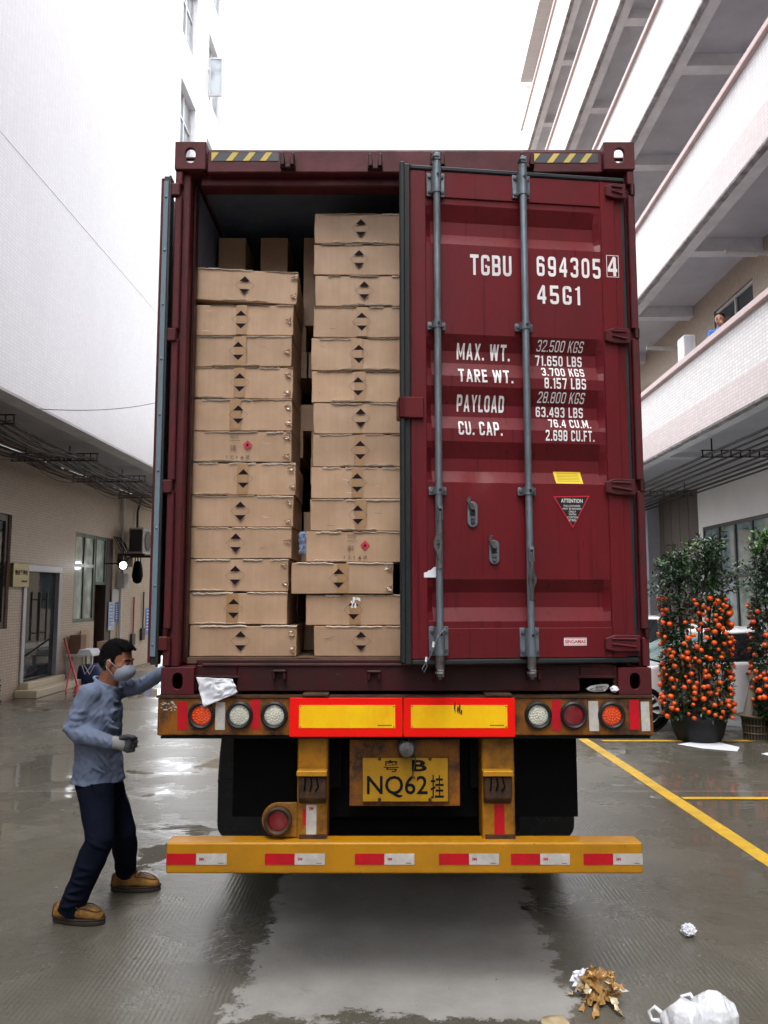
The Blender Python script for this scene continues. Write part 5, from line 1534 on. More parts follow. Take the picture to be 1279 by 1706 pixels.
# ------------------------------------------------------------------ cartons
CD = 0.46
def make_carton(x0, x1, z0, z1, y0, label, group, kind='mark', seed=0, yaw=0.0, dep=CD, detail=True):
    rnd = random.Random(seed)
    cx = (x0+x1)/2; w_ = x1-x0; h_ = z1-z0
    t = thing('carton', label, 'carton', loc=(cx, y0+dep/2, z0), rotz=yaw, group=group)
    Mx = W[t.name]
    hw, hd = w_/2, dep/2
    mb = MB(Mx)
    if detail:
        # slightly crushed box: grid faces pushed in and out
        n = 10; m_ = 4
        def P(u, v, q):
            x = -hw+w_*u; y = -hd+dep*v; z = h_*q
            e = Vector((x, y, z))
            nn = noise.noise_vector(Vector((x*5+seed*3.1, y*5, z*9+seed)))*0.0045
            if q in (0, 1): nn.z *= 0.5
            sagz = -0.006*4*u*(1-u)*q*(0.2+((seed*37) % 10)/10.0)
            return e+nn+Vector((0, 0, sagz))
        # front and back
        def grid(f, a, b_):
            vs = [f(i/a, j/b_) for j in range(b_+1) for i in range(a+1)]
            mb.add(vs, [(j*(a+1)+i, j*(a+1)+i+1, (j+1)*(a+1)+i+1, (j+1)*(a+1)+i) for j in range(b_) for i in range(a)])
        grid(lambda a, b_: P(a, 0, b_), n, m_); grid(lambda a, b_: P(1-a, 1, b_), n, m_)
        grid(lambda a, b_: P(1, a, b_), 4, m_); grid(lambda a, b_: P(0, 1-a, b_), 4, m_)
        grid(lambda a, b_: P(a, b_, 1), n, 4); grid(lambda a, b_: P(a, 1-b_, 0), n, 4)
        bm = bmesh.new(); me = mesh_of('tmp', mb, None); bm.from_mesh(me); bpy.data.meshes.remove(me)
        bmesh.ops.remove_doubles(bm, verts=bm.verts[:], dist=0.0006)
        out = MB(); bm.verts.index_update(); out.v = [v.co.copy() for v in bm.verts]; out.f = [tuple(v.index for v in f.verts) for f in bm.faces]; bm.free()
        part('box', out, M['carton'], t, smooth=40, bevel=0.003)
    else:
        mb.box(-hw, hw, -hd, hd, 0, h_); part('box', mb, M['carton'], t)
        return t
    yf = -hd-0.0062
    # film and tape over the long edges, their highlights put into the pale colour
    tb = MB(Mx)
    def strip(u0, u1, z_, th, lip):
        k = 14; vs = []
        for i in range(k+1):
            x = -hw+w_*(u0+(u1-u0)*i/k); jz = rnd.uniform(-0.0025, 0.0025)
            vs += [(x, yf+0.001+rnd.uniform(-.001, .001), z_+jz-th*rnd.uniform(.6, 1.1)), (x, yf-0.0015, z_+jz), (x, yf+0.012, z_+jz+lip)]
        tb.add(vs, [(3*i, 3*i+3, 3*i+4, 3*i+1) for i in range(k)]+[(3*i+1, 3*i+4, 3*i+5, 3*i+2) for i in range(k)])
    u_ = rnd.uniform(0, .2)
    while u_ < .95:
        v_ = min(1, u_+rnd.uniform(.12, .6)); strip(u_, v_, h_-0.003, rnd.uniform(.002, .009), 0.004); u_ = v_+rnd.uniform(.01, .14)
    if rnd.random() < 0.6:
        a = rnd.uniform(0, .5); strip(a, min(1, a+rnd.uniform(.3, .6)), 0.010, 0.006, 0.002)
    part('tape', tb, M['film'], t, smooth=50)
    if rnd.random() < 0.55 and kind == 'mark':
        ct = MB(Mx); xo_ = rnd.uniform(-.03, .012); ct.add([(xo_-.03, yf-.0008, .004), (xo_+.03, yf-.0008, .004), (xo_+.031, yf-.0010, h_-.004), (xo_-.029, yf-.0010, h_-.004)], [(0, 1, 2, 3)]); part('centre_tape', ct, M['centre_tape'], t)
    if rnd.random() < 0.5:
        sc = MB(Mx)
        for q in range(rnd.randint(1, 4)):
            x = rnd.uniform(-hw*.9, hw*.5); z = rnd.uniform(.02, h_-.03); l_ = rnd.uniform(.01, .07); dz = rnd.uniform(-.012, .012)
            sc.add([(x, yf-.0012, z), (x+l_*.5, yf-.0014, z+dz-.0012), (x+l_, yf-.0012, z+dz*1.3), (x+l_*.5, yf-.0014, z+dz+.0012)], [(0, 1, 2, 3)])
        part('scuff', sc, M['film'] if rnd.random() < .5 else M['print_thin'], t)
    # crushed corner of clear tape on the right
    if rnd.random() < 0.95:
        for zz in ((h_*0.78, h_*0.2) if rnd.random() < .7 else (h_*0.5,)):
            cb = MB(Mx); side = 1; zz += rnd.uniform(-.012, .012)
            cxx = hw-rnd.uniform(.001, .012); vs = []; k = 6
            for i in range(k):
                for j in range(5):
                    vs.append((cxx-i/(k-1)*rnd.uniform(.015, .045), yf-0.001-rnd.uniform(0, .006)*(1 if 0 < i < k-1 else 0), zz+(j-2)*rnd.uniform(.006, .011)*(1-i*0.13)))
            cb.add(vs, [(i*5+j, i*5+j+1, (i+1)*5+j+1, (i+1)*5+j) for i in range(k-1) for j in range(4)])
            part('corner_tape', cb, M['tape'], t)
    off = rnd.uniform(-.012, .012)
    mx_ = (-0.01 if kind != 'hazard' else 0)+off
    if kind == 'mark':
        s = 0.052*min(1.0, h_/0.16)*1.0; cz = h_*0.5; pm = MB(Mx); a = yf-0.0018; cut_ = s*0.42
        pm.add([(mx_, a, cz+s), (mx_-(s-cut_), a, cz+cut_), (mx_+(s-cut_), a, cz+cut_)], [(0, 1, 2)])
        part('diamond_corner', pm, M['print'], t); pm = MB(Mx)
        pm.add([(mx_, a, cz-s), (mx_+(s-cut_), a, cz-cut_), (mx_-(s-cut_), a, cz-cut_)], [(0, 1, 2)])
        part('diamond_corner', pm, M['print'], t)
        pl = MB(Mx); tt = 0.0011
        cs = [(mx_, cz+s), (mx_+s, cz), (mx_, cz-s), (mx_-s, cz)]
        ci = [(mx_, cz+s-tt*2), (mx_+s-tt*2, cz), (mx_, cz-s+tt*2), (mx_-s+tt*2, cz)]
        vs = [(p, a-0.0003, q) for p, q in cs]+[(p, a-0.0003, q) for p, q in ci]
        pl.add(vs, [(k, (k+1) % 4, 4+(k+1) % 4, 4+k) for k in range(4)])
        part('diamond_outline', pl, M['print_thin'], t)
    elif kind == 'hazard':
        a = yf-0.0018; cz = h_*0.55; pm = MB(Mx); s = 0.026; cx_ = 0.045
        pm.add([(cx_, a, cz+s), (cx_-s, a, cz), (cx_, a, cz-s), (cx_+s, a, cz)], [(0, 1, 2, 3)])
        part('flammable_mark', pm, M['print_red'], t)
        fl = MB(Mx); b2 = a-0.0008
        fl.add([(cx_-.006, b2, cz-.006), (cx_-.008, b2, cz+.003), (cx_-.003, b2, cz+.002), (cx_, b2, cz+.012), (cx_+.003, b2, cz+.003), (cx_+.007, b2, cz+.004), (cx_+.005, b2, cz-.006)], [tuple(range(7))])
        fl.quad((cx_-.008, b2, cz-.011), (cx_+.008, b2, cz-.011), (cx_+.008, b2, cz-.009), (cx_-.008, b2, cz-.009))
        part('flame', fl, M['print'], t)
        pr_ = MB(Mx)
        def q_(x0, x1, z0, z1): pr_.quad((x0, a, z0), (x1, a, z0), (x1, a, z1), (x0, a, z1))
        for i in range(4): q_(-0.05, 0.0-0.006*(i % 2), h_*.90-i*0.006, h_*.90-i*0.006+0.002)
        q_(-0.05, 0.008, h_*.68, h_*.68+0.0025)
        for i in range(9): q_(-0.048+i*0.0038, -0.048+i*0.0038+rnd.choice((.0014, .0024)), h_*.37, h_*.54)
        z_ = h_*.10; d_ = 0.017
        x = -0.070
        pr_.quad((x+.001, a, z_), (x+.009, a, z_), (x+.009, a, z_+.002), (x+.001, a, z_+.002)); q_(x+.004, x+.006, z_, z_+.014); q_(x+.002, x+.008, z_+.010, z_+.016)
        x = -0.046
        for (u0, u1, v0, v1) in ((0, d_, 0, .0015), (0, d_, d_-.0015, d_), (0, .0015, 0, d_), (d_-.0015, d_, 0, d_), (.004, .012, .008, .012), (.007, .009, .003, .008)): q_(x+u0, x+u1, z_+v0, z_+v1)
        x = -0.018
        q_(x+.003, x+.009, z_+.009, z_+.015); q_(x+.0052, x+.0068, z_, z_+.009); q_(x+.001, x+.011, z_+.004, z_+.006)
        x = 0.006
        pr_.add([(x, a, z_), (x+.022, a, z_), (x+.011, a, z_+.017)], [(0, 1, 2)])
        x = 0.036
        for (u0, u1, v0, v1) in ((0, d_, 0, .0015), (0, d_, d_-.0015, d_), (0, .0015, 0, d_), (d_-.0015, d_, 0, d_)): q_(x+u0*1.15, x+u1*1.15, z_+v0, z_+v1)
        pr_.quad((x+.002, a, z_+.002), (x+.008, a, z_+.002), (x+.019, a, z_+.015), (x+.011, a, z_+.015))
        part('carton_print', pr_, M['print_thin'], t, kind='stuff')
    return t
YC = Y0+0.20
def cx_(px, py): return atY(px, py, YC).x
zs_l = [452, 507, 559, 611, 664, 718, 770, 825, 878, 931, 986, 1041, 1098]
exl = [(322, 492), (316, 488), (315, 486), (315, 487), (314, 486), (312, 485), (317, 491), (315, 487), (312, 486), (305, 480), (304, 478), (315, 493)]
names = ['topmost', 'second', 'third', 'fourth', 'fifth', 'sixth', 'seventh', 'eighth', 'ninth', 'tenth', 'eleventh', 'bottom']
zl_ = [atY(640, v, YC).z for v in zs_l]; zl_[-1] = floor_z+0.0005
extra = {0: ', its lid edge sloping and right corner creased', 6: ', jutting out to the right', 9: ', jutting out to the left', 11: ', shifted to the right on the container floor', 10: ', flush left of the one under it'}
for i in range(12):
    ym_ = (zs_l[i]+zs_l[i+1])/2; x0 = cx_(exl[i][0], ym_); x1 = cx_(exl[i][1], ym_)
    if i == 5: lab = 'carton with the red flammable diamond facing out in the shorter left stack'
    elif i in (0, 11): lab = 'brown carton at the '+('top' if i == 0 else 'bottom')+' of the shorter left stack'+(', right corner creased' if i == 0 else ', shifted right')
    else: lab = 'brown carton, '+names[i]+' from the top of the shorter left stack'
    t = make_carton(x0, x1, zl_[i+1]+0.002, zl_[i]-0.003, YC+(0.0 if i != 11 else -0.01), lab, 'cartons in the open front stacks', 'hazard' if i == 5 else 'mark', seed=i+1, yaw=radians([1.8, .5, -.4, .6, .2, 0, 1.0, .7, -.3, .2, .1, .8][i]))
    if i == 0:
        mt = W[t.name] @ Matrix.Translation((0, 0, 0.012)) @ Matrix.Rotation(radians(2.4), 4, 'Y'); t.matrix_basis = mt; t.matrix_world = mt
zs_r = [356, 407, 459, 511, 563, 618, 671, 723, 778, 831, 885, 937, 990, 1042, 1098]
exr = [524, 523, 525, 522, 519, 519, 522, 521, 518, 517, 510, 485, 509, 522]
namr = ['topmost', 'second', 'third', 'fourth', 'fifth', 'sixth', 'seventh', 'eighth', 'ninth', 'tenth', 'eleventh', 'twelfth', 'thirteenth', 'bottom']
zr_ = [atY(640, v, YC).z for v in zs_r]; zr_[-1] = floor_z+0.0005
exx = {11: ', jutting out left', 12: ', diamond scuffed white'}
for i in range(14):
    x0 = cx_(exr[i], (zs_r[i]+zs_r[i+1])/2); x1 = x0+0.535
    if i == 10: lab = 'carton with the red flammable diamond facing out in the taller right stack'
    elif i in (0, 13): lab = 'brown carton at the '+('top' if i == 0 else 'bottom')+' of the taller stack beside the closed door'
    else: lab = 'brown carton, '+namr[i]+' from the top of the taller right stack'+exx.get(i, '')
    t = make_carton(x0, x1, zr_[i+1]+0.002, zr_[i]-0.003, YC-0.005+(0.0 if i != 11 else -0.02), lab, 'cartons in the open front stacks', 'hazard' if i == 10 else 'mark', seed=40+i, yaw=radians([0.2, .1, .3, 0, -.3, .3, .1, -.2, .3, -.1, 0, 1.0, .2, .3][i]))
    if i == 12:
        mb = MB(W[t.name]); rnd = random.Random(4)
        for k in range(16):
            x = -0.012+rnd.uniform(-.022, .026); z = 0.085+rnd.uniform(0, .05); w_ = rnd.uniform(.003, .012); h_ = rnd.uniform(.006, .02); y = -CD/2-0.0095-k*0.0001
            mb.add([(x, y, z), (x+w_, y, z+rnd.uniform(-.003, .003)), (x+w_*.8, y, z+h_), (x-w_*.1, y, z+h_*.8)], [(0, 1, 2, 3)])
        part('torn_label', mb, M['white_print'], t)
# darker cartons of the second row
gl = 'cartons in the dark second row'
ll = 'brown carton in the dark second row behind the open stacks'
for j, x0 in enumerate((XL+0.10, XL+0.60)):
    z = floor_z+0.0005; k = 0
    while z < 3.40:
        o = [0.02, -0.03, 0.05, 0.0, -0.045, 0.03, -0.02][(k*3+j) % 7]
        wd = 0.49 if j == 1 else 0.5
        if j == 1: o += 0.07*(1 if k % 2 else 0.1)+0.03
        make_carton(x0+o, x0+o+wd, z, z+0.160, YC+0.50, ll, gl, detail=False, seed=k); z += 0.163; k += 1
ls = 'brown carton standing on end high in the dark second row'
for k in range(3):
    x = atY((364, 434, 506)[k], 430, YC+0.5).x
    make_carton(x, x+0.165, z+0.001, z+0.56, YC+0.50, ls, 'cartons standing on end at the back', detail=False, seed=k)
# bit of pale blue cloth caught between the stacks
mb = MB(); p0, p1 = atY(497, 885, YC-0.0), atY(510, 923, YC)
vs = []
for i in range(5):
    for j in range(9):
        vs.append((p0.x+(p1.x-p0.x)*i/4+0.01*noise.noise((i*.9, j*.7, 0)), YC+0.03+0.03*noise.noise((i*.8, j*.9, 5)), p1.z+(p0.z-p1.z)*j/8))
mb.add(vs, [(i*9+j, (i+1)*9+j, (i+1)*9+j+1, i*9+j+1) for i in range(4) for j in range(8)])
o = single('plastic_scrap', mb, M['bluepale'], 'pale blue scrap of plastic caught between the two carton stacks', 'plastic scrap', smooth=True)
o.modifiers.new('s', 'SOLIDIFY').thickness = 0.001
# ------------------------------------------------------------------ trailer
YT = 4.00
TR = thing('semi_trailer', 'yellow and rusty semi trailer carrying the maroon container, rear bumper towards the viewer', 'trailer', loc=(XC, YT, 0))
def tx(px, py, Y=YT): return atY(px, py, Y).x
def tz_(py, Y=YT): return atY(640, py, Y).z
bx0, bx1 = tx(262, 1190), tx(1088, 1190)
bz0, bz1 = tz_(1226), min(tz_(1162), ZB0-0.006)
mb = MB(); mb.box(bx0, bx1, YT, YT+0.14, bz0, bz1); part('rear_beam', mb, M['rusty'], TR, bevel=0.006)
mb = MB(); mb.box(bx0-0.006, bx1+0.006, YT-0.008, YT+0.2, bz1-0.001, ZB0-0.001); part('beam_top_plate', mb, M['rust'], TR)
mb = MB(); mb.box(bx0+0.02, bx1-0.02, YT-0.004, YT+0.1, bz0-0.012, bz0-0.001); part('beam_lower_lip', mb, M['black'], TR)
for (a, b_, c_, d_) in ((495, 545, 1231, 1402), (803, 857, 1231, 1402)):
    y = YT+0.05
    mb = MB(); mb.box(tx(a, 1300, y), tx(b_, 1300, y), y, y+0.16, tz_(d_, y), bz0-0.012); part('bumper_post', mb, M['yellow_dirty'], TR, bevel=0.008)
    xm = (tx(a, 1300)+tx(b_, 1300))/2
    w2 = 0.068
    mb = MB(); mb.box(xm-w2, xm+w2, YT+0.005, YT+0.049, tz_(1332), tz_(1294)); mb.prism([(xm-w2, YT+0.049, tz_(1332)), (xm-w2, YT+0.005, tz_(1331)), (xm-w2, YT+0.049, tz_(1344))], (2*w2, 0, 0))
    part('hook_block', mb, M['rust'], TR, bevel=0.006)
    mb = MB(); mb.box(xm-w2-0.008, xm+w2+0.004, YT-0.012, YT+0.046, tz_(1293), tz_(1284)); part('hook_plate', mb, M['yellow'], TR, bevel=0.003)
    mb = MB()
    for k in range(3):
        x = xm-0.035+k*0.027; mb.tube([(x, YT-0.004, tz_(1293)), (x+0.006*k, YT-0.006, tz_(1303+4*k)), (x-0.004, YT-0.001, tz_(1318))], 0.004, n=6)
    part('chain_drip', mb, M['black'], TR)
    mb = MB(); mb.box(tx(a, 1300, y)+0.012, tx(b_, 1300, y)-0.0, y-0.004, y, tz_(1398, y), tz_(1390, y)); part('weld_strip', mb, M['rust'], TR)
# stickers on the posts
def tsheet(a, b_, c_, d_, mat, name, y=YT-0.0022, skew=0, cuts=None):
    x0, x1, z1, z0 = tx(a, c_, y), tx(b_, c_, y), tz_(c_, y), tz_(d_, y)
    mb = MB(); mb.box(x0, x1, y, y+0.0016, z0, z1)
    if skew:
        mb.v = [Vector((v.x+(skew*(1-(v.z-z0)/(z1-z0))), v.y, v.z)) for v in mb.v]
    return part(name, mb, mat, TR)
yp = YT+0.05-0.0022
tsheet(510, 527, 1341, 1391, M['refl_white'], 'reflective_strip', yp)
tsheet(504, 509.5, 1347, 1374, M['refl_tape_red'], 'reflective_strip', yp)
tsheet(823, 840, 1340, 1391, M['refl_tape_red'], 'reflective_strip', yp)
def tmark(x0p, x1p, ytp, ybp, s, y, mat='print_red', bold=0.03, rot=False):
    mb = MB(); text_xz(mb, s, tx(x0p, ytp, y), tx(x1p, ytp, y), tz_(ybp, y), tz_(ytp, y), y, bold); return part('print', mb, M[mat], TR)
tmark(514, 522, 1344, 1350, '3M', yp-0.001)
# strips on the beam
for (a, b_, c_, d_, mm, sk) in ((295, 312, 1169, 1216, 'refl_tape_red', 0.004), (359, 375, 1170, 1216, 'refl_white', 0), (417, 433, 1165, 1215, 'refl_tape_red', 0.004), (919, 934, 1166, 1217, 'refl_tape_red', -0.002), (980, 996, 1168, 1218, 'refl_white', 0.002), (1048, 1064, 1165, 1216, 'refl_tape_red', 0), (1067, 1081, 1169, 1218, 'refl_white', 0.002)):
    tsheet(a, b_, c_, d_, M[mm], 'reflective_strip', skew=sk)
mb = MB(); rnd = random.Random(5)
for k in range(26):
    px, py = 268+rnd.random()*24, 1170+rnd.random()*14; x, z = tx(px, py), tz_(py); w_ = rnd.uniform(.004, .014)
    mb.add([(x, YT-0.0012-k*.00003, z), (x+w_, YT-0.0012-k*.00003, z+rnd.uniform(-.003, .003)), (x+w_*.7, YT-0.0012-k*.00003, z+w_*.6), (x-.002, YT-0.0012-k*.00003, z+w_*.5)], [(0, 1, 2, 3)])
part('torn_tape', mb, M['refl_white'], TR, kind='stuff')
# lamps
def lamp(px, py, lens, r=0.066):
    x, z = tx(px, py), tz_(py)
    mb = MB(); mb.lathe([(r, 0.02), (r, -0.014), (r-0.008, -0.022), (r-0.016, -0.018), (r-0.018, 0.0)], (x, YT-0.002, z), 'y', 32)
    L_ = part('tail_lamp', mb, M['rubber'], TR, smooth=35)
    mb = MB(); R_ = r-0.0178
    mb.lathe([(R_, 0.0), (R_, -0.006), (R_*.6, -0.0105), (0.0, -0.012)], (x, YT-0.002, z), 'y', 28)
    part('lens', mb, M[lens], L_, smooth=60)
    mb = MB(); n = 0
    for ring, cnt in ((0, 1), (0.28, 6), (0.55, 12), (0.82, 17)):
        for k in range(cnt):
            q = 2*pi*k/cnt+ring*3
            rr = ring*R_
            mb.sphere((x+rr*cos(q), YT-0.002-0.0115+0.006*ring**2, z+rr*sin(q)), 0.0048, 6, 4)
    if lens != 'lens_red': part('lens_bead', mb, M[lens], L_, smooth=True, kind='stuff')
for (px, lens) in ((336, 'lens_orange'), (399, 'lens_clear'), (457, 'lens_clear'), (896, 'lens_clear'), (955, 'lens_red'), (1018, 'lens_orange')):
    lamp(px, 1191, lens)
# the two long reflector boards
for (a, b_, ia, ib) in ((482, 670.5, 498, 658), (672.5, 858, 684.5, 845)):
    x0, x1, z0, z1 = tx(a, 1190, YT-.02), tx(b_, 1190, YT-.02), tz_(1228, YT-.02), tz_(1163, YT-.02)
    mb = MB(); mb.box(x0, x1, YT-0.016, YT-0.003, z0, z1); R_ = part('reflector_board', mb, M['refl_red'], TR, bevel=0.002)
    i0, i1, j0, j1 = tx(ia, 1190, YT-.02), tx(ib, 1190, YT-.02), tz_(1213, YT-.02), tz_(1175, YT-.02)
    mb = MB(); mb.box(i0, i1, YT-0.0176, YT-0.0161, j0, j1); part('reflector_field', mb, M['refl_yellow'], R_)
    mb = MB()
    for (u, v) in ((i0+.006, j0+.006), (i1-.006, j0+.006), (i0+.006, j1-.006), (i1-.006, j1-.006)): mb.lathe([(0.003, -0.0177), (0.003, -0.0195), (0, -0.0195)], (u, YT, v), 'y', 8)
    part('rivets', mb, M['rust'], R_, kind='stuff')
    mb = MB(); [mb.quad((i1-.085+.007*k, YT-.0182, j0+.010), (i1-.080+.007*k, YT-.0182, j0+.010), (i1-.080+.007*k, YT-.0182, j0+.0155), (i1-.085+.007*k, YT-.0182, j0+.0155)) for k in range(10)]; part('print', mb, M['rust'], R_, kind='stuff')
mb = MB(); rnd = random.Random(9)
for (px, py, L) in ((757, 1168, 20), (765, 1170, 22), (762, 1176, 14), (768, 1182, 10)):
    x, z = tx(px, py, YT-.02), tz_(py, YT-.02); l_ = L/1331*3.98; w_ = 0.006
    mb.add([(x, YT-0.0185, z), (x+w_, YT-0.0185, z-l_*.2), (x+w_*.6, YT-0.0185, z-l_), (x-w_*.6, YT-0.0185, z-l_*.6)], [(0, 1, 2, 3)])
part('scorch_mark', mb, M['rust'], TR)
# lamp plate of rust on the middle of the deck edge
for (a, b_) in ((504, 548), (806, 852)):
    mb = MB(); mb.box(tx(a, 1158), tx(b_, 1158), YT-0.02, YT+0.1, ZB0-0.004, ZB0+0.012); part('twist_lock', mb, M['rust'], TR, bevel=0.004)
# bumper bar
yb = YT-0.01
ux0, ux1 = tx(276, 1430, yb), tx(1071, 1430, yb); uz0, uz1 = tz_(1456, yb), tz_(1404, yb)
mb = MB(); mb.box(ux0, ux1, yb, yb+0.12, uz0, uz1); part('bumper', mb, M['yellow'], TR, bevel=0.010, seg=3)
for (a, m_, b_) in ((277, 326.5, 377.5), (441, 490.5, 541), (591, 640, 690), (731, 781, 831), (851, 899.5, 949), (972, 1021, 1070)):
    for (u, v, mm) in ((a, m_, 'refl_tape_red'), (m_+0.3, b_, 'refl_white')):
        x0, x1, z0, z1 = tx(u, 1430, yb), tx(v, 1430, yb), tz_(1440.5, yb), tz_(1422, yb)
        mb = MB(); mb.box(x0, x1, yb-0.0022, yb-0.0006, z0, z1); q = part('reflective_strip', mb, M[mm], TR)
    mb = MB(); text_xz(mb, '3M', tx(m_+5, 1430, yb), tx(m_+13, 1430, yb), tz_(1433.5, yb), tz_(1428.5, yb), yb-0.003, 0.05); part('print', mb, M['print_red'], TR)
    mb = MB(); mb.quad((tx(b_-14, 1430, yb), yb-.003, tz_(1438.3, yb)), (tx(b_-5, 1430, yb), yb-.003, tz_(1438.3, yb)), (tx(b_-5, 1430, yb), yb-.003, tz_(1437.4, yb)), (tx(b_-14, 1430, yb), yb-.003, tz_(1437.4, yb))); part('print', mb, M['rust'], TR)
# number plate with its backing
yq = YT+0.09
x0, x1, z0, z1 = tx(582, 1300, yq), tx(766, 1300, yq), tz_(1343, yq), tz_(1232, yq)
mb = MB(); mb.box(x0, x1, yq, yq+0.01, z0, z1); part('plate_backing', mb, M['rusty'], TR, bevel=0.003)
yq2 = yq-0.02
x0, x1, z0, z1 = tx(603, 1300, yq2), tx(747, 1300, yq2), tz_(1336, yq2), tz_(1261, yq2)
mb = MB(); mb.box(x0, x1, yq2, yq2+0.004, z0, z1); NP = part('number_plate', mb, M['plate'], TR, bevel=0.002)
mb = MB()
def ptxt(s, a, b_, c_, d_, bold):
    text_xz(mb, s, tx(a, 1300, yq2), tx(b_, 1300, yq2), tz_(d_, yq2), tz_(c_, yq2), yq2-0.0018, bold)
ptxt('粤', 639, 664, 1266, 1286, 0.006); ptxt('B', 686, 711, 1266, 1285, 0.03)
ptxt('NQ62', 611, 712, 1292, 1329, 0.012); ptxt('挂', 717, 739, 1291, 1330, 0.008)
part('lettering', mb, M['plate_ink'], NP)
mb = MB(); t_ = 0.003
for (a, b_, c_, d_) in ((x0, x1, z0, z0+t_), (x0, x1, z1-t_, z1), (x0, x0+t_, z0, z1), (x1-t_, x1, z0, z1)): mb.box(a, b_, yq2-0.004, yq2-0.0005, c_, d_)
part('plate_rim', mb, M['rust'], NP)
for (px, py) in ((632, 1264), (716, 1264), (632, 1332), (716, 1332)):
    mb = MB(); mb.lathe([(0.009, -0.001), (0.008, -0.006), (0, -0.007)], (tx(px, py, yq2), yq2, tz_(py, yq2)), 'y', 10); part('bolt', mb, M['rust'], NP)
mb = MB(); xm, zm = tx(677, 1250, yq2-.05), tz_(1251, yq2-.05)
mb.lathe([(0.0, -0.075), (0.034, -0.07), (0.046, -0.045), (0.046, 0.05), (0.0, 0.05)], (xm, yq2, zm+0.01), 'y', 20); mb.box(xm-0.02, xm+0.02, yq2-0.03, yq2+0.08, zm+0.03, zm+0.09)
part('plate_lamp', mb, M['galv_dark'], TR, smooth=40)
mb = MB(); mb.tube([(xm+.03, yq2-.03, zm+.02), (xm+.045, yq2-.04, zm-.05), (xm+.03, yq2-.02, zm-.12), (xm+.042, yq2-.01, zm-.14)], 0.003, n=6); part('lamp_wire', mb, M['cable'], TR)
# round red lamp on the left post
yl = YT+0.045
xm, zm = tx(463, 1367, yl), tz_(1367, yl)
mb = MB(); pts = []
for k in range(17):
    q = pi/2+pi*k/16; pts.append((xm+0.082*cos(q), yl+0.012, zm+0.082*sin(q)))
xe = tx(494.5, 1367, yl)-0.001
pts += [(xe, yl+0.012, zm-0.082), (xe, yl+0.012, zm+0.082)]
mb.prism(pts, (0, 0.012, 0)); part('lamp_bracket', mb, M['yellow_dirty'], TR, bevel=0.003)
mb = MB(); r = 0.069; mb.lathe([(r, 0.012), (r, -0.02), (r-0.010, -0.026), (r-0.02, -0.018), (r-0.021, 0.0)], (xm, yl, zm), 'y', 32)
L_ = part('fog_lamp', mb, M['rust'], TR, smooth=35)
mb = MB(); mb.lathe([(r-0.0205, 0.0), (r-0.0205, -0.006), (0.02, -0.012), (0, -0.012)], (xm, yl, zm), 'y', 28); part('lens', mb, M['lens_red'], L_, smooth=60)
# chassis
mb = MB()
for x in (XC-0.45, XC+0.33): mb.box(x, x+0.12, YT+0.2, YF-0.3, 0.92, ZB0-0.02)
for k in range(22): mb.box(XC-1.15, XC+1.15, YT+0.5+k*0.53, YT+0.58+k*0.53, ZB0-0.14, ZB0-0.03)
mb.box(XC-0.9, XC+0.9, YT+0.3, YT+0.36, 0.75, ZB0-0.03)
part('chassis_frame', mb, M['black'], TR)
mb = MB(); mb.lathe([(0.0, -.70), (.10, -.69), (.16, -.64), (.165, 0), (.16, .64), (.10, .69), (0, .70)], (XC-.02, 4.85, 0.60), 'x', 24); part('gap_blocker', mb, M['black'], TR, smooth=40)  # added black cylinder, darkens the open gap under the trailer
mb = MB(); mb.box(XC-.6, XC-.56, 4.7, 5.0, .7, ZB0-.15); mb.box(XC+.52, XC+.56, 4.7, 5.0, .7, ZB0-.15); part('blocker_strap', mb, M['black'], TR)
for hx in (-.25, .05, .3):
    mb = MB(); mb.tube([(XC+hx, 4.7, 1.15), (XC+hx+.05, 4.62, .9), (XC+hx-.04, 4.7, .72)], .012, n=6); part('air_hose', mb, M['galv_dark'], TR, smooth=60)
# wheels and mudguards
tL0, tR1 = -1.135, 1.295
ctr = (tL0+tR1)/2
for k, ya in enumerate((6.28, 7.62, 8.96)):
    mb = MB(); mb.tube([(ctr-1.15, ya, 0.52), (ctr+1.15, ya, 0.52)], 0.075, n=12); mb.box(ctr-0.62, ctr-0.48, ya-0.35, ya+0.35, 0.62, 0.72); mb.box(ctr+0.48, ctr+0.62, ya-0.35, ya+0.35, 0.62, 0.72)
    part('axle', mb, M['black'], TR)
    for s in (-1, 1):
        for o in (0.03, 0.34):
            x0 = ctr+s*(1.205-o); mb = MB()
            prof = [(0.27, 0.02), (0.33, 0.0), (0.45, 0.0), (0.495, 0.02), (0.51, 0.06), (0.51, 0.23), (0.495, 0.265), (0.45, 0.28), (0.33, 0.28), (0.27, 0.26)]
            mb.lathe([(r, -s*a) for r, a in prof], (x0, ya, 0.512), 'x', 36)
            tw = part('tyre', mb, M['tyre'], TR, smooth=40)
            mb = MB(); mb.lathe([(0.275, -s*0.03), (0.26, -s*0.08), (0.12, -s*0.10), (0.0, -s*0.10)], (x0, ya, 0.512), 'x', 24); part('rim', mb, M['galv_dark'], tw, smooth=40)
YM = 5.62
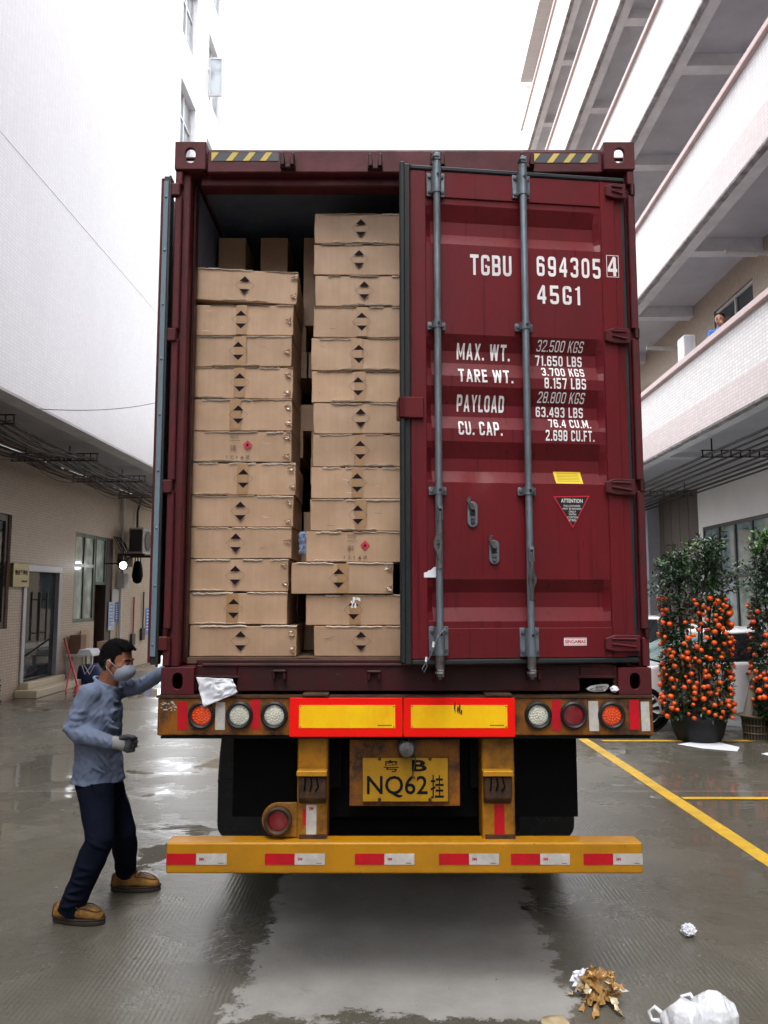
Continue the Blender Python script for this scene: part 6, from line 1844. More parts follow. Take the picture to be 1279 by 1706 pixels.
for s in (-1, 1):
    xa, xb = (tL0, tL0+0.62) if s < 0 else (tR1-0.62, tR1)
    # upper guard arching over the wheel and lower flap
    mb = MB(); n = 18
    def arc(r, a0, a1, cy, cz, x0, x1, th):
        vs = []
        for i in range(n+1):
            q = a0+(a1-a0)*i/n
            for (rr, xx) in ((r, x0), (r, x1), (r+th, x1), (r+th, x0)):
                vs.append((xx, cy-rr*cos(q), cz+rr*sin(q)))
        fs = [(0, 1, 2, 3), tuple(4*n+k for k in (3, 2, 1, 0))]
        for i in range(n):
            for k in range(4):
                l = (k+1) % 4; fs.append((4*i+k, 4*(i+1)+k, 4*(i+1)+l, 4*i+l))
        mb.add(vs, fs)
    arc(0.62, radians(8), radians(100), 6.28, 0.55, xa-0.006, xb, 0.02)
    part('mudguard', mb, M['fender'], TR, smooth=40, bevel=0.004)
    zt, zb_ = tz_(1302, YM), tz_(1399, YM)
    mb = MB(); pts = []
    inner, outer = (xb, xa) if s < 0 else (xa, xb)
    d = 0.10
    pts = [(inner, YM, zt), (outer, YM, zt), (outer, YM, zb_+d*1.2)]
    for k in range(1, 7):
        q = (pi/2)*k/6; pts.append((outer-s*(d*(1-cos(q)))*(-1 if False else 1), YM, zb_+d-d*sin(q)))
    pts.append((inner, YM, zb_))
    mb.prism(pts, (0, 0.02, 0)); part('mud_flap', mb, M['fender'], TR, bevel=0.004)
    mb = MB(); mb.prism([(xa+.01 if s < 0 else xa, YM-.016, zt+.02), (xb if s < 0 else xb-.012, YM-.016, zt+.02), (xb if s < 0 else xb-.05, YM-.016, 1.18), (xa+.03 if s < 0 else xa, YM-.016, 1.18)], (0, .014, 0)); part('guard_plate', mb, M['fender'], TR, bevel=0.003)
    mb = MB(); mb.box(min(xa, xb), max(xa, xb), YM-0.014, YM, zt-0.004, zt+0.02); part('flap_rim', mb, M['fender'], TR, bevel=0.004)
# landing gear and underrun side rails further forward
mb = MB()
for s in (-1, 1): mb.box(ctr+s*0.75-.06, ctr+s*0.75+.06, 13.2, 13.32, 0.25, ZB0-.14); mb.box(ctr+s*0.75-.12, ctr+s*0.75+.12, 13.1, 13.42, 0.0, 0.25) if False else mb.box(ctr+s*0.75-.12, ctr+s*0.75+.12, 13.1, 13.42, 0.2, 0.249)
part('landing_leg', mb, M['black'], TR)
mb = MB()
for s in (-1, 1):
    x = ctr+s*1.17
    for z in (0.5, 0.8): mb.box(x-.02, x+.02, 9.9, 12.8, z, z+0.1)
    for y in (10.0, 11.3, 12.6): mb.box(x-.019, x+.019, y, y+.06, 0.45, ZB0-.14)
part('side_guard', mb, M['yellow'], TR)

# white cloth stuffed in the sill recess
def cloth(name, outline_px, Y, mat, label, cat, depth=0.03, seed=1, n=16, amp=0.012):
    """crumpled sheet filling a quadrilateral given by four picture corners (tl, tr, br, bl)"""
    q = [atY(a, b_, Y) for a, b_ in outline_px]; vs = []
    for j in range(n+1):
        for i in range(n+1):
            u, v = i/n, j/n
            p = (q[0]*(1-u)+q[1]*u)*(1-v)+(q[3]*(1-u)+q[2]*u)*v
            nn = noise.noise((u*3+seed, v*3, seed*1.7)); n2 = abs(noise.noise((u*5+v*4, v*2-u*3, seed+4)))
            vs.append(p+Vector((nn*amp*.6, -0.012-depth*0.5*n2-depth*.3*nn, n2*amp*.3)))
    mb = MB(); mb.add(vs, [(j*(n+1)+i, (j+1)*(n+1)+i, (j+1)*(n+1)+i+1, j*(n+1)+i+1) for j in range(n) for i in range(n)])
    o = single(name, mb, mat, label, cat, smooth=35)
    o.modifiers.new('s', 'SOLIDIFY').thickness = 0.0015
    return o
cloth('paper_sheet', ((328, 1128), (388, 1131), (397, 1153), (340, 1178)), YT-0.014, M['white_paper'], 'crumpled white sheet hanging out of the container sill above the orange lamp', 'paper sheet', 0.05, 3, amp=0.02)
# white flattened packet and little ball in the right recess
Yc = Y0+0.03
mb = MB(); pts = [atY(*q, Yc) for q in ((977, 1148), (985, 1143), (1000, 1140.5), (1013, 1140), (1015, 1143), (1008, 1152), (990, 1153), (981, 1151))]
mb.prism(pts, (0, 0.02, 0))
t = thing('paper_packet', 'flat white packet with dark print lying in the right sill recess', 'packet', loc=(pts[0].x, Yc, pts[5].z))
part('packet', mb, M['white_print'], t, bevel=0.002)
mb = MB()
for k in range(6):
    a = atY(992+k*2.2, 1146.5, Yc-.003); mb.tube([a+Vector((0, 0, -.012)), a+Vector((0.006, 0, .012))], 0.0014, n=5)
mb.tube([atY(982, 1148, Yc-.003), atY(996, 1144.5, Yc-.003), atY(1010, 1143.5, Yc-.003), atY(1004, 1150, Yc-.003), atY(990, 1150.5, Yc-.003), atY(982, 1148, Yc-.003)], 0.0012, n=5)
part('packet_print', mb, M['stick_black'], t)

# ------------------------------------------------------------------ crumpled litter
def crumple(c, r, seed, rough=0.35, sub=3, squash=(1, 1, 0.85)):
    bm = bmesh.new(); bmesh.ops.create_icosphere(bm, subdivisions=sub, radius=1.0)
    mb = MB(); bm.verts.index_update()
    vs = []
    for v in bm.verts:
        p = v.co.normalized()
        k = 1+rough*(abs(noise.noise(p*2.1+Vector((seed, 0, 0))))*1.6-0.4)+rough*0.7*noise.noise(p*4.7+Vector((0, seed, 0)))+rough*.3*noise.noise(p*9+Vector((0, 0, seed)))
        vs.append(Vector(c)+Vector((p.x*squash[0], p.y*squash[1], p.z*squash[2]))*r*k)
    zm = min(v.z for v in vs)
    if c[2] < 1: vs = [v-Vector((0, 0, min(v.z-0.0, 0))) if v.z < 0 else v for v in vs]
    mb.add(vs, [tuple(v.index for v in f.verts) for f in bm.faces]); bm.free(); return mb
p = atY(1023, 1148, Yc-0.04); o = single('paper_ball', crumple(p, 0.019, 4, .3, 3), M['white_paper'], 'tiny crumpled paper ball on the trailer deck by the right corner casting', 'paper ball')
p = atZ(1147, 1560); single('paper_ball', crumple((p.x, p.y, 0.036), 0.037, 9, .35, 4), M['white_paper'], 'crumpled white paper ball alone on the wet ground at right', 'paper ball')
# brown tape heap
p = atZ(1000, 1668)
t = thing('tape_heap', 'crumpled heap of brown packing tape with white paper on the wet ground', 'litter', loc=(p.x, p.y, 0))
def ribbon(pts, w_, tw=0.6, seed=0):
    rnd = random.Random(seed); mb = MB(); vs = []
    P = [Vector(q) for q in pts]; n = 5; Q = []
    for i in range(len(P)-1):
        for k in range(n): Q.append(P[i].lerp(P[i+1], k/n)+Vector([rnd.uniform(-.006, .006) for _ in range(3)]))
    Q.append(P[-1]); ang = rnd.uniform(0, 3)
    for i, q in enumerate(Q):
        ang += rnd.uniform(-tw, tw); tdir = (Q[min(i+1, len(Q)-1)]-Q[max(i-1, 0)]).normalized()
        a = tdir.orthogonal().normalized(); b_ = tdir.cross(a); e = (a*cos(ang)+b_*sin(ang))*w_*rnd.uniform(.35, 1)
        for s in (-1, 0, 1):
            v = q+e*s+(a*sin(ang*2)*0.008 if s == 0 else Vector()); v.z = max(v.z, 0.002); vs.append(v)
    mb.add(vs, [(3*i+k, 3*i+k+1, 3*i+k+4, 3*i+k+3) for i in range(len(Q)-1) for k in (0, 1)]); return mb
c = Vector((p.x, p.y, 0))
part('tape_core', crumple(c+Vector((0.005, 0.03, 0.055)), 0.075, 21, .55, 4, (1, 1, .8)), M['brown_tape'], t)
rnd = random.Random(17)
for k in range(14):
    q = rnd.uniform(0, 2*pi); r = rnd.uniform(.05, .10)
    pts = [c+Vector((0, 0, .06))+Vector((rnd.uniform(-.05, .05), rnd.uniform(-.04, .04), rnd.uniform(-.02, .06))), c+Vector((cos(q)*r*.7, sin(q)*r*.7, rnd.uniform(.03, .12))), c+Vector((cos(q+.6)*r*1.1, sin(q+.6)*r, rnd.uniform(.005, .09)))]
    part('tape_strip', ribbon(pts, 0.024, .7, k), M['brown_tape'] if k % 3 else M['brown_tape_pale'], t, smooth=60)
for k, (dx, dy, ex, ey) in enumerate(((-.02, -.06, -.075, -.17), (0.03, -.06, .06, -.16), (-.05, 0, -.115, -.1), (-.06, .03, -.14, .06))):
    part('tape_strip', ribbon([c+Vector((dx, dy, .05)), c+Vector(((dx+ex)/2, (dy+ey)/2, .03)), c+Vector((ex, ey, .004))], 0.02, .5, 50+k), M['brown_tape_pale'] if k % 2 else M['brown_tape'], t, smooth=60)
mb = MB(); mb.add([c+Vector(v) for v in ((-.105, .10, .035), (-.07, .135, .095), (.0, .12, .10), (.02, .08, .075), (-.06, .07, .05))], [(0, 1, 2, 3, 4)]); part('paper_piece', crumple(c+Vector((-.045, .09, .06)), .05, 33, .6, 3, (1.1, .5, .8)), M['white_paper'], t)
mb = MB(); mb.add([c+Vector(v) for v in ((.05, .02, .085), (.065, .03, .02), (.145, .03, .03), (.09, .04, .055))], [(0, 1, 2, 3)]); part('paper_piece', mb, M['white_paper'], t)
# curled tape disc at the frame edge
p = atZ(925, 1712)
mb = MB(); mb.lathe([(0.0, 0.004), (0.055, 0.006), (0.066, 0.018), (0.058, 0.026), (0.03, 0.020), (0.0, 0.018)], (p.x, p.y, 0), 'z', 22)
mb.v = [Vector((v.x, v.y+0.01*noise.noise(v*22), max(.002, v.z+0.012*noise.noise(v*17)))) for v in mb.v]
single('tape_scrap', mb, M['brown_tape_pale'], 'round tan scrap of cardboard at the bottom edge left of the tape heap', 'litter', smooth=True)
# white plastic bag
p = atZ(1160, 1730)
t = thing('plastic_bag', 'thin white plastic bag lying crumpled at the bottom right', 'bag', loc=(p.x, p.y, 0))
mb = MB()
c = Vector((p.x, p.y, 0))
for (dx, dy, dz, rx, ry, rz) in ((-.045, .0, .075, .085, .09, .085), (.09, .02, .085, .105, .11, .095), (.02, -.02, .04, .12, .1, .05), (-.115, .03, .05, .04, .04, .05), (.03, .1, .05, .05, .05, .05)):
    mb.sphere(c+Vector((dx, dy, dz)), (rx, ry, rz), 16, 10)
bag = union(mb, 0.0045, 1)
out = []
for v in bag.v:
    q = (v-c); f = abs(noise.noise(Vector((q.x*11, q.y*9, q.z*7))))*0.026+abs(noise.noise(Vector((q.x*26, q.y*22, q.z*12))))*0.010
    nrm = Vector((q.x, q.y, q.z*.7)).normalized(); w_ = v-nrm*f; w_.z = max(0.001, w_.z); out.append(w_)
bag.v = out; part('bag_body', bag, M['plastic_white'], t, smooth=True)
mb = MB(); mb.tube([c+Vector((-.11, .06, .06)), c+Vector((-.15, .08, .09)), c+Vector((-.175, .08, .07)), c+Vector((-.17, .06, .045)), c+Vector((-.13, .05, .045))], [.012, .009, .008, .009, .012], n=8); part('bag_handle', mb, M['plastic_white'], t, smooth=True)
mb = MB(); mb.tube([c+Vector((.0, .11, .07)), c+Vector((-.01, .13, .11)), c+Vector((.03, .14, .115)), c+Vector((.045, .12, .08))], [.014, .010, .010, .014], n=8); part('bag_handle', mb, M['plastic_white'], t, smooth=True)
# flattened paper under the first tree pot, leaf flecks
for i, (pp, mm, lb) in enumerate(((((1128, 1240), (1180, 1233), (1232, 1245), (1228, 1252), (1170, 1247)), 'white_paper', 'flattened pale sheet lying on the ground under the large pot'), (((1268, 1256), (1290, 1252), (1292, 1262)), 'white_paper', 'pale pink scrap on the ground at the right edge'))):
    q = [atZ(*v, 0.006) for v in pp]; mb = MB(); mb.prism(q, (0, 0, 0.003)); single('paper_scrap', mb, M[mm], lb, 'paper scrap')
mb = MB(); rnd = random.Random(31)
for k in range(70):
    px, py = rnd.uniform(0, 1279), rnd.uniform(1290, 1700)
    q = atZ(px, py, 0.003); s = rnd.uniform(.003, .009); a = rnd.uniform(0, 3)
    mb.add([q+Vector((cos(a+b_)*s*(1 if b_ % 2 == 0 else .6), sin(a+b_)*s, .002*(b_ % 3))) for b_ in (0, 1, 2, 3.5, 5)], [(0, 1, 2, 3, 4)])
o = single('debris', mb, simple('debris_flecks', (0.3, .28, .24), .8, var=.5), 'small flecks of paper and grit scattered over the yard', 'debris'); o['kind'] = 'stuff'
# ------------------------------------------------------------------ the worker
def wy(px, py, Y): return atY(px, py, Y)
def rr(px_, Y=5.0): return px_/F*(Y*CT)
MAN = thing('person', 'man in grey blue shirt and face mask striding with one arm on the container', 'person', loc=(-1.82, 5.05, 0))
YH = 4.98
hc = wy(195, 1103, YH)
# joints
neck0 = wy(176, 1143, 5.02); neck1 = wy(187, 1124, 5.0)
shR = wy(148, 1158, 4.90); shL = wy(192, 1148, 5.20)
chest = wy(166, 1175, 5.03); waist = wy(163, 1245, 5.05); hips = wy(164, 1296, 5.07)
elR = wy(119, 1219, 4.86); wrR = wy(190, 1237, 4.80)
elL = wy(232, 1143, 5.10); haL = Vector((XL-0.02, 4.86, 1.445)); wrL = haL+Vector((-0.19, 0.05, -0.01))
hR, hL = wy(160, 1312, 4.97), wy(178, 1308, 5.18)
knR, knL = wy(166, 1400, 4.86), wy(206, 1388, 5.20)
fR = atZ(131, 1538); fL = atZ(226, 1484)
anR = wy(121, 1505, fR.y+0.0); anL = wy(210, 1459, fL.y+0.02)
def head_matrix():
    # facing +x, tilted a little forward and to the viewer
    return Matrix.Translation(hc) @ Matrix.Rotation(radians(-14), 4, 'Z') @ Matrix.Rotation(radians(12), 4, 'Y')
HM = head_matrix()
def hp(x, y, z): return HM @ Vector((x, y, z))
R3 = HM.to_3x3()
b = MB()
# skull, face, jaw, nose, brow, ears (x forward, z up)
b.sphere(hp(-0.012, 0, 0.030), (0.098, 0.078, 0.098), 20, 14, R3)
b.sphere(hp(0.030, 0, -0.015), (0.064, 0.066, 0.090), 18, 12, R3)
b.sphere(hp(0.040, 0, -0.070), (0.046, 0.048, 0.040), 16, 10, R3)
b.sphere(hp(0.072, 0, 0.028), (0.022, 0.052, 0.016), 12, 8, R3)
b.loft([hp(0.086, 0, 0.018), hp(0.100, 0, -0.008), hp(0.108, 0, -0.024)], [(0.010, .008), (0.012, .010), (0.015, .012)], n=10)
b.sphere(hp(0.082, 0, -0.054), (0.016, 0.026, 0.010), 10, 8, R3)
for s in (-1, 1):
    b.sphere(hp(-0.008, s*0.078, -0.006), (0.018, 0.010, 0.032), 12, 8, (HM @ Matrix.Rotation(s*radians(-18), 4, 'Z')).to_3x3())
    b.sphere(hp(-0.004, s*0.074, -0.028), (0.010, 0.010, 0.012), 8, 6, R3)
    b.sphere(hp(0.052, s*0.046, -0.012), (0.022, 0.018, 0.020), 10, 8, R3)
b.loft([neck0+Vector((0, 0, -.03)), neck0.lerp(neck1, .5), hp(-0.015, 0, -0.03)], [(0.066, 0.068), (0.058, 0.062), (0.056, 0.060)], n=16)
# torso and limbs under the clothes keep the body one surface
b.loft([neck0, chest+Vector((0, 0, .03)), chest, waist, hips, hips+Vector((0, 0, -.06))], [(0.07, .065), (0.12, .08), (0.13, .085), (0.11, .08), (0.115, .09), (0.10, .08)])
b.loft([shR, elR, wrR], [0.05, 0.040, 0.028], n=12); b.loft([shL, elL, wrL], [0.05, 0.040, 0.028], n=12)
b.loft([chest, shR], [0.08, .05], n=12); b.loft([chest, shL], [0.08, .05], n=12)
b.loft([hR, knR, anR], [0.08, 0.052, 0.036], n=12); b.loft([hL, knL, anL], [0.08, 0.052, 0.036], n=12)
b.loft([Vector((fR.x-.06, fR.y, .06)), Vector((fR.x+.08, fR.y, .05))], [.026, .024], n=10); b.loft([Vector((fL.x-.06, fL.y, .06)), Vector((fL.x+.08, fL.y, .05))], [.026, .024], n=10)
def hand(mb, wr, palm, side, fingers, r=0.0105, thumb=None, pw=0.04, pt=0.016, ref=(0, 0, 1)):
    mb.loft([wr, wr.lerp(palm, .35), palm], [(0.026, 0.024), (pw*.85, pt*1.1), (pw, pt)], ref=ref, n=14)
    for f in fingers: mb.loft(f, [r*1.1, r, r*.95, r*.85][:len(f)], n=10)
    if thumb: mb.loft(thumb, [r*1.35, r*1.15, r][:len(thumb)], n=10)
def fingers(palm, fwd, up, curl, L=(0.068, 0.076, 0.070, 0.054), spread=0.020, k=0.055):
    """four fingers from the knuckle line, up = across the palm, curl = direction they close in"""
    fwd = Vector(fwd).normalized(); up = Vector(up).normalized(); curl = Vector(curl).normalized(); out = []
    for i in range(4):
        base = palm+up*((1.5-i)*spread)-fwd*0.012
        l = L[i]; q = [base]
        a = 0.35
        for seg in (0.42, 0.32, 0.26):
            d = fwd*cos(a)+curl*sin(a)
            q.append(q[-1]+d*l*1.05*seg); a += k*12
        out.append(q)
    return out
bb = union(b, 0.0062, 2)
body = part('body', bb, M['skin'], MAN, smooth=True)
# gloves
g_ = MB(); palmR = wrR+Vector((0.090, -0.005, -0.012))
cu = MB(); cu.loft([wrR+Vector((-0.035, 0, .004)), wrR+Vector((0.03, 0, -.004)), wrR+Vector((0.06, 0, -.008))], [(0.036, .033), (0.038, .034), (.043, .03)], ref=(0, 0, 1), n=16)
hand(g_, wrR+Vector((.03, 0, -.004)), palmR, 1, fingers(palmR, (1, 0.0, 0.02), (0, 0.05, 1), (0.0, 1, -0.1), k=0.058, spread=0.0225), r=0.0125, pw=0.048, pt=0.022,
     thumb=[palmR+Vector((-0.045, -0.008, 0.040)), palmR+Vector((-0.005, -0.022, 0.052)), palmR+Vector((0.032, -0.014, 0.046))])
part('glove', union(g_, 0.0042, 1), M['glove_dark'], MAN, smooth=True, label='dark coated glove on the near hand')
part('glove_cuff', union(cu, 0.005, 1), M['glove'], MAN, smooth=True)
mb = MB(); mb.lathe([(0.039, -0.004), (0.041, 0.0), (0.039, 0.004)], wrR+Vector((-0.028, 0, .004)), 'x', 20); part('glove_trim', mb, M['refl_tape_red'], MAN, smooth=True)
g_ = MB(); pl = haL+Vector((-0.075, 0.0, -0.005))
hand(g_, wrL+Vector((.02, 0, 0)), pl, 1, fingers(pl, (1, -0.25, 0.1), (0, 0.5, 1), (0.3, -.6, 0.2), k=0.02, spread=0.0225, L=(0.06, .068, .062, .05)), r=0.0125, pw=0.048, pt=0.022,
     thumb=[pl+Vector((-0.04, 0.0, 0.040)), pl+Vector((0.0, -0.012, 0.058)), pl+Vector((0.03, -0.015, 0.062))])
part('glove', union(g_, 0.0045, 1), M['glove_dark'], MAN, smooth=True, label='dark coated glove on the far hand')
# shirt
s = MB()
s.loft([neck0+Vector((-.004, 0, .010)), neck0+Vector((-0.006, 0, -0.030)), chest+Vector((-.004, 0, .045)), chest+Vector((0, 0, -.02)), waist+Vector((0, 0, .07)), waist, hips+Vector((0, 0, .03)), hips+Vector((.0, 0, -.012))],
       [(0.082, .074), (0.125, .098), (0.182, .122), (0.186, .132), (0.17, .130), (0.16, .128), (0.170, .148), (0.178, .156)], n=30, round_ends=False)
s.loft([neck0+Vector((0, -.02, -.03)), shR+Vector((0.0, .03, 0.0)), shR], [(0.06, .06), (0.075, .07), (0.07, .068)], n=16)
s.loft([neck0+Vector((0, .02, -.03)), shL+Vector((0.0, -.03, 0.0)), shL], [(0.06, .06), (0.075, .07), (0.07, .068)], n=16)
s.loft([shR+Vector((0.005, 0, .01)), shR.lerp(elR, .45), elR, elR.lerp(wrR, .12), elR.lerp(wrR, .5), wrR+Vector((-.02, 0, 0))], [(0.068, .072), (0.058, .062), (0.050, .054), (0.052, .056), (0.046, .050), (0.038, .040)], n=20)
s.loft([shL, shL.lerp(elL, .5), elL, elL.lerp(wrL, .5), wrL+Vector((-.02, 0, 0))], [(0.070, .070), (0.060, .058), (0.052, .048), (0.046, .043), (0.038, .038)], n=20)
rnd = random.Random(2)
# folds: rope-like ridges that melt into the cloth
def fold(a, b_, r, bow=(0, 0, 0)):
    m_ = (a+b_)/2+Vector(bow); n = 8
    pts = [a*(1-u)**2+m_*2*u*(1-u)+b_*u*u for u in [i/n for i in range(n+1)]]
    s.loft(pts, [r*1.35*(.35+.65*sin(pi*i/n)) for i in range(n+1)], n=8)
def F_(px, py, Y): return wy(px, py, Y)
for (a, b_, r, bow) in (((160, 1178, 4.895), (192, 1204, 4.93), .010, (0, -.01, -.03)), ((158, 1190, 4.885), (196, 1180, 4.96), .010, (0, -.012, -.045)),
                      ((170, 1200, 4.90), (199, 1214, 4.96), .011, (0, -.01, -.02)), ((150, 1240, 4.89), (196, 1224, 4.95), .010, (0, -.008, -.03)),
                      ((136, 1262, 4.90), (178, 1290, 4.905), .010, (0, -.012, -.0)), ((160, 1250, 4.895), (186, 1284, 4.93), .012, (.02, -.012, 0)), ((148, 1268, 4.895), (150, 1292, 4.905), .009, (.01, -.006, 0)),
                      ((174, 1150, 4.93), (200, 1170, 5.0), .009, (0, -.02, -.03))):
    fold(F_(*a), F_(*b_), r, bow)
for i in range(9):
    u = 0.12+0.095*i; c = shR.lerp(elR, u); d = (elR-shR).normalized(); fr = 0.066-0.01*u
    a = c+Vector((-.04, -.045, .0)); b_ = c+Vector((.05, -.035, -.02+.03*(i % 2)))
    fold(a, b_, .0075+.003*(i % 3 == 0), (0, -.028, -.02))
for i in range(7):
    c = elR.lerp(wrR, (.03, .11, .24, .33, .50, .68, .86)[i]); k_ = rnd.uniform(-.025, .035); a = c+Vector((-.020-k_, -.034, .044-.003*i)); b_ = c+Vector((.018+k_, -.036, (-.042+.003*i)*rnd.uniform(.3, 1))); fold(a, b_, (.009, .006, .008, .004, .006, .0035, .004)[i], (k_, -.024, 0))
for i in range(6):
    c = shL.lerp(wrL, .12+.14*i); fold(c+Vector((-.02, -.040+.003*i, .030)), c+Vector((.04, -.038+.003*i, -.032)), .006, (0, -.014, 0))
# collar
ring = []
for k in range(19):
    q = 2*pi*k/18; ring.append(neck0+Vector((0.010+0.080*cos(q), 0.074*sin(q), 0.020-0.036*cos(q))))
s.tube(ring, 0.010, n=8)
sh = union(s, 0.0072, 3)
# fine creases pushed into the cloth
out = []
for v in sh.v:
    q = v-waist
    f = noise.noise(Vector((q.x*13, q.y*10, q.z*17+q.x*14)))*0.010+(.5-abs(noise.noise(Vector((q.x*20, q.y*14, q.z*26-q.x*22)))))*0.008
    nn = Vector((q.x, q.y, 0)); nn = nn.normalized() if nn.length > 0.01 else Vector((0, 0, 1))
    out.append(v+nn*f)
sh.v = out
part('shirt', sh, M['shirt'], MAN, smooth=True)
# trousers
s = MB()
s.loft([hips+Vector((0, 0, .05)), hips+Vector((0, 0, -.02)), (hR+hL)/2+Vector((-.005, 0, -.03))], [(0.150, .126), (0.160, .136), (0.155, .125)], n=26)
s.loft([hR, hR.lerp(knR, .5), knR, knR.lerp(anR, .25), knR.lerp(anR, .6), anR+(anR-knR).normalized()*0.0, anR+(anR-knR).normalized()*0.060], [(0.105, .112), (0.088, .095), (0.076, .082), (.076, .084), (.070, .076), (0.064, .070), (.063, .069)], n=22, round_ends=False)
s.loft([hL, hL.lerp(knL, .5), knL, knL.lerp(anL, .25), knL.lerp(anL, .6), anL+(anL-knL).normalized()*0.0, anL+(anL-knL).normalized()*0.045], [(0.100, .100), (0.085, .088), (0.074, .078), (.074, .080), (.067, .070), (0.060, .064), (.060, .064)], n=22, round_ends=False)
def foldr(c, w_, r, tilt): fold(c+Vector((-w_, -.05, tilt)), c+Vector((w_, -.05, -tilt)), r, (0, -.05, 0))
for i in range(6):
    foldr(knR.lerp(anR, .38+.12*i), .055, .0075, .012*(-1)**i)
    foldr(knL.lerp(anL, .40+.11*i), .05, .007, .012*(-1)**(i+1))
for i in range(4): foldr(hR.lerp(knR, .66+.12*i), .06, .008, .03)
fold(wy(150, 1305, 4.86), wy(176, 1340, 4.87), .010); fold(wy(176, 1306, 4.90), wy(168, 1350, 4.87), .009)
tr_ = union(s, 0.0078, 3)
tr_.v = [v+Vector((1, 0, 0))*noise.noise(Vector((v.x*16, v.y*12, v.z*14)))*0.006 for v in tr_.v]
part('trousers', tr_, M['trouser'], MAN, smooth=True)
mb = MB(); mb.loft([anR+Vector((0, 0, .06)), anR+Vector((.008, 0, -.05))], [.045, .046], n=14); part('sock', mb, M['sock'], MAN, smooth=True)
mb = MB(); mb.loft([anL+Vector((0, 0, .06)), anL+Vector((.006, 0, -.05))], [.044, .045], n=14); part('sock', mb, M['sock'], MAN, smooth=True)
# shoes
def shoe(ft, ang, tilt, L=0.31):
    Mx = Matrix.Translation(Vector((ft.x, ft.y, 0.0))) @ Matrix.Rotation(ang, 4, 'Z') @ Matrix.Rotation(tilt, 4, 'Y')
    a = MB(Mx); R = Mx.to_3x3()
    # upper from cross sections along x: heel -> toe
    sec = [(-.150, .030, .082, .030), (-.138, .040, .112, .030), (-.10, .045, .130, .030), (-.055, .046, .136, .030), (-.01, .047, .122, .030), (.04, .052, .100, .030), (.09, .054, .084, .030), (.125, .048, .074, .030), (.148, .030, .056, .030)]
    n = 16; vs = []
    for (x, w_, h_, z0) in sec:
        for k in range(n):
            q = 2*pi*k/n; cy, cz = cos(q), sin(q)
            yy = w_*math.copysign(abs(cy)**.75, cy); zz = z0+(h_-z0)*(0.5+0.5*math.copysign(abs(cz)**.8, cz))
            vs.append((x, yy, zz))
    fs = [tuple(range(n-1, -1, -1)), tuple(range((len(sec)-1)*n, len(sec)*n))]
    for i in range(len(sec)-1):
        for k in range(n):
            l = (k+1) % n; fs.append((i*n+k, i*n+l, (i+1)*n+l, (i+1)*n+k))
    a.add(vs, fs); up_ = part('shoe', a, M['suede'], MAN, smooth=50)
    up_.modifiers.new('s', 'SUBSURF').levels = 1; up_.modifiers['s'].render_levels = 2
    # moccasin seam and tongue
    m_ = MB(Mx); pts = []
    for k in range(15):
        q = -pi/2*1.15+pi*1.15*k/14; pts.append((0.070+.058*cos(q), .040*sin(q), .092-.020*cos(q)))
    m_.tube([(0.0, -.046, .098)]+pts+[(0.0, .046, .098)], .0035, n=6)
    m_.tube([(-.05, -.047, .105), (-.10, -.045, .10), (-.148, 0, .08), (-.10, .045, .10), (-.05, .047, .105)], .003, n=6)
    part('shoe_seam', m_, M['lace'], up_, smooth=True)
    m_ = MB(Mx)
    for x in (-.022, .0, .02): m_.tube([(x, -.040, .112-.4*x), (x+.004, 0, .130-.65*x), (x, .040, .112-.4*x)], .0034, n=6)
    m_.tube([(-.03, -.01, .142), (-.045, -.047, .128), (-.02, -.057, .10)], .0034, n=6); m_.tube([(-.03, .0, .143), (-.01, -.052, .12), (.02, -.057, .095)], .0034, n=6)
    part('lace', m_, M['lace'], up_, smooth=True)
    m_ = MB(Mx); m_.loft([(-.060, 0, .115), (-.050, 0, .150), (-.046, 0, .158)], [(.052, .045), (.053, .046), (.052, .045)], n=18, round_ends=False); part('collar', m_, M['lace'], up_, smooth=40)
    m_ = MB(Mx); pts = []
    for k in range(29):
        q = 2*pi*k/28; pts.append((.156*cos(q)-.001, (.0475+.009*cos(q))*sin(q), .034))
    m_.tube(pts, .0065, n=6); part('rand', m_, M['sole'], up_, smooth=True)
    m_ = MB(Mx); m_.loft([(-.147, 0, .045), (-.140, 0, .105)], [(.036, .012), (.034, .012)], n=12); part('heel_patch', m_, M['lace'], up_, smooth=True)
    o = MB(Mx); pts = []
    for k in range(28):
        q = 2*pi*k/28; w_ = .050 if cos(q) > -.2 else .046
        pts.append((.160*cos(q)-.001, (w_+.010*cos(q))*sin(q), .002))
    o.prism(pts, (0, 0, .026)); part('sole', o, M['sole'], up_, smooth=40, bevel=0.006, seg=2)
shoe(Vector((fR.x+0.0, fR.y, 0)), radians(-6), radians(0))
shoe(Vector((fL.x+0.0, fL.y, 0)), radians(4), radians(0))
# hair: close cut sides and a fuller top brushed forward
h_ = MB()
h_.sphere(hp(-0.018, 0, 0.036), (0.102, 0.083, 0.104), 24, 16, R3)
h_.sphere(hp(-0.040, 0, 0.012), (0.080, 0.079, 0.086), 20, 14, R3)
for k in range(9):
    yv = -.048+k*.012; h_.loft([hp(-.05, yv*.9, .124-yv*yv*6), hp(.015, yv, .130-yv*yv*7), hp(.055, yv, .118-yv*yv*7), hp(.078, yv, .100-yv*yv*5)], [.010, .012, .009, .007], n=8)
hr = union(h_, 0.0055, 1)
keep = MB(); sel = []
HI = HM.inverted()
def isface(p):
    q = HI @ p
    if q.x > 0.052 and q.z < 0.078: return True
    if q.x > 0.028 and q.z < 0.048-(q.x-0.028)*-0.5: return True
    if q.z < -0.012-(q.x+.02)*0.3 and q.x > -0.028: return True
    if q.z < -0.052: return True
    return False
idx = {}
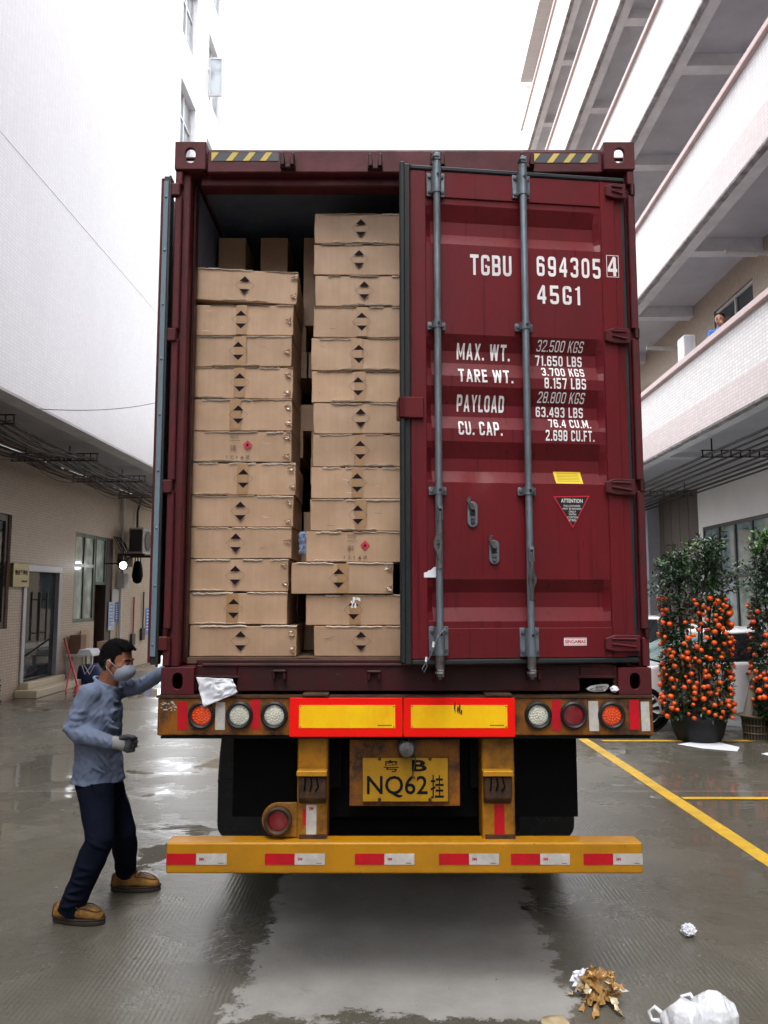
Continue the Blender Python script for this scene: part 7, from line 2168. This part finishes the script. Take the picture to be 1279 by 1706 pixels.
for f in hr.f:
    if all(not isface(hr.v[i]) for i in f):
        g2 = []
        for i in f:
            if i not in idx:
                idx[i] = len(keep.v); p = hr.v[i]; q = HI @ p
                keep.v.append(p+(p-hc).normalized()*0.0040*noise.noise(Vector((q.x*110, q.y*110, q.z*60))))
            g2.append(idx[i])
        keep.f.append(tuple(g2))
hair = part('hair', keep, M['hair'], MAN, smooth=True)
hair.modifiers.new('s', 'SOLIDIFY').thickness = 0.004
rnd = random.Random(77); hs_ = MB()
for f in keep.f:
    c = sum((keep.v[i] for i in f), Vector())/len(f)
    nn = (c-hc).normalized(); q = HI @ c
    for k in range(2):
        if rnd.random() < .35: continue
        top_ = max(0.0, q.z-.03)/.1
        d = (nn*.8+(R3 @ Vector((.7*top_+.1, rnd.uniform(-.3, .3), -.5+.4*top_)))).normalized(); sd = d.cross(nn)
        sd = (sd.normalized() if sd.length > .01 else Vector((0, 1, 0)))*.0009
        p0 = c+Vector([rnd.uniform(-.003, .003) for _ in range(3)]); L_ = rnd.uniform(.004, .009)*(.6+.9*top_)
        hs_.add([p0-sd, p0+sd, p0+d*L_], [(0, 1, 2)])
part('hair_strands', hs_, M['hair'], MAN, kind='stuff')
# stubble fade down to the nape
mb = MB(); mb.sphere(hp(-0.022, 0, 0.008), (0.0925, 0.0795, 0.088), 22, 14, R3)
fa = MB(); idx = {}
for f in mb.f:
    c = sum((mb.v[i] for i in f), Vector())/len(f); q = HI @ c
    if q.x < -.022 and -.075 < q.z < .03 or (q.x < .034 and -.004 < q.z < .03):
        fa.f.append(tuple(idx.setdefault(i, len(idx)) for i in f))
fa.v = [None]*len(idx)
for i, j in idx.items(): fa.v[j] = mb.v[i]
part('stubble', fa, simple('shaved_hair', (0.05, 0.038, 0.034), .8, var=.3, scale=60), MAN, smooth=True)
# eyes, brows, mask
for s_ in (-1, 1):
    mb = MB(); mb.sphere(hp(0.0765, s_*0.030, 0.008), (0.011, 0.013, 0.0085), 12, 8, R3); e = part('eye', mb, M['sock'], MAN, smooth=True)
    mb = MB(); mb.sphere(hp(0.0855, s_*0.030, 0.006), (0.0035, 0.0055, 0.0055), 10, 6, R3); part('iris', mb, M['stick_black'], e, smooth=True)
    mb = MB(); mb.sphere(hp(0.0768, s_*0.030, 0.0115), (0.0125, 0.0142, 0.0078), 12, 8, R3); part('eyelid', mb, M['skin'], e, smooth=True)
    mb = MB(); mb.loft([hp(0.092, s_*0.014, 0.031), hp(0.090, s_*0.030, 0.036), hp(0.076, s_*0.048, 0.031)], [(.0035, .005), (.004, .006), (.003, .004)], n=8); part('eyebrow', mb, M['hair'], MAN, smooth=True)
mk = MB()
sec = [(0.004, 0.034, 0.020), (0.104, 0.014, 0.0), (0.124, 0.020, -0.026), (0.118, 0.036, -0.052), (0.100, 0.042, -0.078), (0.066, 0.040, -0.102)]
rows = []; n = 14
for j, (zc, xf, hw, xb, hb) in enumerate(((0.004, .100, .018, .066, .036), (-.014, .121, .020, .052, .056), (-.036, .131, .024, .040, .066), (-.058, .124, .026, .034, .066), (-.080, .106, .028, .030, .060), (-.100, .080, .028, .030, .044))):
    row = []
    for i in range(n+1):
        a = pi*i/n-pi/2
        ca = cos(a); y = hb*sin(a)*(1-.12*ca); x = xb+(xf-xb)*ca**0.62 if ca > 0.001 else xb
        row.append(hp(x, y, zc+0.004*noise.noise((i*.7, j, 0))))
    rows.append(row)
mk.add([p for r in rows for p in r], [(j*(n+1)+i, j*(n+1)+i+1, (j+1)*(n+1)+i+1, (j+1)*(n+1)+i) for j in range(len(rows)-1) for i in range(n)])
mo = part('face_mask', mk, M['mask'], MAN, smooth=True); mo.modifiers.new('s', 'SOLIDIFY').thickness = 0.003
mo.modifiers.new('ss', 'SUBSURF').levels = 1
mb = MB()
for s_ in (-1, 1):
    mb.tube([hp(.046, s_*.062, -.018), hp(.02, s_*.076, -.002), hp(-.006, s_*.086, .018), hp(-.018, s_*.088, .008)], .0018, n=6)
    mb.tube([hp(.034, s_*.064, -.074), hp(.012, s_*.074, -.05), hp(-.012, s_*.084, -.03), hp(-.018, s_*.087, -.02)], .0018, n=6)
part('mask_strap', mb, M['sock'], MAN, smooth=True)

# ------------------------------------------------------------------ small people in the background
def small_person(name, label, base, hgt, face, shirt, trou, arms, lean=0.0, hairm='hair'):
    """standing figure; face = angle it looks along, arms = list of (shoulder side, elbow, hand) offsets in its own frame (x forward)"""
    t = thing(name, label, 'person', loc=base, rotz=face)
    Wt = W[t.name]; k = hgt/1.7
    def q(x, y, z): return Wt @ (Vector((x, y, z))*k)
    b = MB(); hx = lean*0.9
    b.sphere(q(hx+.01, 0, 1.60), (0.088*k, 0.073*k, 0.10*k), 14, 10); b.sphere(q(hx+.04, 0, 1.55), (0.06*k, 0.06*k, 0.07*k), 12, 8); b.sphere(q(hx+.10, 0, 1.575), (.016*k, .012*k, .018*k), 8, 6)
    for s_ in (-1, 1): b.sphere(q(hx, s_*.076, 1.58), (.015*k, .01*k, .028*k), 8, 6)
    b.loft([q(lean*.8, 0, 1.40), q(hx, 0, 1.54)], [.055*k, .052*k], n=10)
    b.loft([q(lean*.8, 0, 1.40), q(lean*.5, 0, 1.2), q(0, 0, .95)], [(.13*k, .08*k), (.15*k, .09*k), (.14*k, .1*k)])
    for s_ in (-1, 1): b.loft([q(0, s_*.09, .93), q(0.02, s_*.1, .5), q(0, s_*.1, .08)], [.085*k, .055*k, .038*k], n=10); b.sphere(q(.05, s_*.1, .04), (.12*k, .045*k, .04*k))
    for (s_, e, h__) in arms:
        b.loft([q(lean*.7, s_*.18, 1.38), q(*e), q(*h__)], [.045*k, .038*k, .028*k], n=10); b.sphere(q(*h__), .04*k)
    part('body', union(b, 0.014*k, 1), M['skin'], t, smooth=True)
    c = MB()
    c.loft([q(lean*.85, 0, 1.46), q(lean*.8, 0, 1.40), q(lean*.5, 0, 1.2), q(0, 0, .92)], [(.07*k, .06*k), (.165*k, .10*k), (.175*k, .115*k), (.165*k, .12*k)], n=16, round_ends=False)
    for (s_, e, h__) in arms:
        hh = Vector(e).lerp(Vector(h__), .75); c.loft([q(lean*.7, s_*.16, 1.39), q(*e), q(*hh)], [.062*k, .052*k, .042*k], n=10)
    part('jacket', union(c, 0.014*k, 1), shirt, t, smooth=True)
    c = MB()
    for s_ in (-1, 1): c.loft([q(0, s_*.07, .95), q(0.02, s_*.1, .5), q(0, s_*.1, .1)], [.105*k, .075*k, .06*k], n=10)
    part('trousers', union(c, 0.016*k, 1), trou, t, smooth=True)
    hm_ = MB(); hm_.sphere(q(hx-.015, 0, 1.635), (.096*k, .083*k, .085*k), 14, 10); hm_.v = [v for v in hm_.v]
    part('hair', hm_, M[hairm], t, smooth=True)
    for s_ in (-1, 1):
        e = MB(); e.sphere(q(hx+.088, s_*.028, 1.59), .010*k, 8, 6); part('eye', e, M['stick_black'], t, smooth=True)
    return t
# on the first floor gallery, elbows on the parapet, hand at the mouth
pp = BM @ atB(1197, 560, CR+0.22)
small_person('person', 'person in a bright blue jacket leaning on the first floor gallery parapet', (pp.x+0.06, pp.y, 4.90), 1.50, radians(235), M['blue_coat'], M['trouser'],
             [(1, (0.14, 0.22, 1.16), (0.22, 0.04, 1.50)), (-1, (0.16, -0.22, 1.16), (0.20, 0.02, 1.22))], lean=0.16)
mb = MB()
# in the open doorway on the left
pd = BM @ atB(162, 1060, CL-0.6)
small_person('person', 'dark haired person standing inside the open doorway on the left', (pd.x, pd.y, 0.0), 1.60, radians(-60), M['bluepale'], M['trouser'],
             [(1, (0.05, 0.24, 1.12), (0.24, 0.06, 1.05)), (-1, (0.05, -0.24, 1.12), (0.24, -0.04, 1.05))])

# ------------------------------------------------------------------ cars
def car(label, x0, yc, L=4.5, h_=1.38, w_=1.78, paint=None, flip=1, group=None, z=0):
    """sedan whose nose points to -x; yc = middle of the car"""
    t = thing('parked_car', label, 'car', loc=(x0+L/2, yc, 0), group=group)
    k = L/4.5; hk = h_/1.42
    low = [(0.05, .30), (0.0, .42), (0.02, .62), (.12, .72), (.55, .84), (1.05, .93), (1.30, .955), (3.75, 1.0), (4.25, 1.02), (4.46, .95), (4.5, .62), (4.47, .34), (4.3, .24), (.2, .24)]
    mb = MB(); n = len(low)
    prof = [(-1, .0), (-.97, .0)]
    vs = []; sects = [(-.5, .90), (-.485, .97), (-.44, 1.0), (.44, 1.0), (.485, .97), (.5, .90)]
    for (yy, sc) in sects:
        for (x, zz) in low:
            cx2 = 2.25; vs.append((x0+(cx2+(x-cx2)*(sc if x in (0.0, 4.5, 4.46, .05, .02) else 1))*k, yc+yy*w_, (zz*1.0 if zz < .5 else (.62+(zz-.62)*(1 if sc > .95 else .92)))*hk))
    fs = [tuple(range(n)), tuple(range(5*n+n-1, 5*n-1, -1))]
    for i in range(5):
        for q in range(n):
            l = (q+1) % n; fs.append((i*n+q, (i+1)*n+q, (i+1)*n+l, i*n+l))
    mb.add(vs, fs); part('body', mb, paint, t, smooth=30, bevel=0.02, seg=2)
    # cabin: glass house with a painted roof
    g0 = [(1.12, .93), (1.95, 1.36), (3.05, 1.38), (3.55, 1.27), (4.05, 1.0)]
    def house(shrink, zoff, pts, y_b, y_t):
        out = []
        for (yy, s2) in ((-1, 0), (1, 0)):
            pass
        return out
    mb = MB(); vs = []
    for s_ in (-1, 1):
        for (x, zz) in g0:
            u = (zz-.93)/.45; vs.append((x0+x*k, yc+s_*(w_/2-.04-.16*u), zz*hk))
    m_ = len(g0); fs = [tuple(range(m_)), tuple(range(2*m_-1, m_-1, -1))]+[(i, m_+i, m_+i+1, i+1) for i in range(m_-1)]
    mb.add(vs, fs); part('window_glass', mb, M['car_glass'], t, bevel=0.01)
    mb = MB(); vs = []
    for (x, zz) in ((1.15, .955), (1.93, 1.35)):
        for s_ in (-1, 1):
            u = (zz-.93)/.45; vs.append((x0+x*k-.012, yc+s_*(w_/2-.09-.16*u), zz*hk+.012))
    mb.add(vs, [(0, 1, 3, 2)]); part('windscreen', mb, M['windscreen'], t)
    mb = MB(); rf = [(1.90, 1.345), (2.1, 1.40), (2.6, 1.42), (3.1, 1.405), (3.5, 1.29)]
    vs = []
    for (x, zz) in rf:
        for yy, dz in ((-.5, -.035), (-.42, -.005), (0, .012), (.42, -.005), (.5, -.035)):
            vs.append((x0+x*k, yc+yy*(w_-.40), (zz+dz)*hk+.012))
    mb.add(vs, [(5*i+j, 5*(i+1)+j, 5*(i+1)+j+1, 5*i+j+1) for i in range(4) for j in range(4)])
    ro = part('roof', mb, paint, t, smooth=True); ro.modifiers.new('s', 'SOLIDIFY').thickness = 0.03
    for s_ in (-1, 1):
        mb = MB()
        def pil(a, b_, wd):
            (xa, za), (xb, zb) = a, b_; pts = []
            for (x, zz, d) in ((xa, za, -wd), (xa, za, wd), (xb, zb, wd*.8), (xb, zb, -wd*.8)):
                u = (zz-.93)/.45; pts.append((x0+(x+d)*k, yc+s_*(w_/2-.035-.16*u), zz*hk))
            mb.prism(pts, (0, s_*.012, 0))
        pil((1.14, .94), (1.95, 1.37), .04); pil((2.55, .95), (2.62, 1.38), .03); pil((4.02, 1.0), (3.5, 1.30), .07)
        part('pillar', mb, paint if s_ else paint, t)
        for (a, b_) in ((1.45, 2.53), (2.56, 3.55)):
            mb = MB(); y = yc+s_*(w_/2+.001)
            mb.box(x0+a*k, x0+(a+.006)*k, y-.004, y+.004, .34*hk, .95*hk); mb.box(x0+b_*k, x0+(b_+.006)*k, y-.004, y+.004, .34*hk, .95*hk); part('door_gap', mb, M['stick_black'], t)
            mb = MB(); mb.box(x0+(b_-.30)*k, x0+(b_-.10)*k, y-.01*0, y+s_*.03, .80*hk, .83*hk); part('door_handle', mb, M['chrome'], t, bevel=0.008)
        mb = MB(); mb.sphere((x0+1.38*k, yc+s_*(w_/2+.07), 1.0*hk), (.09, .08, .065), 12, 8); part('mirror', mb, paint, t, smooth=True)
        mb = MB(); mb.sphere((x0+.22*k, yc+s_*(w_/2-.16), .66*hk), (.20, .13, .075), 12, 8); part('headlight', mb, M['lens_clear'], t, smooth=True)
        for wx in (.82, 3.55):
            c = (x0+wx*k, yc+s_*(w_/2-.02), .315)
            mb = MB(); mb.lathe([(.36, .006*s_), (.36, -.22*s_), (0, -.22*s_)], (c[0], c[1]+s_*.012, c[2]+.02), 'y', 28); part('wheel_arch', mb, M['stick_black'], t)
            mb = MB(); mb.lathe([(.20, 0.0), (.23, s_*.018), (.29, s_*.018), (.315, 0.0), (.315, -s_*.18), (.2, -s_*.19)], (c[0], c[1]+s_*.008, c[2]), 'y', 32); wl = part('wheel', mb, M['tyre'], t, smooth=40)
            mb = MB(); mb.lathe([(.215, s_*.010), (.205, s_*.020), (.195, s_*.006), (.06, s_*.012), (0, s_*.018)], (c[0], c[1]+s_*.006, c[2]), 'y', 28)
            part('rim', mb, M['alloy'], wl, smooth=40)
            mb = MB()
            for q in range(10):
                a = 2*pi*q/10; mb.prism([(c[0]+.07*cos(a-.16), c[1]+s_*.024, c[2]+.07*sin(a-.16)), (c[0]+.195*cos(a-.05), c[1]+s_*.022, c[2]+.195*sin(a-.05)), (c[0]+.195*cos(a+.22), c[1]+s_*.022, c[2]+.195*sin(a+.22)), (c[0]+.07*cos(a+.25), c[1]+s_*.024, c[2]+.07*sin(a+.25))], (0, s_*.004, 0))
            part('rim_slot', mb, M['stick_black'], wl)
    return t
p = atZ(1081, 1222)
car('white saloon car parked behind the orange fruit trees, its front wheel by the trailer', p.x-0.82, 11.35+0.89, paint=M['car_white'], h_=1.40)
car('white saloon car in the row behind, only its roof and screen showing by the container', p.x-1.6, 15.3, paint=M['car_white'], h_=1.50)
car('black car parked furthest back, its roof showing beside the container', p.x-2.1, 19.6, paint=M['car_black'], h_=1.55)

# ------------------------------------------------------------------ orange trees
def leaf_faces(mb, c, d, up_, L, w_):
    d = d.normalized(); sd = d.cross(up_)
    if sd.length < 1e-3: sd = d.orthogonal()
    sd = sd.normalized(); n_ = sd.cross(d)
    mb.add([c, c+d*L*.45+sd*w_+n_*L*.05, c+d*L+n_*(-L*.08), c+d*L*.45-sd*w_+n_*L*.05], [(0, 1, 2), (0, 2, 3)])
def fruit_tree(label, cx, cy, seed, fruit_r=0.46, z0=0.30, z1=1.86, top=2.62, nfr=170, pot_r=0.37, group='orange trees in pots on the right'):
    rnd = random.Random(seed)
    t = thing('orange_tree', label, 'fruit tree', loc=(cx, cy, 0), group=group)
    mb = MB(); mb.lathe([(.24, 0.0), (.27, 0.01), (.315, .10), (.35, .26), (.375, .34), (.39, .35), (.39, .385), (.36, .385), (.35, .33), (0, .32)], (cx, cy, 0), 'z', 32)
    part('pot', mb, M['pot'], t, smooth=40)
    mb = MB(); mb.lathe([(.345, .335), (.2, .345), (0, .35)], (cx, cy, 0), 'z', 20); part('soil', mb, M['soil'], t)
    mb = MB()
    tips = []
    for k in range(7):
        q = 2*pi*k/7+rnd.uniform(-.3, .3); r = rnd.uniform(.20, .30)
        pts = [Vector((cx+rnd.uniform(-.05, .05), cy+rnd.uniform(-.05, .05), .33)), Vector((cx+r*.7*cos(q), cy+r*.7*sin(q), .9)), Vector((cx+r*cos(q), cy+r*sin(q), 1.5)), Vector((cx+r*1.15*cos(q+.2), cy+r*1.15*sin(q+.2), z1+.05))]
        e = Vector((cx+fruit_r*rnd.uniform(.4, 1.0)*cos(q+.3)*1.0, cy+fruit_r*rnd.uniform(.4, 1.0)*sin(q+.3), top-rnd.uniform(0.0, .32))); pts.append(e)
        mb.tube(pts, [.022, .018, .014, .010, .004], n=6); tips.append((pts[-2], e))
    part('trunk', mb, M['bark'], t, smooth=60)
    # supporting ring canes
    mb = MB()
    for k in range(6):
        q = 2*pi*k/6+.3; mb.tube([(cx+.30*cos(q), cy+.30*sin(q), .3), (cx+(fruit_r-.05)*cos(q), cy+(fruit_r-.05)*sin(q), z1)], .007, n=5)
    part('cane', mb, M['cutwood'], t)
    lf = MB(); lf2 = MB()
    def sprig(base, d, L, n, tgt, lw=.016, ll=.075):
        for i in range(n):
            u = i/n; c = base+d*L*u
            dd = (d*.5+Vector((rnd.uniform(-1, 1), rnd.uniform(-1, 1), rnd.uniform(-.6, .9)))).normalized()
            leaf_faces(tgt, c, dd, Vector((rnd.uniform(-.4, .4), rnd.uniform(-.4, .4), 1)), ll*rnd.uniform(.7, 1.2), lw*rnd.uniform(.8, 1.2))
    # fruit column leaves: dense ring, gaps between
    for k in range(1700):
        q = rnd.uniform(0, 2*pi); z = z0+(z1-z0)*rnd.random(); r = fruit_r*rnd.uniform(.68, .93)
        if noise.noise(Vector((q*1.6, z*3.2, seed))) < -0.30: continue
        sprig(Vector((cx+r*cos(q), cy+r*sin(q), z)), Vector((cos(q), sin(q), rnd.uniform(-.3, .5))).normalized(), .05, 5, lf, .015, .062)
    # upper branches
    for (a, b_) in tips:
        for j in range(24):
            u = rnd.uniform(.05, 1.0); c = a.lerp(b_, u)
            dd = Vector((rnd.uniform(-1, 1), rnd.uniform(-1, 1), rnd.uniform(-.1, 1.0))).normalized(); L = rnd.uniform(.12, .34)
            sprig(c, dd, L, 15, lf2 if (u > .8 and rnd.random() < .28) else lf, .015, .080)
    for k in range(150):
        q = rnd.uniform(0, 2*pi); r = fruit_r*rnd.uniform(.2, 1.15); z = z1+rnd.uniform(-.05, .40)
        dd = Vector((cos(q)*.8, sin(q)*.8, rnd.uniform(-.1, .9))).normalized()
        sprig(Vector((cx+r*cos(q), cy+r*sin(q), z)), dd, rnd.uniform(.12, .26), 11, lf)
    part('foliage', lf, M['leaf'], t, kind='stuff'); part('young_leaves', lf2, M['leaf_new'], t, kind='stuff')
    # fruit
    fm = MB(); fm.sphere((0, 0, 0), (.0335, .0335, .030), 10, 7)
    me = mesh_of('orange_fruit', fm, M['orange'], True); first = None; placed = []
    tries = 0
    while len(placed) < nfr and tries < 6000:
        tries += 1
        q = rnd.uniform(0, 2*pi); z = z0+.02+(z1-z0-.02)*rnd.random(); r = fruit_r*rnd.uniform(.93, 1.05)
        p = Vector((cx+r*cos(q), cy+r*sin(q), z))
        if any((p-o_).length < .062 for o_ in placed): continue
        if noise.noise(Vector((q*1.4, z*2.5, seed+9))) < -0.30: continue
        placed.append(p)
    for p in placed:
        o = bpy.data.objects.new('orange_fruit', me); C.objects.link(o); o.parent = t
        s_ = rnd.uniform(.72, 1.2); o.matrix_basis = Matrix.Translation(p-Vector((cx, cy, 0))) @ Matrix.Rotation(rnd.uniform(0, 6), 4, 'Z') @ Matrix.Diagonal((s_, s_, s_, 1))
    return t
pt = atZ(1163, 1241)
fruit_tree('potted orange tree full of fruit standing nearest to the container', atY(1163, 1200, 10.72).x, 10.72, 5, nfr=290, fruit_r=0.445)
fruit_tree('potted orange tree full of fruit cut off by the right edge', atY(1314, 1100, 10.6).x, 10.6, 8, top=2.70)
# cut trunks in a wicker basket between the two trees
cx0 = atY(1251, 1200, 10.9).x; cy0 = 10.75
t = thing('basket_planter', 'dark wicker basket holding two weathered cut trunks between the orange trees', 'planter', loc=(cx0, cy0, 0))
mb = MB(); mb.lathe([(.13, 0.0), (.15, .0), (.17, .28), (.155, .28), (.0, .27)], (cx0, cy0, 0), 'z', 20); part('liner', mb, M['soil'], t)
mb = MB()
for k in range(26):
    q = 2*pi*k/26; mb.tube([(cx0+.155*cos(q), cy0+.155*sin(q), 0), (cx0+.18*cos(q+.05), cy0+.18*sin(q+.05), .30)], .006, n=5)
for z in (.01, .10, .2, .295): mb.tube([(cx0+(.158+.08*z)*cos(2*pi*k/24), cy0+(.158+.08*z)*sin(2*pi*k/24), z) for k in range(25)], .010, n=6)
mb.lathe([(.18, .30), (.245, .315), (.25, .325), (.18, .32)], (cx0, cy0, 0), 'z', 24)
part('wicker', mb, M['basket'], t, smooth=50)
for (a, b_, r) in (((1244, 1205), (1259, 1112), .062), ((1257, 1205), (1266, 1150), .045)):
    pa, pb2 = atY(*a, cy0), atY(*b_, cy0); pa.z = .25; mb = MB()
    mb.tube([pa, pa.lerp(pb2, .5)+Vector((.01, 0, 0)), pb2], [r, r*.95, r*.85], n=12); part('cut_trunk', mb, M['cutwood'], t, smooth=50)
lf = MB(); rnd = random.Random(12)
for k in range(46):
    c = atY(1262+rnd.uniform(-6, 10), 1098+rnd.uniform(-14, 14), cy0); leaf_faces(lf, c, Vector((rnd.uniform(-1, 1), rnd.uniform(-1, 1), rnd.uniform(-.3, 1))), Vector((0, .3, 1)), .06, .014)
mb = MB(); mb.tube([atY(1259, 1112, cy0), atY(1262, 1095, cy0)], .006, n=5); part('shoot', mb, M['bark'], t)
part('leaves', lf, M['leaf'], t, kind='stuff')
